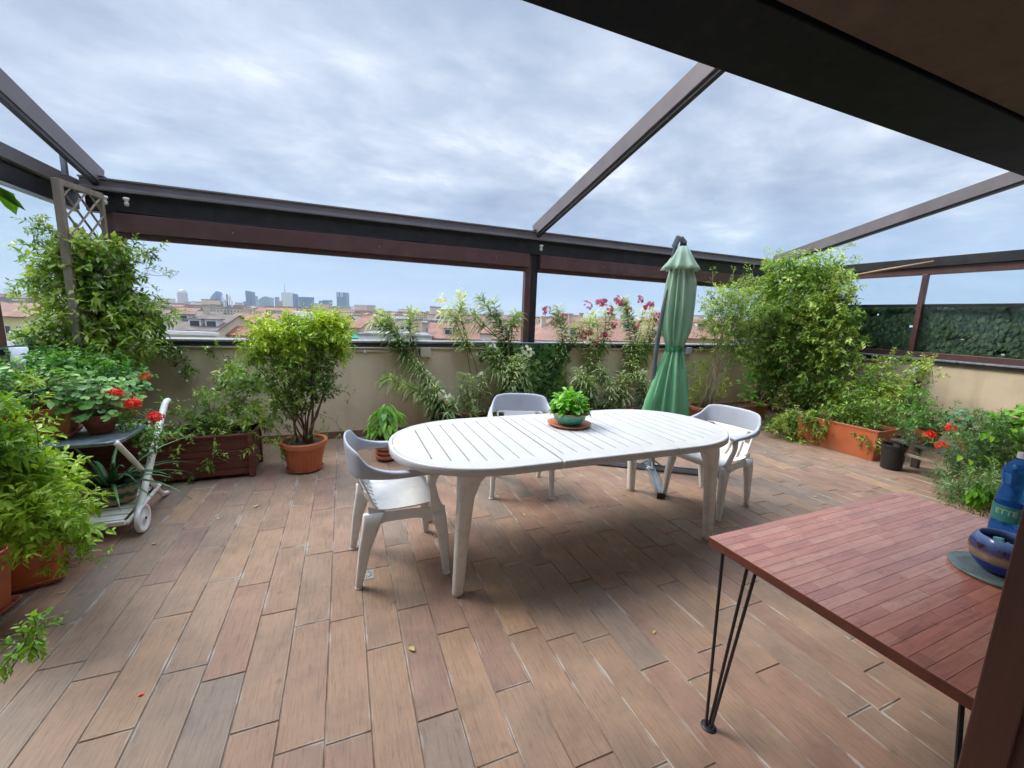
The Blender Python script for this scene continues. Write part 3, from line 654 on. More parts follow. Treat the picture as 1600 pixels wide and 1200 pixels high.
while y < TY-0.001:
    y1 = min(y+0.0330, TY); x = -r3.random()*0.20
    while x < TX:
        x1 = min(x+0.20, TX); x0 = max(0, x); g = 0.0002; e = 0.0006
        m.add([(x0+g+e, -y1+g+e, TZ), (x1-g-e, -y1+g+e, TZ), (x1-g-e, -y-g-e, TZ), (x0+g+e, -y-g-e, TZ), (x0+g, -y1+g, TZ-0.0015), (x1-g, -y1+g, TZ-0.0015), (x1-g, -y-g, TZ-0.0015), (x0+g, -y-g, TZ-0.0011)],
              [(0, 1, 2, 3), (4, 5, 1, 0), (5, 6, 2, 1), (6, 7, 3, 2), (7, 4, 0, 3)], r3.random())
        x += 0.20
    y = y1
m.build('tabletop', stave_material(), wt)
m = MB(); m.box((TX/2, -TY/2, TZ-0.0166), (TX, TY, 0.030)); m.build('table_edge', mat('table_edge', (0.15, 0.04, 0.024), 0.4, var=0.3, vscale=15, dirt=(0.08, 0.03, 0.02), damt=0.5), wt, bevel=0.002)
for (fx, fy, sx, sy) in ((0.055, -0.055, 1, -1), (0.055, -TY+0.055, 1, 1), (TX-0.055, -0.055, -1, -1), (TX-0.055, -TY+0.055, -1, 1)):
    m = MB(); z1 = TZ-0.033; r_ = 0.0055
    a = V(fx-sx*0.02, fy-sy*0.02, z1); b = V(fx+sx*0.015, fy+sy*0.055, z1); c = V(fx+sx*0.0, fy+sy*0.095, z1)
    f = V(fx-sx*0.01, fy-sy*0.0, 0.0)
    for p, o_ in ((a, (-0.006, 0)), (b, (0.006, 0.006)), (c, (0.0, 0.018))):
        q = f+V(o_[0], sy*o_[1], 0.012); m.tube([p, q+(p-q)*0.02, q], r_, 8)
    m.tube([f+V(-0.006, 0, 0.012), f+V(0.0, sy*0.004, 0.008), f+V(0, sy*0.018, 0.012)], r_, 8)
    m.box((fx+sx*0.03, fy+sy*0.035, z1+0.001), (0.10, 0.14, 0.003))
    lg = m.build('hairpin_leg', BLACKM, wt, smooth=False)
    m = MB(); m.lathe([(0.026, 0), (0.027, 0.004), (0.020, 0.007)], (f.x, f.y+sy*0.006, 0.0), n=20, cap1=True); m.build('foot_disc', BLACKM, lg, smooth=False)

# bottle, bowl and tile dish on it
def plastic(name, colr, rough=0.08, alpha_tr=0.75):
    m = bpy.data.materials.new(name); m.use_nodes = True; t = m.node_tree; b = t.nodes['Principled BSDF']
    b.inputs['Base Color'].default_value = (*colr, 1); b.inputs['Roughness'].default_value = rough
    b.inputs['Transmission Weight'].default_value = alpha_tr; b.inputs['IOR'].default_value = 1.2
    return m
bp_ = G(1567, 846, TZ); bt = thing('water_bottle', 'blue plastic water bottle with white cap on the red table', 'bottle', (bp_.x, bp_.y, TZ))
m = MB(); BS = 1.0
prof = [(0.030, 0.0), (0.040, 0.004), (0.044, 0.014), (0.0445, 0.06), (0.044, 0.075), (0.0445, 0.082), (0.0445, 0.150), (0.043, 0.158), (0.0425, 0.165), (0.040, 0.185), (0.036, 0.205), (0.0355, 0.215), (0.038, 0.232), (0.0425, 0.250), (0.0435, 0.262), (0.040, 0.278), (0.031, 0.296), (0.020, 0.308), (0.0145, 0.314), (0.014, 0.326)]
m.lathe(prof, n=36, cap1=True); m.build('bottle_body', plastic('blue_bottle_plastic', (0.05, 0.28, 0.90), 0.06, 0.8), bt, smooth=True)
m = MB(); m.lathe([(0.0165, 0.318), (0.017, 0.320), (0.017, 0.336), (0.015, 0.339)], n=24, rib=(24, 0.02, 0.319, 0.337), cap1=True); m.build('cap', WHITEP, bt, smooth=False)
m = MB(); m.lathe([(0.0452, 0.086), (0.0454, 0.088), (0.0454, 0.142), (0.0452, 0.144)], n=36, cap0=False); lb = m.build('paper_label', mat('bottle_label', (0.03, 0.22, 0.20), 0.35), bt, smooth=True)
# the letters that show on the label, bent round the bottle
fc = bpy.data.curves.new('label_lettering', 'FONT'); fc.body = 'ETTE'; fc.size = 0.026; fc.extrude = 0.0002; fc.align_x = 'CENTER'; fc.align_y = 'CENTER'
fo = bpy.data.objects.new('tmp_text', fc); col.objects.link(fo); dg = bpy.context.evaluated_depsgraph_get(); dg.update()
me = bpy.data.meshes.new_from_object(fo.evaluated_get(dg)); bpy.data.objects.remove(fo)
toc = math.atan2(-bp_.y, -bp_.x)-0.22
for v in me.vertices:
    a = toc+v.co.x/0.0455; r_ = 0.0458+v.co.z*0.5
    v.co = (r_*math.cos(a), r_*math.sin(a), 0.120+v.co.y)
me.materials.append(mat('label_print', (0.45, 0.62, 0.35), 0.4)); lo = bpy.data.objects.new('label_lettering', me); col.objects.link(lo); lo.parent = lb

bw = G(1556, 900, TZ); bw = V(bw.x+0.02, bw.y+0.0, TZ)
sdish = thing('round_tile_dish', 'round grey-green dish under the blue bowl on the red table', 'dish', bw)
m = MB(); m.lathe([(0.100, 0.0), (0.112, 0.003), (0.116, 0.010), (0.112, 0.013), (0.085, 0.009), (0.0, 0.009)], n=48); m.build('dish', mat('green_grey_glaze', (0.17, 0.23, 0.22), 0.3, var=0.3, vscale=25), sdish, smooth=True)
bowl = thing('ceramic_bowl', 'blue glazed ceramic bowl painted with hearts and a tan band', 'bowl', bw+V(0, 0, 0.0095))
m = MB(); m.lathe([(0.036, 0.0), (0.040, 0.003), (0.054, 0.014), (0.072, 0.040), (0.079, 0.068), (0.077, 0.090), (0.066, 0.112), (0.062, 0.117), (0.058, 0.115), (0.067, 0.095), (0.071, 0.068), (0.060, 0.035), (0.0, 0.025)], n=48)
gm = bpy.data.materials.new('bowl_glaze'); gm.use_nodes = True; t = gm.node_tree; b = t.nodes['Principled BSDF']; b.inputs['Roughness'].default_value = 0.12
tc_ = N(t, 'ShaderNodeTexCoord'); sz = N(t, 'ShaderNodeSeparateXYZ'); LK(t, tc_.outputs['Object'], sz.inputs[0])
no_ = N(t, 'ShaderNodeTexNoise'); no_.inputs['Scale'].default_value = 50; LK(t, tc_.outputs['Object'], no_.inputs['Vector'])
ma = N(t, 'ShaderNodeMath', operation='MULTIPLY_ADD'); LK(t, no_.outputs[0], ma.inputs[0]); ma.inputs[1].default_value = 0.012; LK(t, sz.outputs[2], ma.inputs[2])
mr_ = N(t, 'ShaderNodeMapRange'); mr_.inputs['From Max'].default_value = 0.122; LK(t, ma.outputs[0], mr_.inputs[0])
rp = ramp(t, [(0.0, (0.01, 0.02, 0.12)), (0.38, (0.02, 0.04, 0.30)), (0.43, (0.28, 0.20, 0.12)), (0.58, (0.30, 0.23, 0.15)), (0.66, (0.08, 0.05, 0.12)), (0.80, (0.04, 0.06, 0.22)), (0.92, (0.16, 0.25, 0.50)), (1.0, (0.2, 0.3, 0.6))]); LK(t, mr_.outputs[0], rp.inputs[0])
LK(t, rp.outputs[0], b.inputs['Base Color'])
bo = m.build('bowl_body', gm, bowl, smooth=True)
for k in range(10):                                  # painted hearts round the shoulder
    a0 = 2*math.pi*k/10+0.2; pts_ = []
    for q in range(20):
        th = 2*math.pi*q/20; hx = 16*math.sin(th)**3; hy = 13*math.cos(th)-5*math.cos(2*th)-2*math.cos(3*th)-math.cos(4*th)
        zz = 0.086+hy*0.00062; aa = a0+hx*0.00062/0.078; rr_ = 0.0795-(max(0, zz-0.075))*0.22
        pts_.append(V(rr_*math.cos(aa)*1.012, rr_*math.sin(aa)*1.012, zz))
    m = MB(); m.add(pts_, [tuple(range(20))]); m.build('painted_heart', mat('heart_glaze', (0.05, 0.012, 0.012), 0.2), bo)
for k in range(7):
    a = k*0.9; rr_ = 0.018+0.022*(k % 3)/2
    gt = thing('glass_chunk', 'pale blue-green glass chunks lying in the ceramic bowl', 'glass', bw+V(rr_*math.cos(a), rr_*math.sin(a), 0.0095+0.088+0.006*(k % 2)), a, 'glass chunks in the bowl')
    m = MB(); m.box((0, 0, 0), (0.022, 0.016, 0.012), M=Matrix.Rotation(0.6+k, 3, (1, 0.4, 0.2))); m.build('chunk', mat('glass_chunk', (0.25, 0.55, 0.60), 0.15), gt, bevel=0.002)
m = MB(); m.lathe([(0.060, 0.0), (0.0605, 0.001), (0.0, 0.0012)], n=32); o = m.build('glass_bed', mat('glass_gravel', (0.16, 0.30, 0.36), 0.3, var=0.6, vscale=120, bump=0.8, bscale=150), bowl); o.location.z = 0.078

# parasol ---------------------------------------------------------------
PB = V(2.86, 3.16, 0)
um = thing('cantilever_parasol', 'closed faded green parasol on a bent grey pole, behind the table', 'parasol', PB)
m = MB()
def upart(name, mt, m, smooth=False, bevel=0): return move_in(m.build(name, mt, smooth=smooth, bevel=bevel), um)
for k, ln in enumerate((0.66, 0.66, 0.62, 0.66)):
    a = math.atan2(-0.83, -0.55)+k*math.pi/2; d = V(math.cos(a), math.sin(a), 0); n = V(-d.y, d.x, 0)
    m = MB(); c = PB+d*(0.04+ln/2)
    M_ = Matrix((d, n, V(0, 0, 1))).transposed()
    m.box(c+V(0, 0, 0.016), (ln, 0.062, 0.004), M=M_)
    for s_ in (-1, 1): m.box(c+n*s_*0.029+V(0, 0, 0.034), (ln, 0.005, 0.034), M=M_)
    upart('base_arm', STEEL, m)
    m = MB(); m.box(PB+d*(0.04+ln)+V(0, 0, 0.027), (0.012, 0.066, 0.05), M=M_); upart('end_cap', BLACKM, m)
m = MB(); m.lathe([(0.06, 0.0), (0.062, 0.03), (0.036, 0.05), (0.034, 0.24), (0.030, 0.26)], PB, n=20, cap1=True)
for k in range(4):
    a = math.atan2(-0.83, -0.55)+k*math.pi/2; d = V(math.cos(a), math.sin(a), 0); m.beam(PB+d*0.11+V(0, 0, 0.05), PB+d*0.03+V(0, 0, 0.10), 0.012, 0.012)
upart('base_hub', STEEL, m)
def bez(ps, n=14):
    out = []
    for i in range(len(ps)-1):
        p0 = ps[max(i-1, 0)]; p3 = ps[min(i+2, len(ps)-1)]
        for k in range(n):
            u = k/n; out.append(V(*[0.5*((2*b)+(-a+c)*u+(2*a-5*b+4*c-d)*u*u+(-a+3*b-3*c+d)*u**3) for a, b, c, d in zip(p0, ps[i], ps[i+1], p3)]))
    out.append(V(*ps[-1])); return out
PT = PY(1066, 374, 3.14)
pole = bez([tuple(PB+V(0, 0, 0.1)), tuple(PY(1019, 640, 3.20)), tuple(PY(1023, 570, 3.21)), tuple(PY(1032, 505, 3.21)), tuple(PY(1046, 440, 3.20)), (PT.x-0.035, 3.18, PT.z-0.03)], 6)
m = MB(); m.tube(pole, 0.021, 12); upart('pole', mat('pole_paint', (0.09, 0.105, 0.12), 0.4, var=0.15, dirt=(0.2, 0.2, 0.2), damt=0.3), m, True)
m = MB(); m.beam((PT.x-0.045, 3.19, PT.z-0.07), (PT.x-0.02, 3.16, PT.z+0.035), 0.045, 0.05); m.beam((PT.x-0.02, 3.15, PT.z+0.02), (PT.x+0.035, 3.14, PT.z-0.03), 0.04, 0.045); upart('pole_joint', STEEL, m, bevel=0.012)
m = MB(); m.tube([(PT.x+0.02, 3.14, PT.z-0.07), (PT.x+0.02, 3.14, PT.z-0.015)], 0.03, 14); upart('top_collar', BLACKM, m, True)
def canopy_mat():
    m = bpy.data.materials.new('green_canvas'); m.use_nodes = True; t = m.node_tree; b = t.nodes['Principled BSDF']; b.inputs['Roughness'].default_value = 0.85
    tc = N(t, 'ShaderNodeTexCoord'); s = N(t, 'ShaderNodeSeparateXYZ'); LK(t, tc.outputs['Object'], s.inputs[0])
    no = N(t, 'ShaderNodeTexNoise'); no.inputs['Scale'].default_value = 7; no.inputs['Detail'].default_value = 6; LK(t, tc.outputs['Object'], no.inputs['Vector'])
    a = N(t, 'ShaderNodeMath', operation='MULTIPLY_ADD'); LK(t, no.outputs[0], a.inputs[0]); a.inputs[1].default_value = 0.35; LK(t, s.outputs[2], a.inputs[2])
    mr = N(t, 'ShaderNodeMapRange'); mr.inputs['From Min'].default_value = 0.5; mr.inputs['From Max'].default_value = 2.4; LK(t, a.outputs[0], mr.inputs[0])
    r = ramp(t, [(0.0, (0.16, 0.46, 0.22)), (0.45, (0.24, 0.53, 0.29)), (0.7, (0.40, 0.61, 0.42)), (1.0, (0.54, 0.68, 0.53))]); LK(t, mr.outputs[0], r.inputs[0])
    LK(t, r.outputs[0], b.inputs['Base Color'])
    tr = N(t, 'ShaderNodeBsdfTranslucent'); LK(t, r.outputs[0], tr.inputs[0]); x = N(t, 'ShaderNodeMixShader'); x.inputs[0].default_value = 0.25
    LK(t, b.outputs[0], x.inputs[1]); LK(t, tr.outputs[0], x.inputs[2]); LK(t, x.outputs[0], t.nodes['Material Output'].inputs[0]); return m
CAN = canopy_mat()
def fold_ring(c, z, r, amp, n=112, seed=0.0, sxy=(1, 1), folds=11):
    ring = []
    for k in range(n):
        a = 2*math.pi*k/n
        f = math.sin(a*folds+seed+0.6*math.sin(a*2+1))*0.6+math.sin(a*(folds*2+1)+1.3+seed*0.5)*0.25+math.sin(a*5+0.7)*0.3
        f = 1.1-2.0*abs(math.sin(a*folds*0.5+seed+0.5*math.sin(a*3+1)))**0.8+0.35*math.sin(a*4+seed*3)+0.25*math.sin(a*(folds+4)+2)
        rr = r*(1+amp*f); ring.append(V(c[0]+rr*math.cos(a)*sxy[0], c[1]+rr*math.sin(a)*sxy[1], z))
    return ring
X0 = PT.x+0.02
lv = [(2.155, 0.045, 0.10, 0.0), (2.02, 0.085, 0.18, 0.0), (1.85, 0.115, 0.24, 0.01), (1.65, 0.125, 0.26, 0.015), (1.45, 0.118, 0.26, 0.01), (1.30, 0.088, 0.22, 0.01), (1.245, 0.070, 0.14, 0.01), (1.19, 0.090, 0.2, 0.01), (1.05, 0.125, 0.24, 0.0), (0.88, 0.160, 0.24, -0.01), (0.70, 0.195, 0.24, -0.02), (0.55, 0.215, 0.24, -0.03), (0.47, 0.22, 0.25, -0.035)]
rings = []
for i in range(len(lv)-1):
    for k in range(5):
        u = k/5; a, b = lv[i], lv[i+1]; q = [a[j]*(1-u)+b[j]*u for j in range(4)]
        rings.append(fold_ring((X0+q[3]+0.012*(1 if q[0] < 2 else 0), 3.14), q[0], q[1], q[2], seed=q[0]*0.7, sxy=(1, 0.85)))
rings.append(fold_ring((X0-0.023, 3.14), 0.47, 0.22, 0.25, seed=0.33, sxy=(1, 0.85)))
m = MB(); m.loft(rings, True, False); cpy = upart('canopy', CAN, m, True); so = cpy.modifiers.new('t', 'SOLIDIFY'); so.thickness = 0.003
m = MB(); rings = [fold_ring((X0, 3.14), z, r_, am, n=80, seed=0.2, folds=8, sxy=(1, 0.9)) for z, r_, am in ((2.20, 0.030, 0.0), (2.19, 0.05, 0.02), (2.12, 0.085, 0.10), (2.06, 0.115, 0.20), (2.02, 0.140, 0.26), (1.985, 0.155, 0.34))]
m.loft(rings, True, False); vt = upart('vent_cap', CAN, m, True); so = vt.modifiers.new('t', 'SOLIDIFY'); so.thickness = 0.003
m = MB(); rr = []
for z, r_ in ((1.225, 0.088), (1.222, 0.094), (1.262, 0.094), (1.265, 0.088)): rr.append(fold_ring((X0+0.020, 3.14), z, r_, 0.08, n=60, seed=0.5, sxy=(1, 0.85)))
m.loft(rr, False, False); m.beam((X0+0.03, 3.06, 1.25), (X0+0.05, 3.045, 1.05), 0.05, 0.003); upart('tie_strap', mat('green_strap', (0.04, 0.22, 0.09), 0.8), m)

# tea trolley -----------------------------------------------------------
tr_ = thing('plastic_trolley', 'white plastic folding trolley with wheels, carrying pots on the left', 'trolley', (-1.6, 3.5, 0))
TRP = mat('trolley_plastic', (0.80, 0.79, 0.72), 0.4, var=0.04, dirt=(0.50, 0.46, 0.36), dscale=7, damt=0.45)
def tpart(name, mt, m, smooth=False, bevel=0.004, parent=None): return move_in(m.build(name, mt, smooth=smooth, bevel=bevel), tr_) if parent is None else m.build(name, mt, parent)
for X in (-1.30, -1.92):
    m = MB(); P_ = [V(X, 3.27, 0.10), V(X, 3.50, 0.335), V(X, 3.66, 0.50), V(X, 3.86, 0.70), V(X, 3.905, 0.735), V(X, 3.955, 0.742)]
    m.tube(bez([tuple(p) for p in P_], 5), 0.022, 10); tpart('handle_bar', TRP, m, True, 0)
    m = MB(); P_ = [V(X-0.03, 3.19, 0.635), V(X-0.03, 3.45, 0.38), V(X-0.03, 3.72, 0.09), V(X-0.03, 3.78, 0.045), V(X-0.03, 3.85, 0.022)]
    m.tube(bez([tuple(p) for p in P_], 5), 0.017, 10); tpart('cross_leg', TRP, m, True, 0)
    m = MB(); P_ = [V(X-0.02, 3.18, 0.10), V(X-0.02, 3.62, 0.135), V(X-0.02, 3.72, 0.15)]
    m.tube(P_, 0.014, 8); tpart('shelf_rail', TRP, m, True, 0)
    s = 1 if X > -1.5 else -1
    m = MB(); wh = V(X+s*0.035, 3.25, 0.092)
    rg = []
    for r_, dx_ in ((0.0, 0.012), (0.020, 0.014), (0.022, 0.006), (0.070, 0.004), (0.074, 0.012), (0.090, 0.012), (0.092, 0.006), (0.092, -0.010), (0.088, -0.014), (0.0, -0.014)):
        rg.append([wh+V(s*dx_, max(r_, 1e-4)*math.cos(2*math.pi*k/36), max(r_, 1e-4)*math.sin(2*math.pi*k/36)) for k in range(36)])
    m.loft(rg); wl = tpart('wheel', WHITEP, m, True, 0)
    m = MB(); m.tube([wh+V(s*0.012, 0, 0), wh+V(s*0.02, 0, 0)], 0.008, 10); o = m.build('axle_cap', BLACKM); o.parent = wl
m = MB(); m.tube([(-1.9, 3.25, 0.092), (-1.3, 3.25, 0.092)], 0.006, 8); tpart('axle', STEEL, m, True, 0)
m = MB()
for k in range(6): y = 3.22+k*0.078; m.box((-1.62, y, 0.125+k*0.006), (0.56, 0.072, 0.012))
m.box((-1.62, 3.16, 0.115), (0.60, 0.02, 0.03)); tpart('lower_shelf', TRP, m)
m = MB(); m.loft([sq(-1.63, 3.40, z, lx, ly, 0, 0.2, 4) for z, lx, ly in ((0.618, 0.60, 0.44), (0.622, 0.64, 0.48), (0.642, 0.645, 0.485), (0.648, 0.635, 0.475), (0.641, 0.60, 0.44))])
tpart('upper_tray', mat('slate_tray', (0.13, 0.17, 0.20), 0.35, var=0.4, vscale=9, dirt=(0.45, 0.47, 0.45), dscale=7, damt=0.6), m, False, 0)

# floor drain
dr = thing('floor_drain', 'small round metal floor drain beside the left chair leg', 'drain', G(572, 899, 0)+V(0, 0, 0.0018))
m = MB(); m.box((0, 0, 0), (0.085, 0.085, 0.0024)); m.build('cover', mat('drain_steel', (0.45, 0.43, 0.40), 0.4, metal=0.5, dirt=(0.2, 0.17, 0.14), dscale=30, damt=0.6), dr, bevel=0.001)
m = MB()
for k in range(12): a = k*math.pi/6; m.box((0.028*math.cos(a), 0.028*math.sin(a), 0.0015), (0.010, 0.005, 0.001), a)
m.build('drain_slot', BLACKM, dr)
#@@PART3
# ================================================================== PLANTS
def rv(r): return V(r.gauss(0, 1), r.gauss(0, 1), r.gauss(0, 1))
def leaf(mb, p, d, nrm, L, W, tone, droop=0.25, hi=True, wide=0.4):
    d = d.normalized(); s = d.cross(nrm)
    if s.length < 1e-4: s = d.orthogonal()
    s.normalize(); u = s.cross(d)
    if not hi:
        a = p+d*L*wide-V(0, 0, droop*L*0.2)
        mb.add([p, a+s*W*0.5+u*W*0.12, p+d*L-V(0, 0, droop*L*0.6), a-s*W*0.5+u*W*0.12], [(0, 1, 2), (0, 2, 3)], tone); return
    f = W*0.14
    c1 = p+d*L*(wide-0.12)-V(0, 0, droop*L*0.10); c2 = p+d*L*(wide+0.30)-V(0, 0, droop*L*0.34); tp = p+d*L*0.97-V(0, 0, droop*L*0.75)
    mb.add([p, c1+s*W*0.5+u*f, c1, c1-s*W*0.5+u*f, c2+s*W*0.36+u*f, c2, c2-s*W*0.36+u*f, tp],
           [(0, 1, 2), (0, 2, 3), (1, 4, 5, 2), (2, 5, 6, 3), (4, 7, 5), (5, 7, 6)], tone)
def clump(p, f=7.0):
    return 0.5+0.22*math.sin(p.x*f*1.3+1.1+2*math.sin(p.z*f*0.7))+0.18*math.sin(p.z*f+p.y*f*1.7+0.5)+0.12*math.sin(p.x*f*2.9-p.z*f*2.1)
def blob(px, py, Y, rx, ry, dz):
    """ellipsoid of crown: pixel centre and radii at the depth plane Y, real depth radius dz"""
    c = PY(px, py, Y)
    if c.x > 6.3: c = PX(px, py, 6.3)
    k = depth(c)/FPX
    return (c, V(rx*k*1.05, dz, ry*k))
def grow(fol, stm, blobs, n, tl, ll, lw, k, r, up=0.2, out=0.7, grav=0.0, hi=False, droop=0.3, pair=True, tspread=0.25, tb=0.0, wide=0.4, twr=0.0013, bias=0.45, lmin=0.6):
    wts = [max(b[1].x*b[1].z, 1e-4)**0.9 for b in blobs]
    for i in range(n):
        c, rad = r.choices(blobs, wts)[0]
        q = rv(r).normalized(); q = q*(r.random()**bias)
        p = c+V(q.x*rad.x, q.y*rad.y, q.z*rad.z)
        d = (V(q.x/max(rad.x, .05), q.y/max(rad.y, .05), q.z/max(rad.z, .05)).normalized()*out*q.length + rv(r)*0.45+V(0, 0, up)).normalized()
        L = tl*r.uniform(0.5, 1.2); st = L/k; path = [p]; base = min(1, max(0, clump(p)+tb+0.12*q.z))
        for j in range(k):
            d = (d+rv(r)*0.12-V(0, 0, grav)).normalized(); p = p+d*st; path.append(p)
            sd = d.cross(rv(r)).normalized()
            sz = r.uniform(lmin, 1.15)*(0.75 if j == k-1 else 1)
            t_ = min(1, max(0, base+r.uniform(-tspread, tspread)+0.25*(j/k-0.4)))
            nn = (V(0, 0, 1)+rv(r)*0.45).normalized()
            leaf(fol, p, (sd*0.9+d*0.6), nn, ll*sz, lw*sz, t_, droop, hi, wide)
            if pair: leaf(fol, p, (-sd*0.9+d*0.6), nn, ll*sz, lw*sz, t_, droop, hi, wide)
        if twr and stm is not None: stm.tube([path[0], path[len(path)//2], path[-1]], twr, 3, caps=False)
def branch_to(stm, a, b, r0, r1, r, sag=0.1, n=6, wob=0.04):
    a = V(*a); b = V(*b); L = (b-a).length; pts = []
    for i in range(n+1):
        u = i/n; q = a.lerp(b, u)+V(0, 0, -sag*L*4*u*(1-u)*0.0+sag*L*math.sin(u*math.pi))
        if 0 < i < n: q += rv(r)*wob*L*0.3
        pts.append(q)
    stm.tube(pts, [r0+(r1-r0)*i/n for i in range(n+1)], 6); return pts
def star(mb, p, nrm, s, r, n=5, tone=None):
    nrm = nrm.normalized(); a = nrm.orthogonal().normalized(); b = nrm.cross(a); o = r.random()*6
    for k in range(n):
        t = o+2*math.pi*k/n; d = a*math.cos(t)+b*math.sin(t); e = a*math.cos(t+0.5)+b*math.sin(t+0.5); e2 = a*math.cos(t-0.5)+b*math.sin(t-0.5)
        mb.add([p, p+e2*s*0.6+nrm*s*0.1, p+d*s+nrm*s*0.05, p+e*s*0.6+nrm*s*0.1], [(0, 1, 2, 3)], r.random() if tone is None else tone)
def blossoms(mb, blobs, n, s, r, cl=3):
    for i in range(n):
        c, rad = r.choice(blobs); q = rv(r).normalized(); q.y = -abs(q.y); q *= r.uniform(0.75, 1.05)
        p = c+V(q.x*rad.x, q.y*rad.y, q.z*rad.z)
        for k in range(r.randint(1, cl)): star(mb, p+rv(r)*s*1.2, V(q.x, -0.8, 0.3)+rv(r)*0.4, s*r.uniform(0.7, 1.1), r)
def parts(root, **kw):
    for nm, (m, mt, smooth) in kw.items():
        if m.v: move_in(m.build(nm, mt, smooth=smooth), root)
def pot_round(root, c, r0, r1, h, m, rim=0.02, rimh=0.05, rib=None, n=64, saucer=None, name='pot', sm=False):
    b = MB(); b.lathe([(r0*0.97, 0), (r0, 0.006), (r0+(r1-r0)*.07, 0.018), (r0+(r1-r0)*.07, 0.020), (r1-0.008, h-rimh-0.022), (r1-0.006, h-rimh-0.016), (r1-0.004, h-rimh-0.004), (r1-0.004, h-rimh), (r1+rim, h-rimh+0.004), (r1+rim+0.002, h-0.008), (r1+rim-0.004, h), (r1-0.004, h), (r1-0.010, h-0.01), (r1-0.014, h-0.05)], c, n=n, rib=rib)
    if rib: pass
    o = move_in(b.build(name, m, smooth=sm, bevel=0), root)
    b = MB(); b.lathe([(r1-0.012, 0), (0.0, 0.006)], (c[0], c[1], c[2]+h-0.03), n=24, cap0=False); move_in(b.build('soil', SOIL), root)
    if saucer:
        b = MB(); sr, sh = saucer; b.lathe([(sr*0.86, 0.0), (sr, sh), (sr-0.006, sh+0.001), (sr*0.84, 0.006), (0, 0.006)], (c[0], c[1], c[2]-0.001-0.007), n=48); move_in(b.build('saucer', TERRA, smooth=False), root)
def pot_rect(root, cx, cy, z, lx, ly, h, m, rot=0, taper=0.86, rim=0.012, rimh=0.04, rad=0.12, saucer=False, name='pot'):
    b = MB(); q = lambda zz, kx, ex: sq(cx, cy, z+zz, lx*kx+ex, ly*kx+ex, rot, rad, 4)
    b.loft([q(0, taper, 0), q(0.005, taper, 0.004), q(h-rimh, 0.985, 0), q(h-rimh+0.003, 0.985, rim*2), q(h-0.003, 1, rim*2), q(h, 1, rim*2-0.006), q(h, 1, -0.006), q(h-0.01, 1, -0.016), q(h-0.06, 0.97, -0.02)], True, False)
    move_in(b.build(name, m, bevel=0), root)
    b = MB(); rg = sq(cx, cy, z+h-0.035, lx*0.98-0.01, ly*0.98-0.01, rot, rad, 4); b.add(rg, [tuple(range(len(rg)))]); move_in(b.build('soil', SOIL), root)
    if saucer:
        b = MB(); b.loft([sq(cx, cy, z-0.02+0.012, lx*taper+0.02, ly*taper+0.02, rot, 0.1), sq(cx, cy, z+0.02, lx*taper+0.06, ly*taper+0.06, rot, 0.1), sq(cx, cy, z+0.02, lx*taper+0.045, ly*taper+0.045, rot, 0.1), sq(cx, cy, z-0.002, lx*taper+0.01, ly*taper+0.01, rot, 0.1)], True, True); move_in(b.build('saucer', TERRA), root)

# --- trellis and climbing jasmine, left corner
tl = thing('wooden_trellis', 'weathered grey lattice trellis standing in the left corner', 'trellis', (-2.0, 4.8, 0))
ta, tb_ = PY(91, 300, 4.46), PY(160, 330, 4.86)
def tr_at(u, z): return V(ta.x+(tb_.x-ta.x)*u, 4.46+(4.86-4.46)*u, z)
TZT = PY(91, 279, 4.46).z
for u, w_ in ((0, 0.05), (1, 0.032)):
    m = MB(); m.beam(tr_at(u, 0.35), tr_at(u, TZT), w_, w_); move_in(m.build('upright', GREYWOOD, bevel=0.003), tl)
m = MB(); m.beam(tr_at(0, TZT-0.02), tr_at(1, TZT-0.02), 0.035, 0.045); move_in(m.build('top_bar', GREYWOOD, bevel=0.003), tl)
for k in range(-4, 20):
    for s in (1, -1):
        z0 = 0.5+k*0.16; z1 = z0+0.45
        a, b = (0, 1) if s == 1 else (1, 0)
        za, zb = z0, z1; u0, u1 = a, b
        if za < 0.4: f = (0.4-za)/(zb-za); za = 0.4; u0 = a+(b-a)*f
        if za > TZT-0.06 or zb < 0.45: continue
        if zb > TZT-0.05: f = (TZT-0.05-z0)/(z1-z0); zb = TZT-0.05; u1 = a+(b-a)*f
        m = MB(); o_ = V(0.006*s, -0.004*s, 0); m.beam(tr_at(u0, za)+o_, tr_at(u1, zb)+o_, 0.008, 0.024, up=(0.7, -0.7, 0)); move_in(m.build('lattice_slat', GREYWOOD), tl)
r = random.Random(11)
jv = thing('climbing_jasmine', 'white-flowered jasmine climbing the grey trellis in the left corner', 'climber', (-2.0, 4.7, 0))
bl = [blob(130, 392, 4.65, 38, 30, 0.14), blob(160, 425, 4.7, 34, 36, 0.14), blob(90, 420, 4.6, 22, 36, 0.12), blob(135, 465, 4.65, 50, 40, 0.18), blob(180, 480, 4.7, 38, 40, 0.16), blob(155, 525, 4.65, 68, 34, 0.2), blob(222, 492, 4.75, 26, 22, 0.10), blob(88, 520, 4.55, 32, 30, 0.18), blob(205, 535, 4.9, 34, 16, 0.08)]
fo, st, fl_ = MB(), MB(), MB()
grow(fo, st, bl, 820, 0.18, 0.078, 0.036, 5, r, up=0.1, out=0.6, grav=0.06, hi=False, tb=.1)
for i in range(14):
    c, rad = r.choice(bl); branch_to(st, (-2.02+r.uniform(-.1, .1), 4.72, 0.42), c+rv(r)*0.1, 0.007, 0.003, r, sag=0.15)
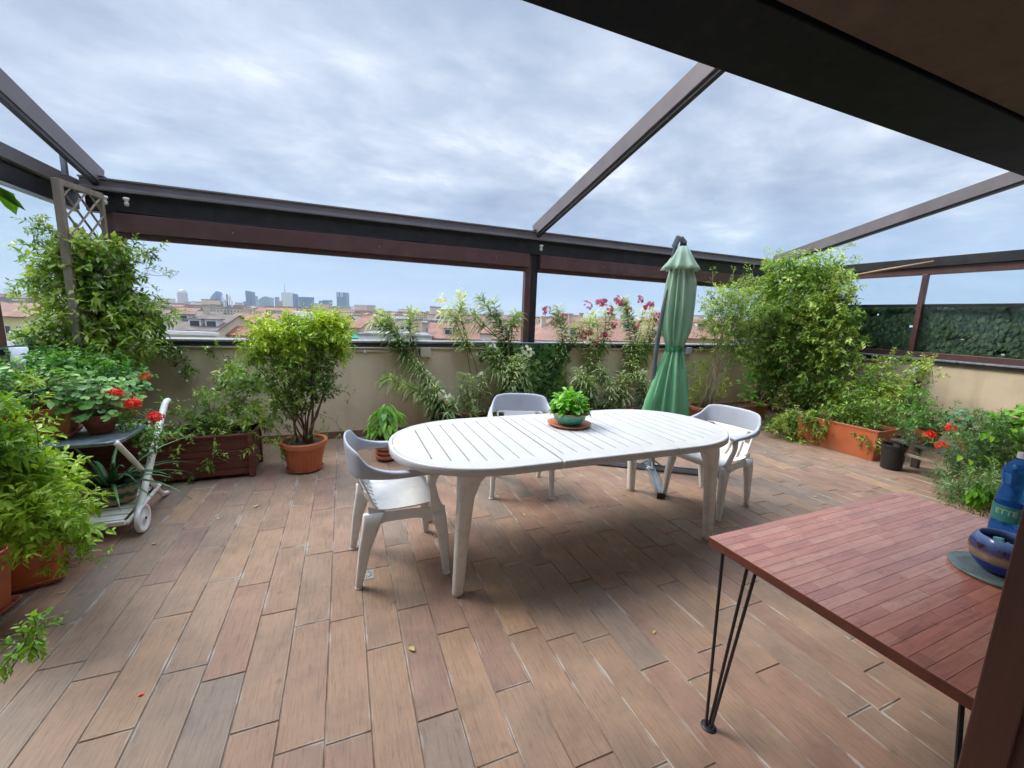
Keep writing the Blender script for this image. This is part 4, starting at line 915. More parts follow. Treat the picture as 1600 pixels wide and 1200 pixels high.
# loose sprays that hang out of the outline
for (a, b) in (((150, 385), (205, 385)), ((200, 440), (268, 432)), ((60, 400), (50, 360)), ((60, 440), (38, 450)), ((230, 480), (275, 485)), ((215, 400), (240, 395)), ((90, 370), (60, 350))):
    pts = branch_to(st, PY(*a, 4.65), PY(*b, 4.62), 0.003, 0.0015, r)
    for p in pts: grow(fo, st, [(p, V(.05, .05, .05))], 3, 0.09, 0.05, 0.02, 3, r)
blossoms(fl_, bl, 330, 0.018, r)
parts(jv, foliage=(fo, L_JAS, False), stems=(st, WOODY, True), blossoms=(fl_, P_WHT, False))

# jasmine strands hanging over the back parapet
def strand(label, pts, n, mt=L_JAS, fl=6, seed=1, Y=5.02):
    r = random.Random(seed); t = thing('jasmine_strand', label, 'climber', PY(*pts[0], Y)); fo, st, bs = MB(), MB(), MB()
    P_ = [PY(x, y, Y) for x, y in pts]; st.tube(bez([tuple(p) for p in P_], 4), 0.0025, 4)
    for p, q in zip(P_, P_[1:]): grow(fo, st, [(p.lerp(q, u), V(.05, .03, .05)) for u in (0.2, 0.5, 0.8)], n, 0.07, 0.045, 0.02, 3, r, up=-0.1, grav=0.1)
    for k in range(fl): star(bs, P_[-1]+rv(r)*0.04+V(0, -.03, 0), V(0, -1, .2)+rv(r)*.4, 0.016, r)
    parts(t, foliage=(fo, mt, False), stems=(st, WOODY, True), blossoms=(bs, P_WHT, False))
strand('jasmine strand hanging over the back parapet just right of the trellis', [(262, 535), (285, 560), (296, 585)], 26, seed=2)
strand('short jasmine sprig hanging between the tall shrub and the trellis', [(325, 540), (345, 548), (355, 575)], 9, seed=3)

# --- long stained planter box with sprawling jasmine
pb_ = thing('planter_box', 'long dark red wooden planter box full of sprawling jasmine', 'planter', (-1.4, 4.25, 0))
x0, x1, y0, y1, zt = -2.12, -0.79, 4.09, 4.47, 0.36
for k in range(6):
    z = 0.035+k*0.058
    for yy in (y0, y1):
        m = MB(); m.box(((x0+x1)/2, yy, z+0.026), (x1-x0-0.05, 0.018, 0.053)); move_in(m.build('board', REDWOOD, bevel=0.003), pb_)
    for xx in (x0, x1):
        m = MB(); m.box((xx, (y0+y1)/2, z+0.026), (0.018, y1-y0-0.05, 0.053)); move_in(m.build('board', REDWOOD, bevel=0.003), pb_)
for xx in (x0, x1, -1.3):
    for yy in (y0, y1):
        if xx == -1.3: continue
        m = MB(); m.box((xx, yy-(0.012 if xx == -1.3 else 0), zt/2+0.015), (0.045, 0.045 if xx != -1.3 else 0.012, zt+0.02)); move_in(m.build('corner_post', REDWOOD, bevel=0.003), pb_)
m = MB(); m.box(((x0+x1)/2, y0, zt+0.028), (x1-x0+0.05, 0.05, 0.018)); m.box(((x0+x1)/2, y1, zt+0.028), (x1-x0+0.05, 0.05, 0.018)); move_in(m.build('top_trim', REDWOOD, bevel=0.003), pb_)
m = MB(); m.box(((x0+x1)/2, (y0+y1)/2, 0.29), (x1-x0-0.03, y1-y0-0.03, 0.03)); move_in(m.build('soil', SOIL), pb_)
r = random.Random(12); fo, st, fl_ = MB(), MB(), MB()
bl = [blob(340, 640, 4.45, 30, 18, 0.10), blob(375, 620, 4.5, 35, 30, 0.12), blob(400, 600, 4.6, 30, 25, 0.12), blob(355, 600, 4.7, 22, 14, 0.08), blob(390, 655, 4.3, 25, 25, 0.1), blob(300, 665, 4.2, 22, 12, 0.08)]
grow(fo, st, bl, 150, 0.16, 0.072, 0.030, 5, r, up=0.1, grav=0.05)
for pts in ([(300, 668), (285, 690), (275, 712)], [(330, 665), (335, 685), (325, 705)], [(375, 660), (385, 690), (392, 705)], [(290, 665), (260, 672), (240, 690)], [(395, 650), (430, 690), (440, 702)], [(350, 665), (340, 700), (325, 728), (290, 738), (262, 748)], [(300, 660), (315, 610), (350, 580), (355, 560)], [(340, 650), (270, 640), (255, 625)]):
    P_ = [PY(x, y, 4.10 if y > 665 else 4.3) for x, y in pts]; P_ = bez([tuple(p) for p in P_], 4); st.tube(P_, 0.0025, 4)
    grow(fo, st, [(p, V(.035, .03, .035)) for p in P_], 6*len(pts), 0.09, 0.05, 0.02, 4, r, up=-0.15, grav=0.08, tb=0.08)
branch_to(st, (-1.0, 4.2, 0.32), PY(300, 605, 4.7), 0.008, 0.004, r, sag=0.1)
branch_to(st, (-1.2, 4.25, 0.32), PY(430, 560, 4.6), 0.007, 0.003, r, sag=-0.05)
blossoms(fl_, bl, 24, 0.014, r)
parts(pb_, foliage=(fo, L_JAS, False), stems=(st, WOODY, True), blossoms=(fl_, P_WHT, False))

# --- ribbed orange pot with a tall yellow-green shrub
c = V(-0.375, 4.16, 0.012)
op = thing('potted_shrub', 'tall yellow-green bushy shrub in a ribbed orange pot by the back parapet', 'potted plant', (c.x, c.y, 0))
pot_round(op, c, 0.138, 0.185, 0.275, TERRAO, rim=0.016, rimh=0.05, rib=(30, 0.012, 0.019, 0.209), n=240, saucer=(0.165, 0.022))
r = random.Random(13); fo, st = MB(), MB()
bl = [blob(442, 540, 4.15, 40, 26, 0.18), blob(502, 530, 4.15, 36, 26, 0.18), blob(515, 548, 4.15, 22, 18, 0.13), blob(412, 556, 4.15, 18, 13, 0.10), blob(430, 518, 4.15, 32, 16, 0.14), blob(512, 512, 4.15, 22, 16, 0.12), blob(470, 580, 4.15, 50, 28, 0.22), blob(450, 625, 4.15, 32, 28, 0.18), blob(495, 600, 4.15, 24, 26, 0.15)]
grow(fo, st, bl[:6], 760, 0.13, 0.050, 0.019, 6, r, up=0.45, out=0.5, tb=0.16, twr=0.001)
grow(fo, st, [blob(x, y, 4.15, 7, 7, .05) for x, y in ((394, 550), (402, 532), (420, 512), (450, 506), (490, 496), (516, 498), (538, 518), (545, 540), (540, 560), (398, 572), (470, 520), (528, 508))], 90, 0.15, 0.05, 0.018, 6, r, up=0.6, out=0.5, tb=0.2)
f2 = MB(); grow(f2, st, bl[6:], 400, 0.13, 0.048, 0.017, 6, r, up=0.3, out=0.5, tb=0.0, twr=0.001)
for i in range(13):
    b_, rad = bl[i % len(bl)]; a = V(c.x+r.uniform(-.07, .07), c.y+r.uniform(-.06, .06), 0.24)
    pts = branch_to(st, a, b_+rv(r)*0.06, 0.010, 0.003, r, sag=0.04, wob=0.06)
grow(f2, st, [(V(c.x+x_, c.y-0.05, 0.36), V(.12, .08, .06)) for x_ in (-.1, .1)], 26, 0.09, 0.035, 0.013, 4, r, up=0.3)
for pts in ([(470, 640), (520, 655), (535, 680)], [(500, 620), (535, 610), (548, 622)], [(430, 600), (400, 625), (395, 650)]):
    P_ = bez([tuple(PY(x, y, 4.1)) for x, y in pts], 3); st.tube(P_, 0.002, 4); grow(f2, st, [(p, V(.03, .03, .03)) for p in P_], 12, 0.07, 0.03, 0.011, 4, r, grav=0.08)
parts(op, foliage=(fo, L_YEL, False), lower_foliage=(f2, leafmat('olive_leaf', (0.05, 0.11, 0.02), (0.14, 0.25, 0.03), (0.32, 0.42, 0.06)), False), stems=(st, WOODY, True))

# --- small pot with drooping leaves on stacked saucers
c = V(0.375, 4.22, 0.03)
sp_ = thing('potted_hydrangea', 'small terracotta pot of drooping pointed leaves behind the left chair', 'potted plant', (c.x, c.y, 0))
pot_round(sp_, c, 0.075, 0.108, 0.20, TERRA, rim=0.008, rimh=0.04, n=40, saucer=(0.125, 0.024))
m = MB()
for k in range(3): m.lathe([(0.108, 0.0), (0.116, 0.004), (0.116, 0.020), (0.108, 0.024)], (c.x, c.y, 0.035+k*0.045), n=40, cap1=True)
move_in(m.build('pot_band', TERRA), sp_)
r = random.Random(14); fo, st = MB(), MB()
for i in range(125):
    a = r.uniform(0, 6.28); q = r.random()**0.6; top = c+V(math.cos(a)*0.15*q, math.sin(a)*0.13*q, 0.20+r.uniform(0.06, 0.38)*(1-0.35*q))
    if r.random() < 0.4: st.tube([c+V(math.cos(a)*0.02, math.sin(a)*0.02, 0.17), c.lerp(top, .5)+V(0, 0, .12), top], 0.003, 4)
    d = V(math.cos(a), math.sin(a), -0.9+r.uniform(-.4, .5)); L_ = r.uniform(0.075, 0.115)
    leaf(fo, top, d, V(math.cos(a)*.7, math.sin(a)*.7, .7)+rv(r)*.25, L_, L_*0.55, r.uniform(0.2, 0.95), 0.4, True, 0.42)
parts(sp_, foliage=(fo, L_BRI, True), stems=(st, STEM, True))

# --- oleanders
def oleander(label, base, stems, flowers, mt_fl, seed, low=(), lt=0.0):
    r = random.Random(seed); t = thing('oleander', label, 'shrub', base); fo, st = MB(), MB()
    more = []
    for pts, u0, dens in stems:
        for q in range(1): more.append(([(x+r.uniform(-24, 24)*(.3+.7*k/len(pts)), y+r.uniform(-8, 14), Y-r.uniform(0, .10)) for k, (x, y, Y) in enumerate(pts)], u0, dens))
    for pts, u0, dens in list(stems)+more:
        P_ = bez([tuple(PY(x, y, Y)) for x, y, Y in pts], 8); n = len(P_)
        st.tube(P_, [0.007-0.0045*i/n for i in range(n)], 6)
        acc = 0.0
        for i in range(n-1):
            if i/n < u0: continue
            seg = P_[i+1]-P_[i]; d = seg.normalized(); acc += seg.length*dens
            while acc > 0.024:
                acc -= 0.024; p = P_[i]+seg*r.random(); fr = i/n; o = r.random()*6
                tone = min(1, max(0, clump(p, 5)+lt+.12+0.35*(fr-0.6)+r.uniform(-.22, .22)))
                for k in range(3):
                    a = o+k*2.09; s1 = d.orthogonal().normalized(); s2 = d.cross(s1); s = s1*math.cos(a)+s2*math.sin(a)
                    sp = 0.75+0.55*(1-fr)+r.uniform(-.15, .5)
                    L_ = r.uniform(0.12, 0.20); dd = (d*(0.7-0.35*(1-fr))+s*sp+rv(r)*.12)
                    leaf(fo, p, dd, d+V(0, -.2, .4), L_, 0.027, tone, 0.35+0.4*(1-fr)+r.uniform(0, .3), True, 0.4)
    for (px, py, Y, n_) in low:
        c = PY(px, py, Y)
        for i in range(n_):
            d = (rv(r)*0.8+V(0, -.1, 0.7)).normalized(); p = c+rv(r)*0.05; q = p+d*r.uniform(.06, .14); st.tube([p, q], 0.002, 3)
            for k in range(8):
                s = rv(r); s = (s-d*s.dot(d)).normalized(); leaf(fo, p.lerp(q, r.random()), d*.5+s*.8, d, r.uniform(.10, .16), 0.019, min(1, max(0, .5+lt+r.uniform(-.35, .4))), .35, True)
    parts(t, foliage=(fo, L_OLE, False), stems=(st, STEM, True))
    for (px, py, Y, n_) in flowers:
        m = MB(); c = PY(px, py, Y)
        for i in range(n_):
            q = rv(r).normalized(); q.y = -abs(q.y); star(m, c+V(q.x*.05, q.y*.04, q.z*.045)+rv(r)*.012, q+V(0, -.5, .3), r.uniform(.022, .034), r)
        o = m.build('flower_cluster', mt_fl); move_in(o, t)
lp = thing('trough_planter', 'long low trough behind the oval table where the oleanders root', 'planter', (2.5, 4.86, 0))
pot_rect(lp, 2.4, 4.86, 0.0, 2.9, 0.30, 0.24, TERRAO, taper=0.95)
oleander('white oleander leaning far left along the parapet, dark drooping leaves', PY(705, 650, 4.85),
    [([(712, 655, 4.85), (700, 630, 4.9), (665, 590, 4.9), (640, 560, 4.95), (618, 525, 5.0), (606, 492, 5.05)], 0.12, 1.5),
     ([(665, 590, 4.9), (648, 555, 5.0), (640, 515, 5.1), (648, 488, 5.15)], 0.35, 1.1),
     ([(645, 555, 4.95), (612, 520, 5.05), (596, 508, 5.1)], 0.3, 1.2),
     ([(705, 650, 4.8), (670, 620, 4.8), (638, 603, 4.85), (612, 588, 4.9)], 0.15, 1.4),
     ([(715, 655, 4.8), (690, 630, 4.75), (680, 605, 4.75)], 0.3, 1.0)],
    [(594, 497, 5.05, 9), (640, 522, 5.0, 5), (700, 622, 4.7, 16), (690, 618, 4.72, 8)], P_WHT, 21, low=[(735, 640, 4.75, 14), (770, 645, 4.75, 10), (700, 645, 4.75, 8)])
oleander('white oleander rising tall and straight behind the chair', PY(742, 650, 4.9),
    [([(742, 655, 4.88), (738, 600, 4.92), (728, 540, 5.0), (722, 500, 5.06), (718, 463, 5.08)], 0.45, 1.5),
     ([(728, 545, 5.0), (712, 500, 5.05), (700, 478, 5.08)], 0.5, 1.2),
     ([(735, 650, 4.85), (752, 600, 4.85), (765, 578, 4.85)], 0.4, 1.2), ([(742, 650, 4.85), (730, 610, 4.8), (738, 590, 4.8)], 0.4, 1.0)],
    [(690, 466, 5.05, 14), (722, 458, 5.05, 16), (752, 586, 4.82, 8), (740, 552, 5, 3)], P_WHT, 22, low=[(755, 620, 4.8, 8)], lt=0.08)
oleander('white oleander with dense dark hanging leaves left of the ivy', PY(800, 645, 4.9),
    [([(805, 650, 4.88), (800, 600, 4.9), (795, 560, 4.95), (785, 520, 5.05), (770, 470, 5.08)], 0.1, 1.7),
     ([(795, 560, 4.95), (800, 520, 5.0), (806, 488, 5.05)], 0.3, 1.5), ([(790, 540, 5), (755, 505, 5.05), (742, 492, 5.05)], 0.4, 1.3),
     ([(805, 640, 4.85), (790, 590, 4.84), (778, 560, 4.84), (775, 545, 4.86)], 0.0, 2.0), ([(815, 640, 4.85), (818, 590, 4.84), (812, 556, 4.86)], 0.0, 2.2), ([(800, 640, 4.82), (795, 600, 4.8), (800, 560, 4.82)], 0.0, 2.0)],
    [(770, 545, 4.9, 12), (826, 552, 4.9, 14), (815, 585, 4.8, 4), (820, 545, 4.9, 6)], P_WHT, 23, lt=-0.08)
Q = lambda x, y: (840+x/3.53, 360+y/3.53)
def fq(lst, Y, n): return [(*Q(x, y), Y, n) for x, y in lst]
oleander('magenta oleander just right of the middle post', PY(880, 650, 4.9),
    [([(885, 655, 4.9), (884, 600, 4.95), (882, 550, 5.0), (876, 510, 5.05), (871, 480, 5.06)], 0.40, 1.6), ([(884, 570, 5.0), (893, 530, 5.05), (898, 505, 5.08)], 0.3, 1.4),
     ([(900, 650, 4.85), (903, 610, 4.85), (905, 575, 4.85)], 0.2, 1.8)],
    fq([(45, 440), (85, 500), (145, 475)], 5.0, 12), P_MAG, 24, lt=0.1)
oleander('magenta oleander with many flower heads, left of the parasol', PY(960, 650, 4.9),
    [([(930, 655, 4.9), (932, 600, 4.93), (935, 540, 5.0), (930, 490, 5.05)], 0.35, 1.5), ([(935, 560, 5.0), (945, 520, 5.04), (946, 485, 5.06)], 0.2, 1.3),
     ([(945, 650, 4.86), (950, 610, 4.86), (940, 580, 4.86)], 0.1, 1.6), ([(920, 640, 4.84), (922, 610, 4.84), (918, 590, 4.84)], 0.1, 1.6)],
    fq([(275, 415), (365, 395), (400, 435), (285, 555), (370, 580), (320, 610), (255, 580), (410, 525), (345, 400)], 4.98, 13), P_MAG, 25, lt=0.1)
oleander('tall magenta oleander right beside the grey parasol pole', PY(995, 650, 4.9),
    [([(985, 655, 4.9), (982, 600, 4.93), (985, 540, 5.0), (975, 465, 5.05)], 0.3, 1.7), ([(985, 560, 5.0), (1000, 520, 5.04), (1004, 485, 5.06)], 0.1, 1.6),
     ([(990, 575, 5.0), (1015, 530, 5.04), (1022, 500, 5.06)], 0.1, 1.5), ([(1000, 650, 4.86), (1005, 610, 4.86), (990, 580, 4.86)], 0.0, 1.6), ([(975, 640, 4.84), (965, 610, 4.84), (972, 590, 4.84)], 0.1, 1.5)],
    fq([(440, 385), (565, 380), (600, 420), (650, 470), (535, 530), (470, 400), (625, 410), (500, 440), (660, 490)], 4.98, 13), P_MAG, 26, lt=0.1, low=[(1010, 640, 4.8, 5), (960, 650, 4.8, 6)])

# --- ivy on the parapet
iv = thing('ivy', 'dark glossy ivy covering the parapet below the middle post', 'climber', (2.45, 5.05, 0.3))
r = random.Random(31); fo, st = MB(), MB()
for i in range(1100):
    if r.random() < 0.75: px, py = r.uniform(815, 885), 545+r.random()**0.9*100
    else: px, py = r.uniform(745, 890), r.uniform(540, 566)
    if px > 868 and py > 610: continue
    if r.random() < 0.25*abs(px-850)/40: px = 850+(px-850)*0.6
    p = PY(px, py, 5.03-r.random()*0.09); a = -math.pi/2+r.uniform(-1.1, 1.1); d = V(math.cos(a), r.uniform(-.35, 0), math.sin(a)); L_ = r.uniform(.045, .075)
    nn = V(0, -1, .35)+rv(r)*.25; s = d.cross(nn).normalized(); t_ = min(1, max(0, clump(p, 9)-0.05+r.uniform(-.25, .3)))
    o = p-d*L_*.4
    fo.add([o, o+(s*.55+d*.05)*L_, o+(s*.25+d*.38)*L_, o+d*L_, o+(-s*.25+d*.38)*L_, o+(-s*.55+d*.05)*L_, o-d*.12*L_+s*.25*L_, o-d*.12*L_-s*.25*L_], [(0, 6, 1, 2), (0, 2, 3), (0, 3, 4), (0, 4, 5, 7)], t_)
for i in range(8): branch_to(st, PY(r.uniform(825, 870), 650, 5.06), PY(r.uniform(800, 885), 548, 5.06), 0.005, 0.002, r, sag=0.02)
parts(iv, foliage=(fo, L_IVY, False), stems=(st, WOODY, True))

# --- basil in the turquoise bowl, on the table
bc = G(889, 664, 0.7305); bc.z = 0.7312
bp2 = thing('potted_basil', 'lush green basil in a turquoise terracotta bowl on the oval table', 'potted plant', bc)
m = MB(); m.lathe([(0.118, 0.0), (0.135, 0.004), (0.158, 0.016), (0.160, 0.020), (0.154, 0.020), (0.13, 0.009), (0, 0.009)], n=56); m.build('saucer', mat('saucer_clay', (0.50, 0.17, 0.09), 0.6, var=0.12, dirt=(0.55, 0.35, 0.25), damt=0.4), bp2, smooth=True)
m = MB(); m.lathe([(0.068, 0.010), (0.075, 0.012), (0.108, 0.045), (0.122, 0.078), (0.126, 0.089)], n=56); m.build('bowl', mat('turquoise_glaze', (0.08, 0.42, 0.34), 0.25, var=0.15, vscale=12, dirt=(0.2, 0.5, 0.42), damt=0.3), bp2, smooth=True)
m = MB(); m.lathe([(0.126, 0.089), (0.142, 0.092), (0.145, 0.098), (0.140, 0.103), (0.126, 0.102), (0.118, 0.085), (0.10, 0.07)], n=56, cap0=False); m.build('rim', mat('clay_rim', (0.40, 0.23, 0.13), 0.6, var=0.2, vscale=18), bp2, smooth=True)
m = MB(); m.lathe([(0.112, 0.078), (0, 0.082)], n=24, cap0=False); m.build('soil', SOIL, bp2)
r = random.Random(32); fo, st = MB(), MB()
for i in range(260):
    q = rv(r).normalized(); q.z = abs(q.z)*0.9+.1; p = V(q.x*.112, q.y*.108, .09+q.z*.155)*1.0; p = V(p.x, p.y, p.z)*r.uniform(.75, 1.05); p.z = max(p.z, .112)
    d = V(q.x, q.y, r.uniform(-.25, .55)).normalized(); L_ = r.uniform(.042, .072)
    leaf(fo, p, d, V(0, 0, 1)+q*.6+rv(r)*.25, L_, L_*.62, min(1, max(0, .25+.5*q.z+r.uniform(-.3, .4))), .45, True, .42)
for i in range(16): a = r.uniform(0, 6.28); st.tube([V(.03*math.cos(a), .03*math.sin(a), .07), V(.07*math.cos(a), .07*math.sin(a), .19)], .003, 5)
o = fo.build('foliage', L_BAS, bp2, smooth=True); st.build('stems', STEM, bp2, smooth=True)

# --- shrubs right of the parasol
r = random.Random(33)
c = V(4.85, 4.35, 0)
t = thing('potted_tree', 'multi-stemmed small-leaved bush with pale stems in a terracotta pot near the right chair', 'potted plant', c)
pot_round(t, (c.x, c.y, 0.01), 0.17, 0.225, 0.30, TERRA, rim=0.015, n=48, saucer=(0.24, .03))
fo, st, fl_ = MB(), MB(), MB()
bl = [blob(1130, 480, 4.4, 32, 32, .22), blob(1165, 500, 4.4, 32, 40, .25), blob(1120, 515, 4.35, 26, 28, .2), blob(1150, 545, 4.4, 34, 24, .22), blob(1160, 460, 4.5, 22, 18, .18), blob(1180, 530, 4.45, 26, 35, .2)]
grow(fo, st, bl, 900, 0.17, 0.052, 0.019, 6, r, up=0.4, tb=0.05)
for i in range(11):
    b_, rad = bl[i % len(bl)]; branch_to(st, (c.x+r.uniform(-.08, .08), c.y+r.uniform(-.06, .06), .27), b_+rv(r)*.08, .012, .004, r, sag=.03, wob=.07)
for px in (1110, 1142, 1172):
    P_ = [PY(px, 470, 4.5), PY(px+3, 440, 4.5), PY(px+4, 424, 4.5)]; st.tube(P_, .002, 4); grow(fo, st, [(p, V(.03, .03, .04)) for p in P_], 12, .07, .03, .012, 3, r, up=.6)
parts(t, foliage=(fo, L_JAS, False), stems=(st, PALEBARK, True))
c = V(4.25, 4.62, 0)
t = thing('potted_shrub', 'light yellow-green shrub half hidden behind the closed parasol', 'potted plant', c)
pot_round(t, (c.x, c.y, 0.01), 0.14, 0.18, 0.26, TERRA, rim=0.012, n=48)
fo, st = MB(), MB(); bl = [blob(1088, 585, 4.6, 22, 26, .14), blob(1095, 625, 4.55, 26, 26, .16), blob(1100, 660, 4.5, 24, 20, .14), blob(1078, 650, 4.55, 18, 24, .12), blob(1125, 600, 4.6, 14, 18, .1)]
grow(fo, st, bl, 330, 0.12, 0.042, 0.014, 5, r, up=0.2, tb=0.1)
for b_, rad in bl: branch_to(st, (c.x, c.y, .24), b_, .006, .002, r)
parts(t, foliage=(fo, L_YEL, False), stems=(st, WOODY, True))
# dark broad-leaved plant
c = V(5.45, 4.45, 0)
t = thing('broadleaf_plant', 'dark green broad-leaved plant at the foot of the tall corner vine', 'plant', c)
pot_rect(t, c.x+0.2, c.y, 0.0, 0.9, 0.32, 0.28, TERRA, taper=.9)
fo, st = MB(), MB()
for (px, py, n_) in ((1180, 585, 18), (1205, 570, 20), (1170, 615, 22), (1160, 600, 16), (1200, 605, 22), (1225, 590, 14), (1185, 630, 14), (1215, 625, 14)):
    cc = PY(px, py, 4.3)
    st.tube([V(c.x+r.uniform(-.2, .2), c.y, .26), cc], .004, 5)
    for i in range(n_):
        a = r.uniform(0, 6.28); p = cc+rv(r)*.045; L_ = r.uniform(.08, .13)
        leaf(fo, p, V(math.cos(a), math.sin(a), r.uniform(-.3, .3)), V(0, -.3, 1)+rv(r)*.2, L_, L_*.5, min(1, max(0, r.uniform(.2, 1)-.1)), .35, True)
parts(t, foliage=(fo, L_BRI, True), stems=(st, STEM, True))
# big corner jasmine
cv = thing('climbing_jasmine', 'huge jasmine vine filling the right corner up to the beam', 'climber', (6.3, 4.7, 0))
bl = [blob(1235, 430, 4.7, 40, 28, .25), blob(1280, 420, 4.6, 42, 24, .25), blob(1255, 470, 4.6, 60, 40, .3), blob(1215, 500, 4.6, 40, 45, .28), blob(1290, 490, 4.5, 42, 45, .3), blob(1250, 540, 4.5, 60, 42, .3), blob(1300, 545, 4.35, 34, 38, .28), blob(1225, 590, 4.5, 45, 36, .25), blob(1280, 595, 4.4, 48, 32, .28), blob(1255, 630, 4.35, 40, 20, .2), blob(1205, 450, 4.75, 20, 30, .15), blob(1310, 600, 4.2, 22, 34, .2), blob(1302, 455, 4.5, 22, 32, .2), blob(1308, 520, 4.3, 20, 40, .2), blob(1195, 560, 4.5, 26, 40, .2), blob(1200, 480, 4.6, 24, 40, .2), blob(1325, 640, 4.1, 22, 20, .15)]
fo, st, fl_ = MB(), MB(), MB(); r = random.Random(34)
grow(fo, st, bl, 2400, 0.20, 0.078, 0.034, 5, r, up=0.1, grav=0.08, out=.6, bias=.55)
for i in range(22):
    c_, rad = r.choice(bl); branch_to(st, (6.3+r.uniform(-.3, .3), 4.6, .1), c_+rv(r)*.1, .010, .003, r, sag=.1)
for (a, b, Y) in (((1200, 430), (1195, 395), 4.8), ((1215, 425), (1230, 395), 4.8), ((1270, 410), (1330, 385), 4.6), ((1300, 420), (1345, 412), 4.5), ((1310, 440), (1330, 450), 4.4), ((1240, 410), (1300, 392), 4.6), ((1320, 500), (1335, 520), 4.3), ((1320, 560), (1340, 590), 4.2), ((1190, 460), (1160, 425), 4.8)):
    pts = branch_to(st, PY(*a, Y), PY(*b, Y), .003, .0015, r)
    for p in pts: grow(fo, st, [(p, V(.05, .05, .05))], 3, .10, .05, .02, 3, r, tb=.2)
branch_to(st, PY(1140, 605, 4.2), PY(1215, 590, 4.25), .004, .002, r, sag=.12)
blossoms(fl_, bl, 120, .015, r)
parts(cv, foliage=(fo, L_JAS, False), stems=(st, WOODY, True), blossoms=(fl_, P_WHT, False))
t = thing('wooden_post', 'weathered wooden post inside the right corner vine', 'post', (6.72, 4.33, 0))
m = MB(); x_ = 6.72; m.box((x_, 4.33, 1.15), (.06, .06, 2.3)); m.box((x_-.5, 4.66, 1.15), (.05, .05, 2.2)); m.beam((x_-.5, 4.64, 2.1), (x_, 4.35, 2.1), .03, .04)
move_in(m.build('post', GREYWOOD, bevel=.003), t)
t = thing('bamboo_pole', 'thin brown pole lying along the right side beam, poking out of the vine', 'pole', PX(1300, 437, 6.6))
m = MB(); m.tube([PX(1295, 438, 6.75), PX(1380, 422, 6.8), PX(1459, 409, 6.85)], .017, 8); move_in(m.build('pole', mat('bamboo', (.30, .17, .11), .6, var=.2), smooth=True), t)
m = MB(); a_ = PX(1459, 409, 6.85); m.lathe([(.018, -.004), (.018, .004)], a_, n=10, cap1=True); move_in(m.build('pole_end', mat('bamboo_end', (.12, .06, .04), .7)), t)

# --- right orange trough
t = thing('trough_planter', 'long orange trough with trailing jasmine against the right side', 'planter', (5.8, 3.05, 0))
pot_rect(t, 5.78, 3.06, 0.0, .42, .92, .36, TERRAO, rot=R(2), taper=.94, rimh=.03, rim=.004, rad=.06)
bl = [blob(1235, 660, 3.6, 35, 12, .1), blob(1290, 655, 3.25, 50, 18, .12), blob(1340, 640, 3.05, 30, 28, .12), blob(1375, 650, 2.8, 25, 25, .12), blob(1250, 680, 3.45, 25, 8, .06), blob(1360, 600, 3.1, 16, 20, .1), blob(1395, 615, 3.0, 22, 25, .12), blob(1215, 665, 3.9, 25, 14, .1)]
fo, st, fl_ = MB(), MB(), MB(); r = random.Random(35)
grow(fo, st, bl, 600, .15, .064, .027, 5, r, up=0.05, grav=.08)
for pts in ([(1300, 665), (1290, 680), (1283, 690)], [(1345, 670), (1360, 690), (1375, 695)], [(1250, 670), (1240, 690), (1215, 688)], [(1330, 620), (1345, 585), (1335, 560)], [(1370, 600), (1380, 575), (1410, 560)]):
    P_ = bez([tuple(PX(x, y, 5.60 if y > 660 else 6.2)) for x, y in pts], 4); st.tube(P_, .0025, 4); grow(fo, st, [(p, V(.05, .05, .05)) for p in P_], 20, .09, .048, .02, 4, r, grav=.08)
blossoms(fl_, bl, 20, .014, r)
parts(t, foliage=(fo, L_JAS, False), stems=(st, WOODY, True), blossoms=(fl_, P_WHT, False))
r = random.Random(38)
t = thing('climbing_jasmine', 'loose jasmine creeping up the right parapet above the bench', 'climber', (6.5, 2.8, 0))
fo, st = MB(), MB()
for pts in ([(1385, 660), (1392, 610), (1380, 575)], [(1400, 660), (1420, 610), (1452, 572), (1458, 600)], [(1370, 610), (1350, 575), (1395, 560)], [(1420, 640), (1432, 600), (1430, 575)]):
    P_ = bez([tuple(PX(x, y, 6.5)) for x, y in pts], 5); st.tube(P_, .003, 4); grow(fo, st, [(p, V(.09, .07, .07)) for p in P_], 48, .11, .058, .025, 4, r, grav=.05, tb=.05)
parts(t, foliage=(fo, L_JAS, False), stems=(st, WOODY, True))
r = random.Random(36)
st = MB(); t = thing('bare_branch', 'bare brown climbing stem against the right parapet', 'branch', PX(1340, 600, 6.9))
branch_to(st, PX(1315, 610, 6.9), PX(1345, 650, 6.9), .012, .008, r); branch_to(st, PX(1345, 600, 6.93), PX(1395, 595, 6.93), .006, .004, r); parts(t, branch=(st, WOODY, True))

# --- dark bench with pots on the right
bn = thing('wooden_bench', 'low dark wooden bench carrying pots by the right parapet', 'bench', (5.55, 2.1, 0))
a0, a1 = V(5.50, 2.46, 0), V(5.36, 1.52, 0); dd = (a1-a0).normalized(); nn = V(-dd.y, dd.x, 0)*1; nn = V(abs(nn.x), nn.y, 0)
BENCH = mat('bench_wood', (0.05, 0.04, 0.035), .6, var=.4, vscale=12, dirt=(.2, .18, .15), damt=.4)
for k in range(4):
    o_ = nn*(0.05+k*.105); m = MB(); m.beam(a0+o_+V(0, 0, .315), a1+o_+V(0, 0, .315), .09, .025); move_in(m.build('seat_slat', BENCH, bevel=.003), bn)
for u in (0.06, .94):
    for o_ in (.05, .36):
        m = MB(); p = a0.lerp(a1, u)+nn*o_; m.box(p+V(0, 0, .15), (.06, .06, .30)); move_in(m.build('leg', BENCH, bevel=.003), bn)
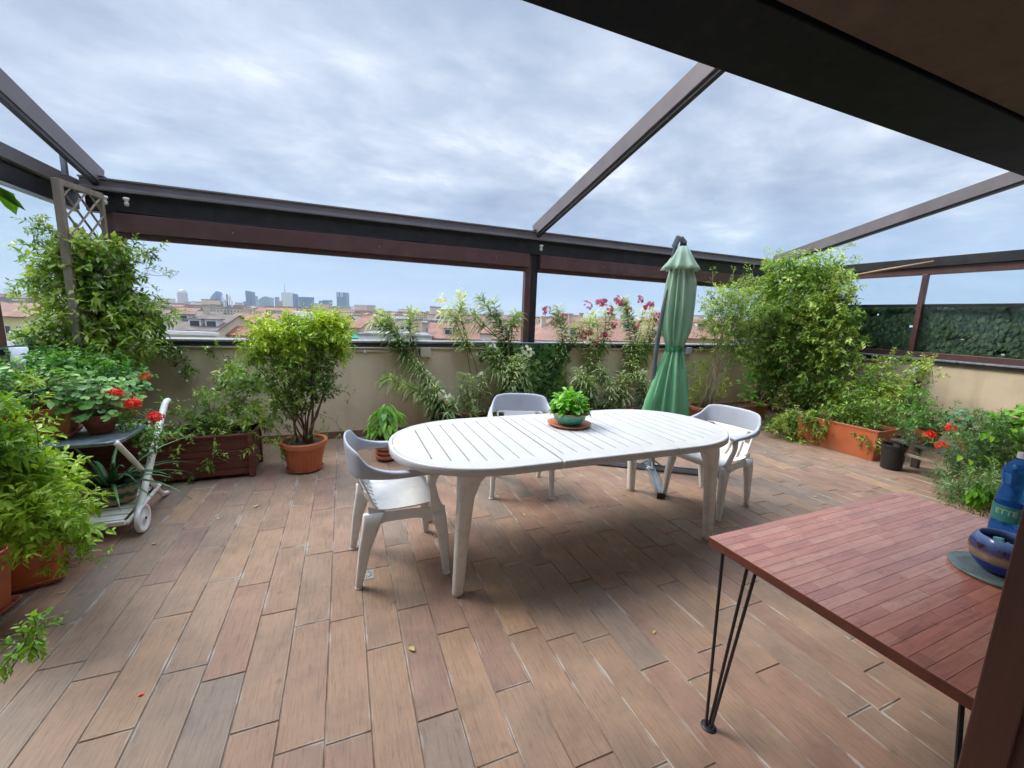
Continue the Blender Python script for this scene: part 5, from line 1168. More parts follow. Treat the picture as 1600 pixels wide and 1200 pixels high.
m = MB(); m.beam(a0+nn*.03+V(0, 0, .2), a1+nn*.03+V(0, 0, .2), .02, .03); move_in(m.build('stretcher', GREYWOOD, bevel=.002), bn)
c = G(1393, 733, 0)
t = thing('black_pot', 'empty tall black plastic pot in front of the dark bench', 'pot', c+V(.02, .02, 0))
m = MB(); m.lathe([(.085, 0), (.09, .005), (.105, .24), (.112, .243), (.112, .27), (.104, .272), (.098, .25), (.08, .02), (0, .02)], n=36); m.build('pot', BLACKM, t, smooth=False)

def leafy(root, c, n, L_, W_, spread, h, mt, r, hi=True, up=.2, tb=0, tones=.35, nm='foliage', sm=True, droop=.3):
    fo, st = MB(), MB()
    for i in range(n):
        a = r.uniform(0, 6.28); q = r.random()**.55; p = V(c[0]+math.cos(a)*spread*q, c[1]+math.sin(a)*spread*q*.8, c[2]+h*r.random()*(1.15-.6*q))
        if r.random() < .3: st.tube([V(*c), V(*c).lerp(p, .55)+V(0, 0, h*.15), p], .0022, 4)
        l = L_*r.uniform(.6, 1.15)
        leaf(fo, p, V(math.cos(a)+r.gauss(0, .4), math.sin(a)+r.gauss(0, .4), up+r.gauss(0, .35)), V(0, 0, 1)+V(0, -.3, 0)+rv(r)*.3, l, W_*l/L_, min(1, max(0, clump(p, 12)*.8+.1+tb+r.uniform(-tones, tones))), droop, hi)
    parts(root, **{nm: (fo, mt, sm), 'stems': (st, STEM, True)})
def roundleaf(mb, p, nrm, s, r, tone):
    nrm = nrm.normalized(); a = nrm.orthogonal().normalized(); b = nrm.cross(a); o = r.random()*6; pts = [p]
    for k in range(9):
        t = o+0.5+k*(5.3/8); q = s*(1+.10*(k % 2)); pts.append(p+(a*math.cos(t)+b*math.sin(t))*q+nrm*s*.18)
    mb.add(pts, [(0, k, k+1) for k in range(1, 9)], tone)
def geranium(name, label, c, spread, h, n, heads, mtp, r, pot=None, grp=None, headr=.04):
    t = thing(name, label, 'potted plant', c)
    if pot: pot(t)
    fo, st = MB(), MB(); z0 = c[2]+(pot.h if pot else 0)-.03; b = V(c[0], c[1], z0)
    for i in range(n):
        a = r.uniform(0, 6.28); q = r.random()**.5; p = V(c[0]+math.cos(a)*spread*q, c[1]+math.sin(a)*spread*q, z0+.03+h*r.random()*(1.1-.5*q))
        st.tube([b+V(math.cos(a)*.03, math.sin(a)*.03, 0), b.lerp(p, .6)+V(0, 0, .02), p], .0018, 3)
        roundleaf(fo, p, V(math.cos(a)*.4, math.sin(a)*.4-.3, .9)+rv(r)*.25, r.uniform(.016, .030), r, min(1, max(0, clump(p, 11)+r.uniform(-.3, .35))))
    for hp in heads:
        hp = V(*hp); st.tube([b, b.lerp(hp, .5)+V(0, 0, .06), hp-V(0, 0, .02)], .0025, 5); m = MB()
        for i in range(34):
            q = rv(r).normalized(); q.z = abs(q.z)*1-.2; star(m, hp+q*headr*r.uniform(.6, 1), q+rv(r)*.2, .019*headr/.04, r)
        move_in(m.build('flower_head', mtp), t)
    parts(t, foliage=(fo, L_GER, False), stems=(st, STEM, True)); return t
class RPot:
    def __init__(s, c, r0, r1, h, m, **k): s.c, s.r0, s.r1, s.h, s.m, s.k = c, r0, r1, h, m, k
    def __call__(s, t): pot_round(t, s.c, s.r0, s.r1, s.h, s.m, **s.k)
r = random.Random(37)
# on the bench
p0 = a0.lerp(a1, .22)+nn*.2+V(0, 0, .329)
t = thing('potted_herb', 'feathery dark herb in a small terracotta pot on the bench end', 'potted plant', p0)
pot_round(t, p0, .07, .095, .15, TERRA, rim=.006, n=36)
fo, st = MB(), MB(); grow(fo, st, [(p0+V(0, 0, .28), V(.14, .16, .12)), (p0+V(-.08, .05, .14), V(.12, .16, .10)), (p0+V(.05, -.3, .2), V(.14, .14, .10)), (p0+V(.1, .2, .42), V(.07, .07, .16))], 240, .13, .045, .018, 5, r, up=.1, grav=.06, tb=-.1)
parts(t, foliage=(fo, L_GER, False), stems=(st, STEM, True))
p1 = a0.lerp(a1, .55)+nn*.25+V(0, 0, .329)
t = thing('potted_aralia', 'small plant with spread palmate blue-green leaves on the bench', 'potted plant', p1)
pot_round(t, p1, .07, .095, .15, TERRA, rim=.006, n=36)
fo, st = MB(), MB()
for i in range(22):
    a = r.uniform(0, 6.28); q = r.uniform(.3, 1); top = p1+V(math.cos(a)*.2*q, math.sin(a)*.2*q, .18+r.uniform(.12, .30)*(1.15-q*.4)); st.tube([p1+V(0, 0, .13), p1.lerp(top, .5)+V(0, 0, .10), top], .0025, 4)
    for k in range(7):
        b = a+(k-3)*.42; leaf(fo, top, V(math.cos(b), math.sin(b), -.1), V(0, -.2, 1), .085*(1-.09*abs(k-3)), .026, r.uniform(.25, .8), .5, True, .5)
parts(t, foliage=(fo, leafmat('bluegreen_leaf', (.03, .10, .05), (.07, .20, .09), (.16, .34, .15)), True), stems=(st, STEM, True))
p2 = a0.lerp(a1, .78)+nn*.12+V(0, 0, .329)
RP = RPot(p2, .065, .09, .13, TERRAD, rim=.006, n=36)
hd = [PX(x, y, 5.22) for x, y in ((1486, 670), (1451, 680), (1471, 697))]
geranium('potted_geranium', 'scarlet geranium with three red heads hanging over the bench', p2, .24, .22, 110, hd, P_RED, r, RP, headr=.05)
# trough with bright basil-like leaves at the frame edge
t = thing('trough_planter', 'terracotta trough with bright green leaves at the right edge of the frame', 'planter', (6.0, 1.55, 0))
m = MB(); m.box((5.75, 1.42, .20), (.30, .70, .40)); move_in(m.build('stand', BENCH, bevel=.004), t)
pot_rect(t, 5.72, 1.45, .401, .26, .75, .22, TERRAO, taper=.92)
leafy(t, (5.70, 1.50, .62), 520, .095, .052, .36, .28, L_BRI, r, up=.15, tb=.1)
# bushy herb in front
c = V(5.15, 1.62, 0)
t = thing('potted_bush', 'dense feathery bush bulging out beside the red table, right side', 'potted plant', c)
pot_round(t, c, .13, .17, .24, TERRAD, rim=.01, n=40)
bl = [blob(1510, 715, 1.7, 28, 28, .2), blob(1545, 690, 1.65, 30, 32, .2), blob(1535, 745, 1.6, 40, 22, .2), blob(1500, 755, 1.75, 28, 14, .14), blob(1575, 730, 1.55, 28, 28, .18), blob(1530, 765, 1.42, 40, 16, .06), blob(1560, 768, 1.40, 28, 16, .06), blob(1500, 770, 1.5, 22, 10, .06)]
fo, st = MB(), MB(); grow(fo, st, bl, 560, .16, .050, .010, 9, r, up=.1, tb=.12, pair=True, droop=.1)
f2 = MB()
for i in range(420):
    c_, rad = bl[r.choice((2, 4, 1, 6, 5, 6, 5, 0))]; q = rv(r).normalized(); q.y = -abs(q.y); leaf(f2, c_+V(q.x*rad.x, q.y*rad.y, q.z*rad.z)*.9, V(q.x, q.y, -.3), V(0, -.5, 1), r.uniform(.06, .10), .042, r.uniform(.1, .95), .4)
for b_, rad in bl: branch_to(st, (c.x, c.y, .22), b_, .006, .003, r)
parts(t, foliage=(fo, L_GRY, False), broad_leaves=(f2, L_BRI, True), stems=(st, STEM, True))
t = thing('slatted_crate', 'small weathered slatted crate on the floor beyond the red table', 'crate', G(1575, 800, 0)+V(.12, .05, 0))
for k in range(3):
    m = MB(); m.box((0, -.12, .03+k*.06), (.26, .012, .035)); m.box((0, .12, .03+k*.06), (.26, .012, .035)); m.build('slat', GREYWOOD, t)
    m = MB(); m.box((-.13, 0, .03+k*.06), (.012, .24, .035)); m.box((.13, 0, .03+k*.06), (.012, .24, .035)); m.build('slat', GREYWOOD, t)
m = MB()
for sx in (-1, 1):
    for sy in (-1, 1): m.box((sx*.118, sy*.108, .085), (.02, .02, .17))
m.build('crate_frame', GREYWOOD, t)

# --- left side: pots on the trolley and behind
r = random.Random(41)
TZ2 = 0.6495
c = V(-1.79, 3.38, TZ2+0.001)
t = thing('trough_planter', 'terracotta window trough with leafy geraniums, on the trolley tray', 'planter', c)
pot_rect(t, c.x, c.y, c.z+.012, .40, .22, .18, TERRA, rot=R(8), taper=.85, rimh=.03, saucer=True)
leafy(t, (c.x+0.0, c.y+.06, c.z+.20), 470, .055, .036, .27, .28, L_GER, r, up=.2, tb=.02)
c2 = V(-1.50, 3.44, TZ2+.001)
RP = RPot(c2, .065, .085, .12, TERRAD, rim=.005, n=36)
hd = [PY(x, y, 3.35) for x, y in ((179, 616), (207, 632))]+[PY(243, 652, 3.3)]
geranium('potted_geranium', 'red geranium in a dark red pot on the trolley, leaning to the handle', c2, .22, .26, 170, hd, P_RED, r, RP, headr=.045)
# white small flowers next to it
t = thing('white_bacopa', 'small trailing plant with white flowers beside the red geranium', 'plant', (-1.35, 3.55, .70))
fo, st, fl_ = MB(), MB(), MB(); bl = [(PY(215, 668, 3.5), V(.10, .06, .05)), (PY(195, 660, 3.5), V(.08, .06, .05)), (PY(228, 690, 3.5), V(.06, .05, .06))]
grow(fo, st, bl, 90, .09, .03, .016, 4, r, grav=.06); blossoms(fl_, bl, 16, .012, r); parts(t, foliage=(fo, L_GER, False), stems=(st, STEM, True), blossoms=(fl_, P_WHT, False))
# back pot with orange flower on a stand
c3 = V(-1.72, 4.02, .0)
t = thing('plant_stand', 'dark plant stand behind the trolley, under the orange-flowered pot', 'stand', c3)
m = MB(); m.box((0, 0, .60), (.62, .30, .025)); m.build('top', BENCH, t, bevel=.003)
for sx in (-1, 1):
    for sy in (-1, 1):
        m = MB(); m.box((sx*.27, sy*.11, .294), (.03, .03, .587)); m.build('leg', BENCH, t)
c4 = V(-1.60, 4.02, .614)
RP = RPot(c4, .085, .125, .19, TERRA, rim=.010, n=40)
geranium('potted_geranium', 'faded orange geranium in a wide terracotta pot behind the trolley handle', c4, .17, .2, 70, [PY(227, 589, 3.95)], P_ORA, r, RP)
t = thing('potted_fern', 'plant with arching bright leaflets behind the orange geranium', 'potted plant', (-1.9, 4.0, .614))
pot_round(t, (-1.88, 4.02, .614), .07, .10, .15, TERRA, rim=.006, n=36)
fo, st = MB(), MB()
for i in range(26):
    a = r.uniform(-.9, 1.3); L_ = r.uniform(.25, .45); P_ = [V(-1.88, 4.02, .75)+V(math.cos(a)*L_*u, math.sin(a)*L_*u*.3-.05*u, L_*(.9*u-.75*u*u)) for u in (0, .25, .5, .75, 1)]; st.tube(P_, .002, 4)
    for j in range(1, 5):
        for s in (-1, 1): leaf(fo, P_[j], V(math.cos(a)*.4, s, -.1), V(0, 0, 1), .06, .022, r.uniform(.4, 1), .3, True)
parts(t, foliage=(fo, L_BRI, True), stems=(st, STEM, True))
# mixed green on the left shelf against the parapet
t = thing('leafy_planter', 'deep green leafy plants massed along the left parapet', 'planter', (-2.0, 4.2, 0))
pot_rect(t, -2.12, 3.95, .50, .24, 1.1, .22, TERRA, taper=.9)
m = MB(); m.box((-2.12, 3.95, .25), (.26, 1.1, .50)); move_in(m.build('stand', BENCH, bevel=.003), t)
fo, st = MB(), MB(); bl = [blob(60, 590, 4.0, 55, 28, .2), blob(120, 600, 4.1, 50, 28, .2), blob(165, 595, 4.2, 45, 28, .2), blob(5, 610, 3.8, 30, 25, .2), blob(100, 570, 4.3, 60, 18, .15)]
grow(fo, st, bl, 620, .13, .05, .032, 5, r, up=.2, grav=.03, tb=-.02); parts(t, foliage=(fo, L_GER, False), stems=(st, STEM, True))
# green tub with aloe on the lower shelf
c5 = V(-1.49, 3.44, .158)
t = thing('potted_aloe', 'spiky aloe in an oval green metal tub with gold pattern on the lower trolley shelf', 'potted plant', c5)
m = MB(); m.lathe([(.11, 0), (.113, .004), (.150, .135), (.156, .138), (.154, .146), (.146, .14), (.11, .02), (0, .02)], n=48, sx=1.1, sy=.85)
tm = bpy.data.materials.new('painted_tub'); tm.use_nodes = True; q = tm.node_tree; b = q.nodes['Principled BSDF']; b.inputs['Roughness'].default_value = .35
tc_ = N(q, 'ShaderNodeTexCoord'); sz = N(q, 'ShaderNodeSeparateXYZ'); LK(q, tc_.outputs['Object'], sz.inputs[0])
mo = N(q, 'ShaderNodeMath', operation='PINGPONG'); LK(q, sz.outputs[2], mo.inputs[0]); mo.inputs[1].default_value = .0325
no_ = N(q, 'ShaderNodeTexNoise'); no_.inputs['Scale'].default_value = 26; no_.inputs['Detail'].default_value = 3; LK(q, tc_.outputs['Object'], no_.inputs['Vector'])
mu = N(q, 'ShaderNodeMath', operation='MULTIPLY_ADD'); LK(q, mo.outputs[0], mu.inputs[0]); mu.inputs[1].default_value = 7.0; LK(q, no_.outputs[0], mu.inputs[2])
rp = ramp(q, [(.60, (.01, .07, .035)), (.64, (.32, .22, .11)), (.8, (.36, .26, .14))]); LK(q, mu.outputs[0], rp.inputs[0]); LK(q, rp.outputs[0], b.inputs['Base Color'])
m.build('tub', tm, t, smooth=True)
m = MB(); m.lathe([(.14, .115), (0, .118)], n=24, cap0=False, sx=1.08, sy=.84); m.build('soil', SOIL, t)
fo = MB()
for i in range(34):
    a = r.uniform(0, 6.28); el = r.uniform(.25, 1.25); L_ = r.uniform(.30, .58); w_ = r.uniform(.026, .040); pts = []
    base = V(math.cos(a)*.04, math.sin(a)*.03, .115); rg = []
    for k in range(6):
        u = k/5; e2 = el-u*.55; p = base+V(math.cos(a)*math.cos(e2)*L_*u, math.sin(a)*math.cos(e2)*L_*u, math.sin(e2)*L_*u); s = V(-math.sin(a), math.cos(a), 0)*w_*(1-u**1.6)*.5+V(1e-4, 0, 0); n_ = V(-math.cos(a)*math.sin(e2), -math.sin(a)*math.sin(e2), math.cos(e2))
        rg.append([p+s+n_*w_*.12, p-n_*w_*.10*(1-u), p-s+n_*w_*.12, p+n_*w_*.02])
    fo.loft(rg, tone=r.uniform(.2, .95))
fo.build('aloe_leaves', L_ALO, t, smooth=True)
# near left square planters and shrub
for (cx_, cy_, rt, sz_, h_, lab, pos) in ((-1.60, 2.83, R(20), .27, .26, 'square terracotta planter with bright shrub, touching the trolley', 0), (-1.68, 2.50, R(-8), .28, .30, 'square terracotta planter on a tray at the very left edge', 1)):
    t = thing('square_planter', lab, 'planter', (cx_, cy_, 0))
    pot_rect(t, cx_, cy_, .014, sz_, sz_, h_, TERRAO, rot=rt, taper=.84, rimh=.045, saucer=True)
    fo, st = MB(), MB()
    if pos == 0: bl = [blob(45, 745, 2.9, 40, 24, .12), blob(60, 790, 2.85, 45, 25, .14), blob(15, 700, 2.95, 26, 24, .12), blob(95, 800, 2.9, 22, 18, .1)]
    else: bl = [blob(15, 765, 2.55, 38, 26, .12), blob(45, 800, 2.5, 38, 15, .10), blob(-10, 712, 2.55, 26, 34, .12), blob(80, 826, 2.5, 30, 8, .05), blob(8, 822, 2.45, 28, 14, .08), blob(-12, 640, 2.55, 18, 32, .10)]
    grow(fo, st, bl, 170 if pos == 0 else 290, .15, .060, .023, 6, r, up=.15, grav=.03, hi=True, tb=.12, twr=.0014)
    for b_, rad in bl:
        for k in range(2): branch_to(st, (cx_, cy_, h_-.03), b_+rv(r)*.05, .005, .002, r, sag=.12)
    for (a, b) in ((((95, 850), (160, 862)), ((60, 880), (125, 885))) if pos else (((120, 790), (150, 778)), ((60, 700), (45, 585)))):
        pts = branch_to(st, PY(*a, 2.45), PY(*b, 2.42), .002, .001, r, sag=.1)
        for p in pts: grow(fo, st, [(p, V(.02, .02, .02))], 2, .06, .04, .014, 3, r, hi=True, tb=.2)
    parts(t, foliage=(fo, leafmat('lime_leaf', (.07, .18, .015), (.24, .42, .03), (.44, .60, .07)), False), stems=(st, STEM, True))
# sprig that reaches in at the lower left, and a leaf at the upper left
t = thing('shrub_twig', 'loose green twig hanging in from the lower left edge', 'twig', (-.95, 1.35, .45))
fo, st = MB(), MB(); P_ = bez([tuple(PY(x, y, 1.32)) for x, y in ((-60, 1010), (-10, 1000), (35, 1000), (65, 975))], 4); st.tube(P_, .0015, 4); grow(fo, st, [(PY(32, 1020, 1.3), V(.02, .02, .03)), (PY(64, 985, 1.3), V(.015, .015, .02)), (PY(35, 1005, 1.3), V(.02, .02, .02))], 22, .045, .026, .011, 4, r, hi=True)
parts(t, foliage=(fo, L_BRI, False), stems=(st, STEM, True))
t = thing('hanging_leaf_stem', 'single pointed leaf hanging in at the upper left edge', 'leaf', PY(-10, 300, 1.6))
fo, st = MB(), MB(); st.tube([PY(-30, 285, 1.6), PY(2, 295, 1.6)], .0015, 4); leaf(fo, PY(0, 292, 1.6), V(.3, 0, -.8), V(.5, -1, .3), .07, .035, .5, .1); leaf(fo, PY(-8, 292, 1.6), V(.9, 0, -.8), V(.1, -1, .3), .075, .02, .1, .1)
parts(t, foliage=(fo, L_BRI, False), stems=(st, STEM, True))
# fallen leaves and petals
DRYLAB = ['dry leaf fallen beside the square planter at the lower left', 'dry leaf on the floor between the trolley and the left chair', 'pale dry leaf below the ribbed orange pot', 'dry leaf right of the white trolley wheel', 'dry leaf in front of the ribbed orange pot, the second one there', 'dry leaf between the orange pot and the small terracotta pot', 'dry leaf in front of the long dark red planter box', 'dry leaf behind the red table, near the right chair leg', 'dry leaf below the tall corner vine', 'dry leaf left of the orange trough', 'dry leaf at the foot of the ribbed orange pot', 'dry leaf in front of the orange trough', 'dry leaf on the floor under the oval table', 'dry leaf just in front of the oval table', 'dry leaf in the open floor below the left chair', 'dry leaf left of the hairpin leg']
protol = None
for k, (px, py) in enumerate([(92, 927), (340, 812), (404, 770), (240, 848), (395, 793), (530, 725), (355, 770), (1270, 776), (1196, 708), (1238, 713), (455, 735), (1300, 730), (820, 806), (980, 860), (640, 1010), (1020, 990)]):
    p = G(px, py, .003)
    if protol is None:
        fo = MB(); leaf(fo, V(0, 0, 0), V(1, .1, .1), V(0, 0, 1), .045, .024, .8, -.1); protol = fo.build('fallen_leaf', mat('dry_leaf', (.42, .36, .14), .7, var=.4, vscale=30)); o = protol
    else: o = protol.copy(); col.objects.link(o)
    o.location = p; o.rotation_euler = (0, 0, k*1.7); s_ = .6+.1*(k % 5); o.scale = (s_, s_, s_)
    tag(o, DRYLAB[k], 'leaf', 'dry leaves scattered on the floor')
o = protol.copy(); o.data = protol.data.copy(); o.data.materials.clear(); o.data.materials.append(P_RED); col.objects.link(o); o.location = G(215, 1087, .003); o.scale = (.45, .6, .5); o.name = 'fallen_petal'; tag(o, 'single red petal fallen on the floor at the lower left', 'petal')
del o['group']
#@@PART4
# ================================================================== THE CITY
GZ = -24.0
g = MB(); g.add([(-9500, -300, GZ), (9500, -300, GZ), (9500, 9500, GZ), (-9500, 9500, GZ)], [(0, 1, 2, 3)])
tag(g.build('ground', mat('city_ground', (0.16, 0.15, 0.13), 0.9, var=0.3, vscale=0.01, dirt=(0.08, 0.10, 0.05), dscale=0.02, damt=0.8)), kind='structure')
def wallm(name, c): return mat('wall_'+name, c, 0.9, var=0.08, vscale=0.15, dirt=tuple(x*0.6 for x in c), dscale=0.35, damt=0.4)
WC = {'cream': (0.62, 0.54, 0.40), 'yellow': (0.68, 0.56, 0.28), 'white': (0.72, 0.70, 0.66), 'grey': (0.40, 0.37, 0.33), 'pink': (0.58, 0.40, 0.31), 'ochre': (0.55, 0.38, 0.20), 'sand': (0.52, 0.45, 0.35), 'orange': (0.60, 0.30, 0.16)}
WM = {k: wallm(k, v) for k, v in WC.items()}
def roofm(name, c):
    if name in MATS: return MATS[name]
    m = bpy.data.materials.new(name); m.use_nodes = True; t = m.node_tree; b = t.nodes['Principled BSDF']; b.inputs['Roughness'].default_value = .85
    tc = N(t, 'ShaderNodeTexCoord'); no = N(t, 'ShaderNodeTexNoise'); no.inputs['Scale'].default_value = .6; no.inputs['Detail'].default_value = 9; no.inputs['Roughness'].default_value = .75; LK(t, tc.outputs['Object'], no.inputs['Vector'])
    r = ramp(t, [(.3, tuple(x*.62 for x in c)), (.5, c), (.7, tuple(min(1, x*1.3+.03) for x in c))]); LK(t, no.outputs[0], r.inputs[0])
    wv = N(t, 'ShaderNodeTexWave'); wv.inputs['Scale'].default_value = 1.6; wv.inputs['Distortion'].default_value = 1.0; LK(t, tc.outputs['Object'], wv.inputs['Vector'])
    wr = N(t, 'ShaderNodeMapRange'); wr.inputs['To Min'].default_value = .82; wr.inputs['To Max'].default_value = 1.08; LK(t, wv.outputs['Fac'], wr.inputs[0])
    x = N(t, 'ShaderNodeVectorMath', operation='SCALE'); LK(t, r.outputs[0], x.inputs[0]); LK(t, wr.outputs[0], x.inputs['Scale']); LK(t, x.outputs[0], b.inputs['Base Color']); MATS[name] = m; return m
RT_ = roofm('roof_terracotta', (.23, .115, .08)); RB = roofm('roof_brown', (.13, .105, .09)); RG = roofm('roof_flat', (.26, .25, .235)); RR = roofm('roof_red', (.28, .10, .075))
WIN = mat('window_glass', (.05, .06, .07), .15, var=.4, vscale=.5); FRM = mat('window_frame', (.62, .60, .55), .6)
def house(label, px0, px1, pyt, D, dp, wallc, roof='gable', rise=2.5, rz=0.0, rows=2, cols=5, extras=(), roofmat=None, over=0.4, z_top=None, cat='building', group=None, sides=True, wh=1.3, ridge='x'):
    """building whose front face spans pixels px0-px1 at depth D with its eave at pixel row pyt"""
    a, b = PD(px0, pyt, D), PD(px1, pyt, D); ze = (a.z+b.z)/2 if z_top is None else z_top
    f = V((b-a).x, (b-a).y, 0); wdt = f.length; ang = math.atan2(f.y, f.x)+rz; mid = V((a.x+b.x)/2, (a.y+b.y)/2, 0)
    n = V(-math.sin(ang), math.cos(ang), 0); c = mid+n*dp/2; H_ = ze-GZ
    t = thing('building', label, cat, (c.x, c.y, GZ), ang, group)
    m = MB(); m.box((0, 0, H_/2), (wdt, dp, H_))
    if roof == 'gable':
        if ridge == 'x': 
            for s in (-1, 1): m.add([(s*wdt/2, -dp/2, H_), (s*wdt/2, dp/2, H_), (s*wdt/2, 0, H_+rise)], [(0, 1, 2)])
        else:
            for s in (-1, 1): m.add([(-wdt/2, s*dp/2, H_), (wdt/2, s*dp/2, H_), (0, s*dp/2, H_+rise)], [(0, 1, 2)])
    m.build('wall', WM[wallc], t)
    hw_, hd = wdt/2+over, dp/2+over; m = MB(); th = .18
    if roof == 'flat':
        m.box((0, 0, H_+.15), (wdt+.3, dp+.3, .3)); m.box((0, 0, H_+.35), (wdt*.96, dp*.9, .1))
    elif roof == 'gable':
        if ridge == 'x': V_ = [(-hw_, -hd, H_-.1), (hw_, -hd, H_-.1), (hw_, hd, H_-.1), (-hw_, hd, H_-.1), (-hw_, 0, H_+rise), (hw_, 0, H_+rise)]; F_ = [(0, 1, 5, 4), (2, 3, 4, 5)]
        else: V_ = [(-hw_, -hd, H_-.1), (hw_, -hd, H_-.1), (hw_, hd, H_-.1), (-hw_, hd, H_-.1), (0, -hd, H_+rise), (0, hd, H_+rise)]; F_ = [(1, 2, 5, 4), (3, 0, 4, 5)]
        up = [(x, y, z+th) for x, y, z in V_]; m.add(up, F_); m.add(V_, [tuple(reversed(f_)) for f_ in F_])
        for f_ in F_:
            for i in range(4):
                p, q = f_[i], f_[(i+1) % 4]; m.add([V_[p], V_[q], up[q], up[p]], [(0, 1, 2, 3)])
    else:
        rl = max(0, wdt-dp)/2; V_ = [(-hw_, -hd, H_), (hw_, -hd, H_), (hw_, hd, H_), (-hw_, hd, H_), (-rl-.01, 0, H_+rise), (rl+.01, 0, H_+rise)]
        m.add(V_, [(0, 1, 5, 4), (1, 2, 5), (2, 3, 4, 5), (3, 0, 4), (3, 2, 1, 0)])
        m.add([(x*1, y, z-.2) for x, y, z in V_[:4]]+V_[:4], [(0, 1, 5, 4), (1, 2, 6, 5), (2, 3, 7, 6), (3, 0, 4, 7)])
    rf = m.build('roof', roofmat or RT_, t)
    for rr_ in range(rows):
        z = H_-1.9-rr_*3.1
        for cc_ in range(cols):
            x = (cc_+.5)/cols*wdt-wdt/2
            m = MB(); m.box((x, -dp/2-.01, z), (1.0, .10, wh)); wn = m.build('window', FRM, t)
            m = MB(); m.box((x, -dp/2-.045, z), (.8, .06, wh-.2)); m.build('pane', WIN, wn)
        if sides:
            for s in (-1, 1):
                m = MB(); m.box((s*(wdt/2+.01), 0, z), (.10, 1.0, wh)); wn = m.build('window', FRM, t); m = MB(); m.box((s*(wdt/2+.045), 0, z), (.06, .8, wh-.2)); m.build('pane', WIN, wn)
    for e in extras:
        kind, x, y, z, *s = e; m = MB()
        if kind == 'chimney':
            m.box((x, y, H_+z), (.7, .7, 1.8)); m.box((x, y, H_+z+1.0), (.9, .9, .2)); m.build('chimney', WM['sand'], rf)
        elif kind == 'dormer':
            w_, h_ = s; m.box((x, y, H_+z), (w_, 1.6, h_)); d = m.build('dormer', FRM, rf); m = MB(); m.box((x, y-.82, H_+z), (w_*.72, .08, h_*.62)); m.build('pane', WIN, d)
            m = MB(); m.box((x, y, H_+z+h_/2+.07), (w_+.4, 1.9, .12)); m.build('dormer_roof', RB, d)
        elif kind == 'box':
            w_, d_, h_, mt = s; m.box((x, y, H_+z+h_/2), (w_, d_, h_)); m.build('penthouse', WM[mt], t)
        elif kind == 'awning':
            w_, mt = s; m.add([(x-w_/2, y, H_+z), (x+w_/2, y, H_+z), (x+w_/2, y-1.2, H_+z-.8), (x-w_/2, y-1.2, H_+z-.8), (x-w_/2, y-1.2, H_+z-1.9), (x+w_/2, y-1.2, H_+z-1.9)], [(0, 1, 2, 3), (3, 2, 5, 4)]); m.build('awning', mt, t)
        elif kind == 'balcony':
            w_, = s; m.box((x, y-.5, H_+z), (w_, 1.0, .15)); m.box((x, y-.98, H_+z+.5), (w_, .05, .95)); m.build('balcony', WM['white'], t)
        elif kind == 'band':
            m.box((0, -dp/2-.5, H_+z), (wdt+1, 1.2, .5)); m.build('cornice', WM['white'], t)
    return t
def cyl_tree(label, px, py, D, w_):
    p = PD(px, py, D); t = thing('tree', label, 'tree', (p.x, p.y, GZ)); m = MB(); m.tube([(p.x, p.y, GZ), (p.x, p.y, p.z-1)], [.3, .12], 6); move_in(m.build('trunk', WOODY), t)
    fo = MB(); r = random.Random(int(px)); grow(fo, None, [(p-V(0, 0, w_*.4), V(w_, w_, w_*.6))], 160, 1.2, .5, .3, 4, r, twr=0); move_in(fo.build('crown', L_DRK), t)
GREENF = mat('green_awning', (.02, .30, .20), .7)
# the roofs seen between the shrubs, from left to right
house('yellow house with a red tiled roof at the far left, beyond the left parapet', -60, 44, 494, 60, 12, 'yellow', 'gable', 1.8, rows=2, cols=5, rz=-.12)
house('white gabled block just right of the yellow house on the left', 48, 70, 492, 75, 10, 'white', 'flat', rows=2, cols=2)
house('pale building behind the climbing jasmine at the left', 95, 205, 500, 90, 12, 'cream', 'gable', 2, rows=2, cols=5)
house('grey-brown roofed building with two white dormers at the left', 150, 330, 515, 62, 13, 'cream', 'gable', 2.3, rows=2, cols=6, roofmat=RB, rz=.10, extras=(('dormer', 5.0, -4.3, 1.1, 1.8, 1.2), ('dormer', 7.4, -4.3, 1.1, 1.8, 1.2), ('dormer', 2.2, -2.2, 1.9, 1.2, .7), ('chimney', 3.5, .6, 3.0), ('band', 0, 0, -.3)))
house('terracotta roofed house just right of the dormered roof', 345, 392, 508, 85, 11, 'sand', 'gable', 2.1, rows=2, cols=3, extras=(('chimney', -1, 1, 2.3),))
house('low house with a bright red roof in front of the terracotta one', 350, 388, 524, 66, 6, 'pink', 'gable', 1.2, rows=1, cols=3, roofmat=RR)
house('pale apartment block with balconies behind the tall shrub', 392, 432, 500, 88, 11, 'white', 'gable', 1.2, rows=3, cols=4, extras=(('balcony', -1.5, -5.5, -3.2, 2.6), ('balcony', 1.5, -5.5, -6.3, 2.6)))
house('block with a yellow and a white penthouse on its flat roof', 430, 485, 502, 100, 12, 'cream', 'flat', rows=2, cols=6, roofmat=RG, extras=(('box', -2.6, 0, .3, 3.2, 6, 2.2, 'yellow'), ('box', 1.8, -.5, .3, 5.6, 7, 2.0, 'white'), ('balcony', 1.8, -5, .3, 6)))
cyl_tree('small roof-garden tree in front of the penthouse block', 470, 506, 88, 1.5)
house('terracotta roofed block right of the penthouses', 487, 530, 503, 110, 12, 'pink', 'gable', 2, rows=2, cols=5)
house('white flat-topped block in the middle distance right of the penthouses', 527, 543, 493, 160, 12, 'white', 'flat', rows=4, cols=4, roofmat=RG)
house('low sand-coloured house with a green shutter, right of the tall shrub', 520, 562, 512, 80, 9, 'sand', 'gable', 1.3, rows=2, cols=4, extras=(('awning', 2.2, -4.6, -1.0, 1.6, GREENF),))
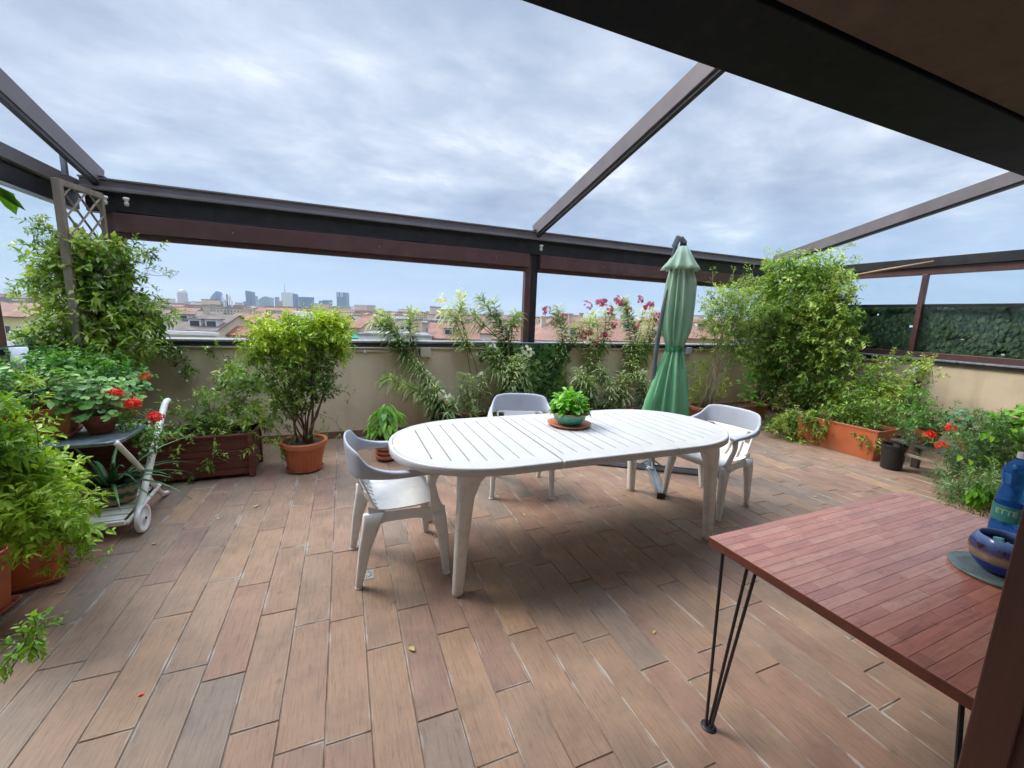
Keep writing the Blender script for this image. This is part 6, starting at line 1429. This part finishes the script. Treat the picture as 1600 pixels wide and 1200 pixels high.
house('ochre block with a low roof behind the first white oleander', 562, 590, 505, 105, 10, 'ochre', 'gable', 1.5, rows=3, cols=3)
house('cream apartment block with rows of windows left of the green awning', 588, 642, 500, 95, 12, 'cream', 'flat', rows=4, cols=6, roofmat=RG, extras=(('balcony', 2, -6, -3.0, 3), ('balcony', 2, -6, -6.1, 3)))
house('white low terrace building close below the parapet, left of the green awning', 560, 672, 526, 58, 7, 'white', 'flat', rows=1, cols=8, roofmat=RG)
house('apartment block with a green awning on its balcony', 668, 706, 503, 92, 10, 'sand', 'flat', rows=3, cols=4, roofmat=RG, extras=(('awning', 1.3, -5.1, -.8, 3.0, GREENF), ('balcony', 1.3, -5, -3.6, 3.4)))
house('terracotta roofed house close below the parapet between the white oleanders', 672, 745, 530, 60, 9, 'pink', 'gable', 2.0, rows=1, cols=5, rz=.1, extras=(('chimney', 2, 1, 1.9), ('dormer', -.8, -2.6, 1.0, 1.3, .9)))
house('red-roofed terrace behind the second white oleander', 705, 760, 508, 105, 10, 'orange', 'gable', 2, rows=2, cols=5)
house('white house with a pale chimney left of the middle post', 745, 792, 521, 78, 9, 'white', 'hip', 1.8, rows=2, cols=4, extras=(('chimney', -1, 0, 1.8),))
house('cream-yellow block left of the middle post', 786, 815, 503, 110, 10, 'yellow', 'flat', rows=3, cols=3, roofmat=RG)
house('terracotta hip-roofed house close to the middle post, left side', 772, 835, 531, 64, 10, 'sand', 'hip', 2.6, rows=1, cols=4, rz=-.15)
house('large terracotta hip roof just right of the middle post', 842, 912, 532, 58, 13, 'cream', 'hip', 3.0, rows=1, cols=5, rz=.2, extras=(('chimney', -1.5, -2, 2.2), ('chimney', 1.8, 1.0, 3.2), ('dormer', 2.2, -4.2, 1.2, 1.2, .9)), roofmat=roofm('roof_pale', (.27, .15, .11)))
house('long terracotta roof behind the magenta oleanders', 880, 1000, 521, 72, 11, 'orange', 'gable', 2.4, rows=2, cols=8, rz=-.05, extras=(('chimney', -3, 1, 2.4), ('chimney', 3, 1, 2.4), ('dormer', -1, -3.2, 1.3, 1.5, 1.1), ('dormer', 4.6, -3.2, 1.3, 1.5, 1.1), ('chimney', -5.2, -1.5, 2.2)))
house('salmon-walled house with a tiled roof left of the parasol', 925, 1035, 534, 52, 8, 'pink', 'gable', 1.4, rows=1, cols=6)
house('terracotta roofed building beyond the parasol', 1020, 1130, 518, 78, 11, 'sand', 'gable', 2.2, rows=2, cols=7, extras=(('chimney', 2, 1, 2.3), ('dormer', -1.5, -3.0, 1.2, 1.8, 1.1), ('dormer', 3.2, -3.0, 1.2, 1.8, 1.1)))
house('brick-coloured house with a wide window beyond the closed parasol', 1060, 1150, 530, 60, 8, 'ochre', 'gable', .9, rows=1, cols=5)
house('red-roofed building behind the right corner vine', 1130, 1300, 520, 85, 12, 'cream', 'gable', 2.2, rows=2, cols=9)
# rooftop telecom mast
p = PD(357, 496, 120); t = thing('telecom_mast', 'rooftop telecom mast with white panel antennas left of the glass towers', 'mast', p)
tz = PD(357, 460, 120).z-p.z
m = MB(); m.tube([V(0, 0, -6), V(0, 0, tz)], .18, 8); m.tube([V(.5, 0, -6), V(.5, 0, tz*.8)], .08, 6); m.tube([V(-.5, 0, -6), V(-.5, 0, tz*.8)], .08, 6); m.build('mast_pole', STEEL, t)
for k in range(6):
    a = k*math.pi/3; m = MB(); m.box((1.1*math.cos(a), 1.1*math.sin(a), tz*(.82 if k % 2 else .6)), (.35, .25, 1.7), a); m.beam((0, 0, tz*.7), (1.1*math.cos(a), 1.1*math.sin(a), tz*.7), .06, .06); m.build('panel_antenna', WHITEPIPE, t)

# middle distance: eight kinds of block, copied
FARM = []
def facade(name, c):
    m = bpy.data.materials.new(name); m.use_nodes = True; t = m.node_tree; b = t.nodes['Principled BSDF']; b.inputs['Roughness'].default_value = .85
    tc = N(t, 'ShaderNodeTexCoord'); s = N(t, 'ShaderNodeSeparateXYZ'); LK(t, tc.outputs['Object'], s.inputs[0])
    xy = N(t, 'ShaderNodeMath', operation='ADD'); LK(t, s.outputs[0], xy.inputs[0]); LK(t, s.outputs[1], xy.inputs[1])
    cb = N(t, 'ShaderNodeCombineXYZ'); LK(t, xy.outputs[0], cb.inputs[0]); LK(t, s.outputs[2], cb.inputs[1])
    br = N(t, 'ShaderNodeTexBrick'); br.offset = 0; br.inputs['Scale'].default_value = 1; br.inputs['Brick Width'].default_value = 2.6; br.inputs['Row Height'].default_value = 3.1; br.inputs['Mortar Size'].default_value = .72; br.inputs['Mortar Smooth'].default_value = 0
    LK(t, cb.outputs[0], br.inputs['Vector'])
    oi = N(t, 'ShaderNodeObjectInfo'); rp = ramp(t, [(0, c), (.5, tuple(x*1.1 for x in c)), (1, tuple(x*.92 for x in c))]); LK(t, oi.outputs['Random'], rp.inputs[0])
    LK(t, rp.outputs[0], br.inputs['Mortar']); br.inputs['Color1'].default_value = (.10, .10, .11, 1); br.inputs['Color2'].default_value = (.22, .20, .18, 1)
    LK(t, br.outputs[0], b.inputs['Base Color']); return m
FC = [facade('facade_'+k, WC[k]) for k in ('cream', 'white', 'sand', 'pink', 'yellow', 'grey')]
protos = []
rr = random.Random(77)
for k in range(9):
    w_, d_, h_ = rr.uniform(14, 26), rr.uniform(11, 15), rr.uniform(16, 20); t = thing('city_block', 'tile', 'building', (0, 0, 0)); flat = k % 3 == 2
    m = MB(); m.box((0, 0, h_/2), (w_, d_, h_))
    if not flat:
        for s in (-1, 1): m.add([(s*w_/2, -d_/2, h_), (s*w_/2, d_/2, h_), (s*w_/2, 0, h_+3)], [(0, 1, 2)])
    m.build('wall', FC[k % 6], t); m = MB()
    if flat: m.box((0, 0, h_+.2), (w_+.5, d_+.5, .4)); m.box((w_*.2, 0, h_+1.4), (w_*.3, d_*.4, 2.2)); m.box((-w_*.3, d_*.1, h_+.9), (2.5, 2.5, 1.2)); m.build('roof', RG, t)
    else:
        hw_, hd = w_/2+.6, d_/2+.6; m.add([(-hw_, -hd, h_-.2), (hw_, -hd, h_-.2), (hw_, hd, h_-.2), (-hw_, hd, h_-.2), (-hw_, 0, h_+3), (hw_, 0, h_+3)], [(0, 1, 5, 4), (2, 3, 4, 5)])
        rf = m.build('roof', RT_ if k % 3 == 0 else RB if k == 4 else RR if k == 7 else RT_, t); m = MB(); m.box((w_*.25, 1, h_+2.8), (.9, .9, 2)); m.build('chimney', WM['sand'], rf)
    protos.append((t, flat))
used = set(); LB = ('red-tiled apartment block among the roofs of the middle distance', 'flat-roofed pale apartment block in the middle distance')
placed = []
for i in range(230):
    D = 125*(10**(rr.random()**.9*.95)); px = rr.uniform(-60, 1340); k = rr.randrange(9); p = PD(px, 500, D)
    if any((p.x-q.x)**2+(p.y-q.y)**2 < (20+D*.02)**2 for q in placed): continue
    if D < 175 and 500 < px < 560: continue
    placed.append(p); pr_, flat = protos[k]
    t = pr_ if k not in used else copy_tree(pr_); used.add(k)
    t.location = (p.x, p.y, GZ); t.rotation_euler = (0, 0, rr.choice((0, math.pi/2))+.35*math.sin(p.x*.004)+rr.uniform(-.06, .06))
    s = rr.uniform(.86, 1.12)*(1.0+(.12 if D > 500 else 0)); t.scale = (1+D/900, 1+D/1500, s)
    mark = next(l for x_, l in ((60, 'at the far left edge'), (190, 'behind the left trellis vine'), (300, 'behind the dormered roof'), (380, 'under the sail-topped tower'), (430, 'behind the balcony block'), (500, 'behind the two penthouses'), (560, 'right of the tower with the sign'), (640, 'behind the leaning white oleander'), (730, 'behind the straight white oleander'), (820, 'left of the middle post'), (900, 'right of the middle post'), (970, 'behind the magenta oleanders'), (1050, 'beyond the parasol'), (1160, 'right of the parasol'), (9999, 'behind the right corner vine')) if px < x_)
    dist = next(l for x_, l in ((190, 'front-row'), (300, 'second-row'), (480, 'mid-distance'), (750, 'far-off'), (9999, 'farthest')) if D < x_)
    wcol = ('cream', 'white', 'sand-coloured', 'pink', 'yellow', 'grey')[k % 6]
    tag(t, f"{dist} {'flat-roofed' if flat else 'brown-roofed' if k == 4 else 'bright red-roofed' if k == 7 else 'tile-roofed'} {wcol} block {mark}", 'building', 'flat-roofed blocks of the middle distance' if flat else 'red-tiled blocks of the middle distance')
for k, (pr_, fl2) in enumerate(protos):
    if k not in used:
        for ch_ in pr_.children_recursive: bpy.data.objects.remove(ch_)
        bpy.data.objects.remove(pr_)
# far city: one mass
fr, fw, fa = MB(), MB(), None
for i in range(2600):
    D = 850*(10**(rr.random()*.86)); px = rr.uniform(-150, 1500); p = PD(px, 500, D); w_, d_ = rr.uniform(18, 60), rr.uniform(14, 40); h_ = rr.uniform(15, 25)+(rr.random() < .06)*rr.uniform(5, 22); a = rr.uniform(0, 3)
    fw.box((p.x, p.y, GZ+h_/2), (w_, d_, h_), a, rr.random())
    fr.box((p.x, p.y, GZ+h_+.8), (w_+1, d_+1, 1.8), a, rr.random())
def tonem(name, st):
    m = bpy.data.materials.new(name); m.use_nodes = True; t = m.node_tree; b = t.nodes['Principled BSDF']; b.inputs['Roughness'].default_value = .9
    a = N(t, 'ShaderNodeAttribute', attribute_name='tone'); r = ramp(t, st, 'CONSTANT'); LK(t, a.outputs['Fac'], r.inputs[0]); LK(t, r.outputs[0], b.inputs['Base Color']); return m
o = fw.build('distant_city', tonem('distant_walls', [(0, WC['cream']), (.3, WC['white']), (.55, WC['pink']), (.7, WC['sand']), (.85, WC['grey'])])); tag(o, kind='stuff')
o2 = fr.build('distant_city_roofs', tonem('distant_roofs', [(0, (.30, .15, .11)), (.5, (.45, .40, .36)), (.7, (.36, .17, .11)), (.9, (.2, .2, .2))])); tag(o2, kind='stuff')
# skyline towers
def glassm(name, c, c2, sc_=(8, 4), rough=.25):
    m = bpy.data.materials.new(name); m.use_nodes = True; t = m.node_tree; b = t.nodes['Principled BSDF']; b.inputs['Roughness'].default_value = rough
    tc = N(t, 'ShaderNodeTexCoord'); s = N(t, 'ShaderNodeSeparateXYZ'); LK(t, tc.outputs['Object'], s.inputs[0]); xy = N(t, 'ShaderNodeMath', operation='ADD'); LK(t, s.outputs[0], xy.inputs[0]); LK(t, s.outputs[1], xy.inputs[1])
    cb = N(t, 'ShaderNodeCombineXYZ'); LK(t, xy.outputs[0], cb.inputs[0]); LK(t, s.outputs[2], cb.inputs[1])
    br = N(t, 'ShaderNodeTexBrick'); br.offset = 0; br.inputs['Scale'].default_value = 1; br.inputs['Brick Width'].default_value = sc_[0]; br.inputs['Row Height'].default_value = sc_[1]; br.inputs['Mortar Size'].default_value = .6
    br.inputs['Color1'].default_value = (*c, 1); br.inputs['Color2'].default_value = (*[x*1.25 for x in c], 1); br.inputs['Mortar'].default_value = (*c2, 1); LK(t, cb.outputs[0], br.inputs['Vector']); LK(t, br.outputs[0], b.inputs['Base Color']); return m
def tower(label, px0, px1, pyt, D, mt, shape='box', dp=30, extra=None):
    a, b = PD(px0, pyt, D), PD(px1, pyt, D); w_ = (b-a).length; h_ = (a.z+b.z)/2-GZ; c = (a+b)/2; ang = math.atan2((b-a).y, (b-a).x)
    t = thing('skyscraper', label, 'tower', (c.x, c.y, GZ), ang); m = MB()
    if shape == 'box': m.box((0, dp/2, h_/2), (w_, dp, h_))
    elif shape == 'round':
        for_r = [(1, 0), (1, .8), (.92, .86), (.78, .90), (.70, .96), (.4, 1.0)]; m.loft([sq(0, dp/2, h_*z, w_*k, dp*k, 0, .45, 5) for k, z in for_r])
    elif shape == 'sail':
        rg = []
        for k in range(13):
            u = k/12; lx = -w_/2+w_*(.02+.55*max(0, u-.55)**1.3/(.45**1.3)); rx = w_/2-w_*.22*u**2
            rg.append([V(lx, 0, h_*u), V(rx, 0, h_*u*1.0), V(rx, dp*.8, h_*u*.97), V(lx, dp, h_*u*.9)])
        m.loft(rg)
    elif shape == 'slant': m.add([(-w_/2, 0, 0), (w_/2, 0, 0), (w_/2, dp, 0), (-w_/2, dp, 0), (-w_/2, 0, h_), (w_/2, 0, h_*.93), (w_/2, dp, h_*.93), (-w_/2, dp, h_)], [(3, 2, 1, 0), (4, 5, 6, 7), (0, 1, 5, 4), (1, 2, 6, 5), (2, 3, 7, 6), (3, 0, 4, 7)])
    elif shape == 'curved':
        rg = []
        for k in range(15):
            u = k/14; x = -w_/2+w_*u; z = h_*(.72+.28*math.sin(u*math.pi*.75)); rg.append([V(x, 0, 0), V(x, dp, 0), V(x, dp, z), V(x, 0, z)])
        m.loft(rg)
    m.build('tower_body', mt, t)
    if extra: extra(t, w_, h_, dp)
    return t
GB = glassm('glass_blue', (.02, .10, .24), (.05, .15, .28)); GD = glassm('glass_dark', (.01, .05, .15), (.03, .10, .20)); GP = glassm('glass_pale', (.10, .19, .25), (.20, .28, .32)); GPK = glassm('stone_pink', (.30, .26, .28), (.48, .42, .42), (6, 4)); GBR = glassm('brick_tower', (.25, .16, .15), (.40, .26, .23), (7, 4)); GT = glassm('glass_teal', (.04, .15, .22), (.08, .22, .29)); GW = glassm('pale_slab', (.42, .47, .46), (.55, .58, .56), (10, 4))
tower('slender pinkish-grey rounded tower, leftmost of the skyline', 273, 287, 452, 3600, GPK, 'round', 60)
tower('broad brick-red slab low on the skyline, second from the left', 298, 314, 471, 3000, GBR)
def sail_fin(t, w_, h_, dp):
    m = MB(); m.box((w_*.12, -1, h_*.45), (2, 2, h_*.9)); m.build('fin', GD, t)
tower('dark blue glass tower with a curved sail-like top', 327, 345, 455, 3600, GB, 'sail', 50, sail_fin)
tower('dark blue glass tower with a slanted top left of centre', 383, 393.5, 454, 3700, GD, 'slant', 45)
tower('low dark building at the foot of the slanted glass tower', 380, 385, 471, 3650, GD)
tower('pale narrow tower right behind the slanted glass tower', 394, 400, 462, 4200, GP)
tower('pale curved glass building left of the spired tower', 403, 421, 463, 3400, GP, 'curved', 60)
tower('thin greyish tower between the curved building and the spired tower', 429, 434, 464, 4400, GB)
tower('brown block at the foot of the spired tower', 432, 438, 470, 3000, GBR)
def spire(t, w_, h_, dp):
    m = MB(); m.tube([V(-w_*.28, dp/2, h_), V(-w_*.28, dp/2, h_+38), V(-w_*.28, dp/2, h_+88)], [3.5, 2.2, .8], 6); m.build('spire', STEEL, t)
    m = MB(); m.box((w_*.62, dp*.5, h_*.47), (w_*.26, dp, h_*.94)); m.build('side_wing', GB, t)
tower('tall pale slab tower with a long thin spire', 439, 457, 457, 3300, GW, 'box', 40, spire)
tower('wide dark blue office block right of the spired tower', 466, 488, 464, 3400, GB)
tower('pale low block behind the wide blue office block', 487, 496, 477, 3800, GP)
tower('twin-toned grey-blue tower, its left part narrower', 498, 504, 470, 3300, GB); tower('squat teal grey tower next to the glass tower with the sign', 504, 517, 469, 3350, GT)
def sign(t, w_, h_, dp):
    SG = mat('tower_sign', (.8, .82, .84), .5)
    m = MB(); z0 = h_-14
    m.box((-w_*.34, -1.5, z0-6), (4, 2, 26))
    for k in range(16):
        a0_, a1_ = k*math.pi/8, (k+1)*math.pi/8; cx_ = -w_*.02
        for zc_, r_ in ((z0-12, 8), (z0+2, 6.5)): m.beam((cx_+r_*math.cos(a0_), -1.5, zc_+r_*math.sin(a0_)), (cx_+r_*math.cos(a1_), -1.5, zc_+r_*math.sin(a1_)), 3.2, 2.5, up=(0, 1, 0))
    m.build('rooftop_sign', SG, t)
    m = MB(); m.box((w_*.44, -1, h_/2), (w_*.12, 3, h_)); m.build('corner_strip', GP, t)
tower('blue glass tower with a white sign near its top, rightmost of the skyline', 525.5, 542.5, 457, 3300, GT, 'box', 40, sign)
for i, (a, b, y, d, mt, lb) in enumerate(((420, 441, 480, 2300, GW, 'long white hall low on the skyline left of the spired tower'), (392, 402, 479, 2000, GW, 'small white block below the narrow pale tower'), (366, 372, 476, 3800, GB, 'small bluish tower between the mast and the slanted tower'), (553, 562, 483, 3000, GB, 'low grey-blue block right of the tower with the sign'), (315, 322, 477, 3900, GP, 'low pale block between the brick slab and the sail tower'), (474, 484, 484, 1800, GP, 'bluish low block in front of the wide office block'))):
    tower(lb, a, b, y, d, mt)
# ------------------------------------------------------------------ haze
hm = bpy.data.materials.new('haze'); hm.use_nodes = True; t = hm.node_tree; t.nodes.remove(t.nodes['Principled BSDF'])
pv = N(t, 'ShaderNodeVolumePrincipled'); pv.inputs['Color'].default_value = (.86, .93, 1, 1); pv.inputs['Density'].default_value = 0.00006; pv.inputs['Anisotropy'].default_value = 0.2
LK(t, pv.outputs[0], t.nodes['Material Output'].inputs['Volume'])
m = MB(); m.box((0, 4550, 133.5), (19600, 10400, 317)); o = m.build('haze', hm); tag(o, kind='stuff')
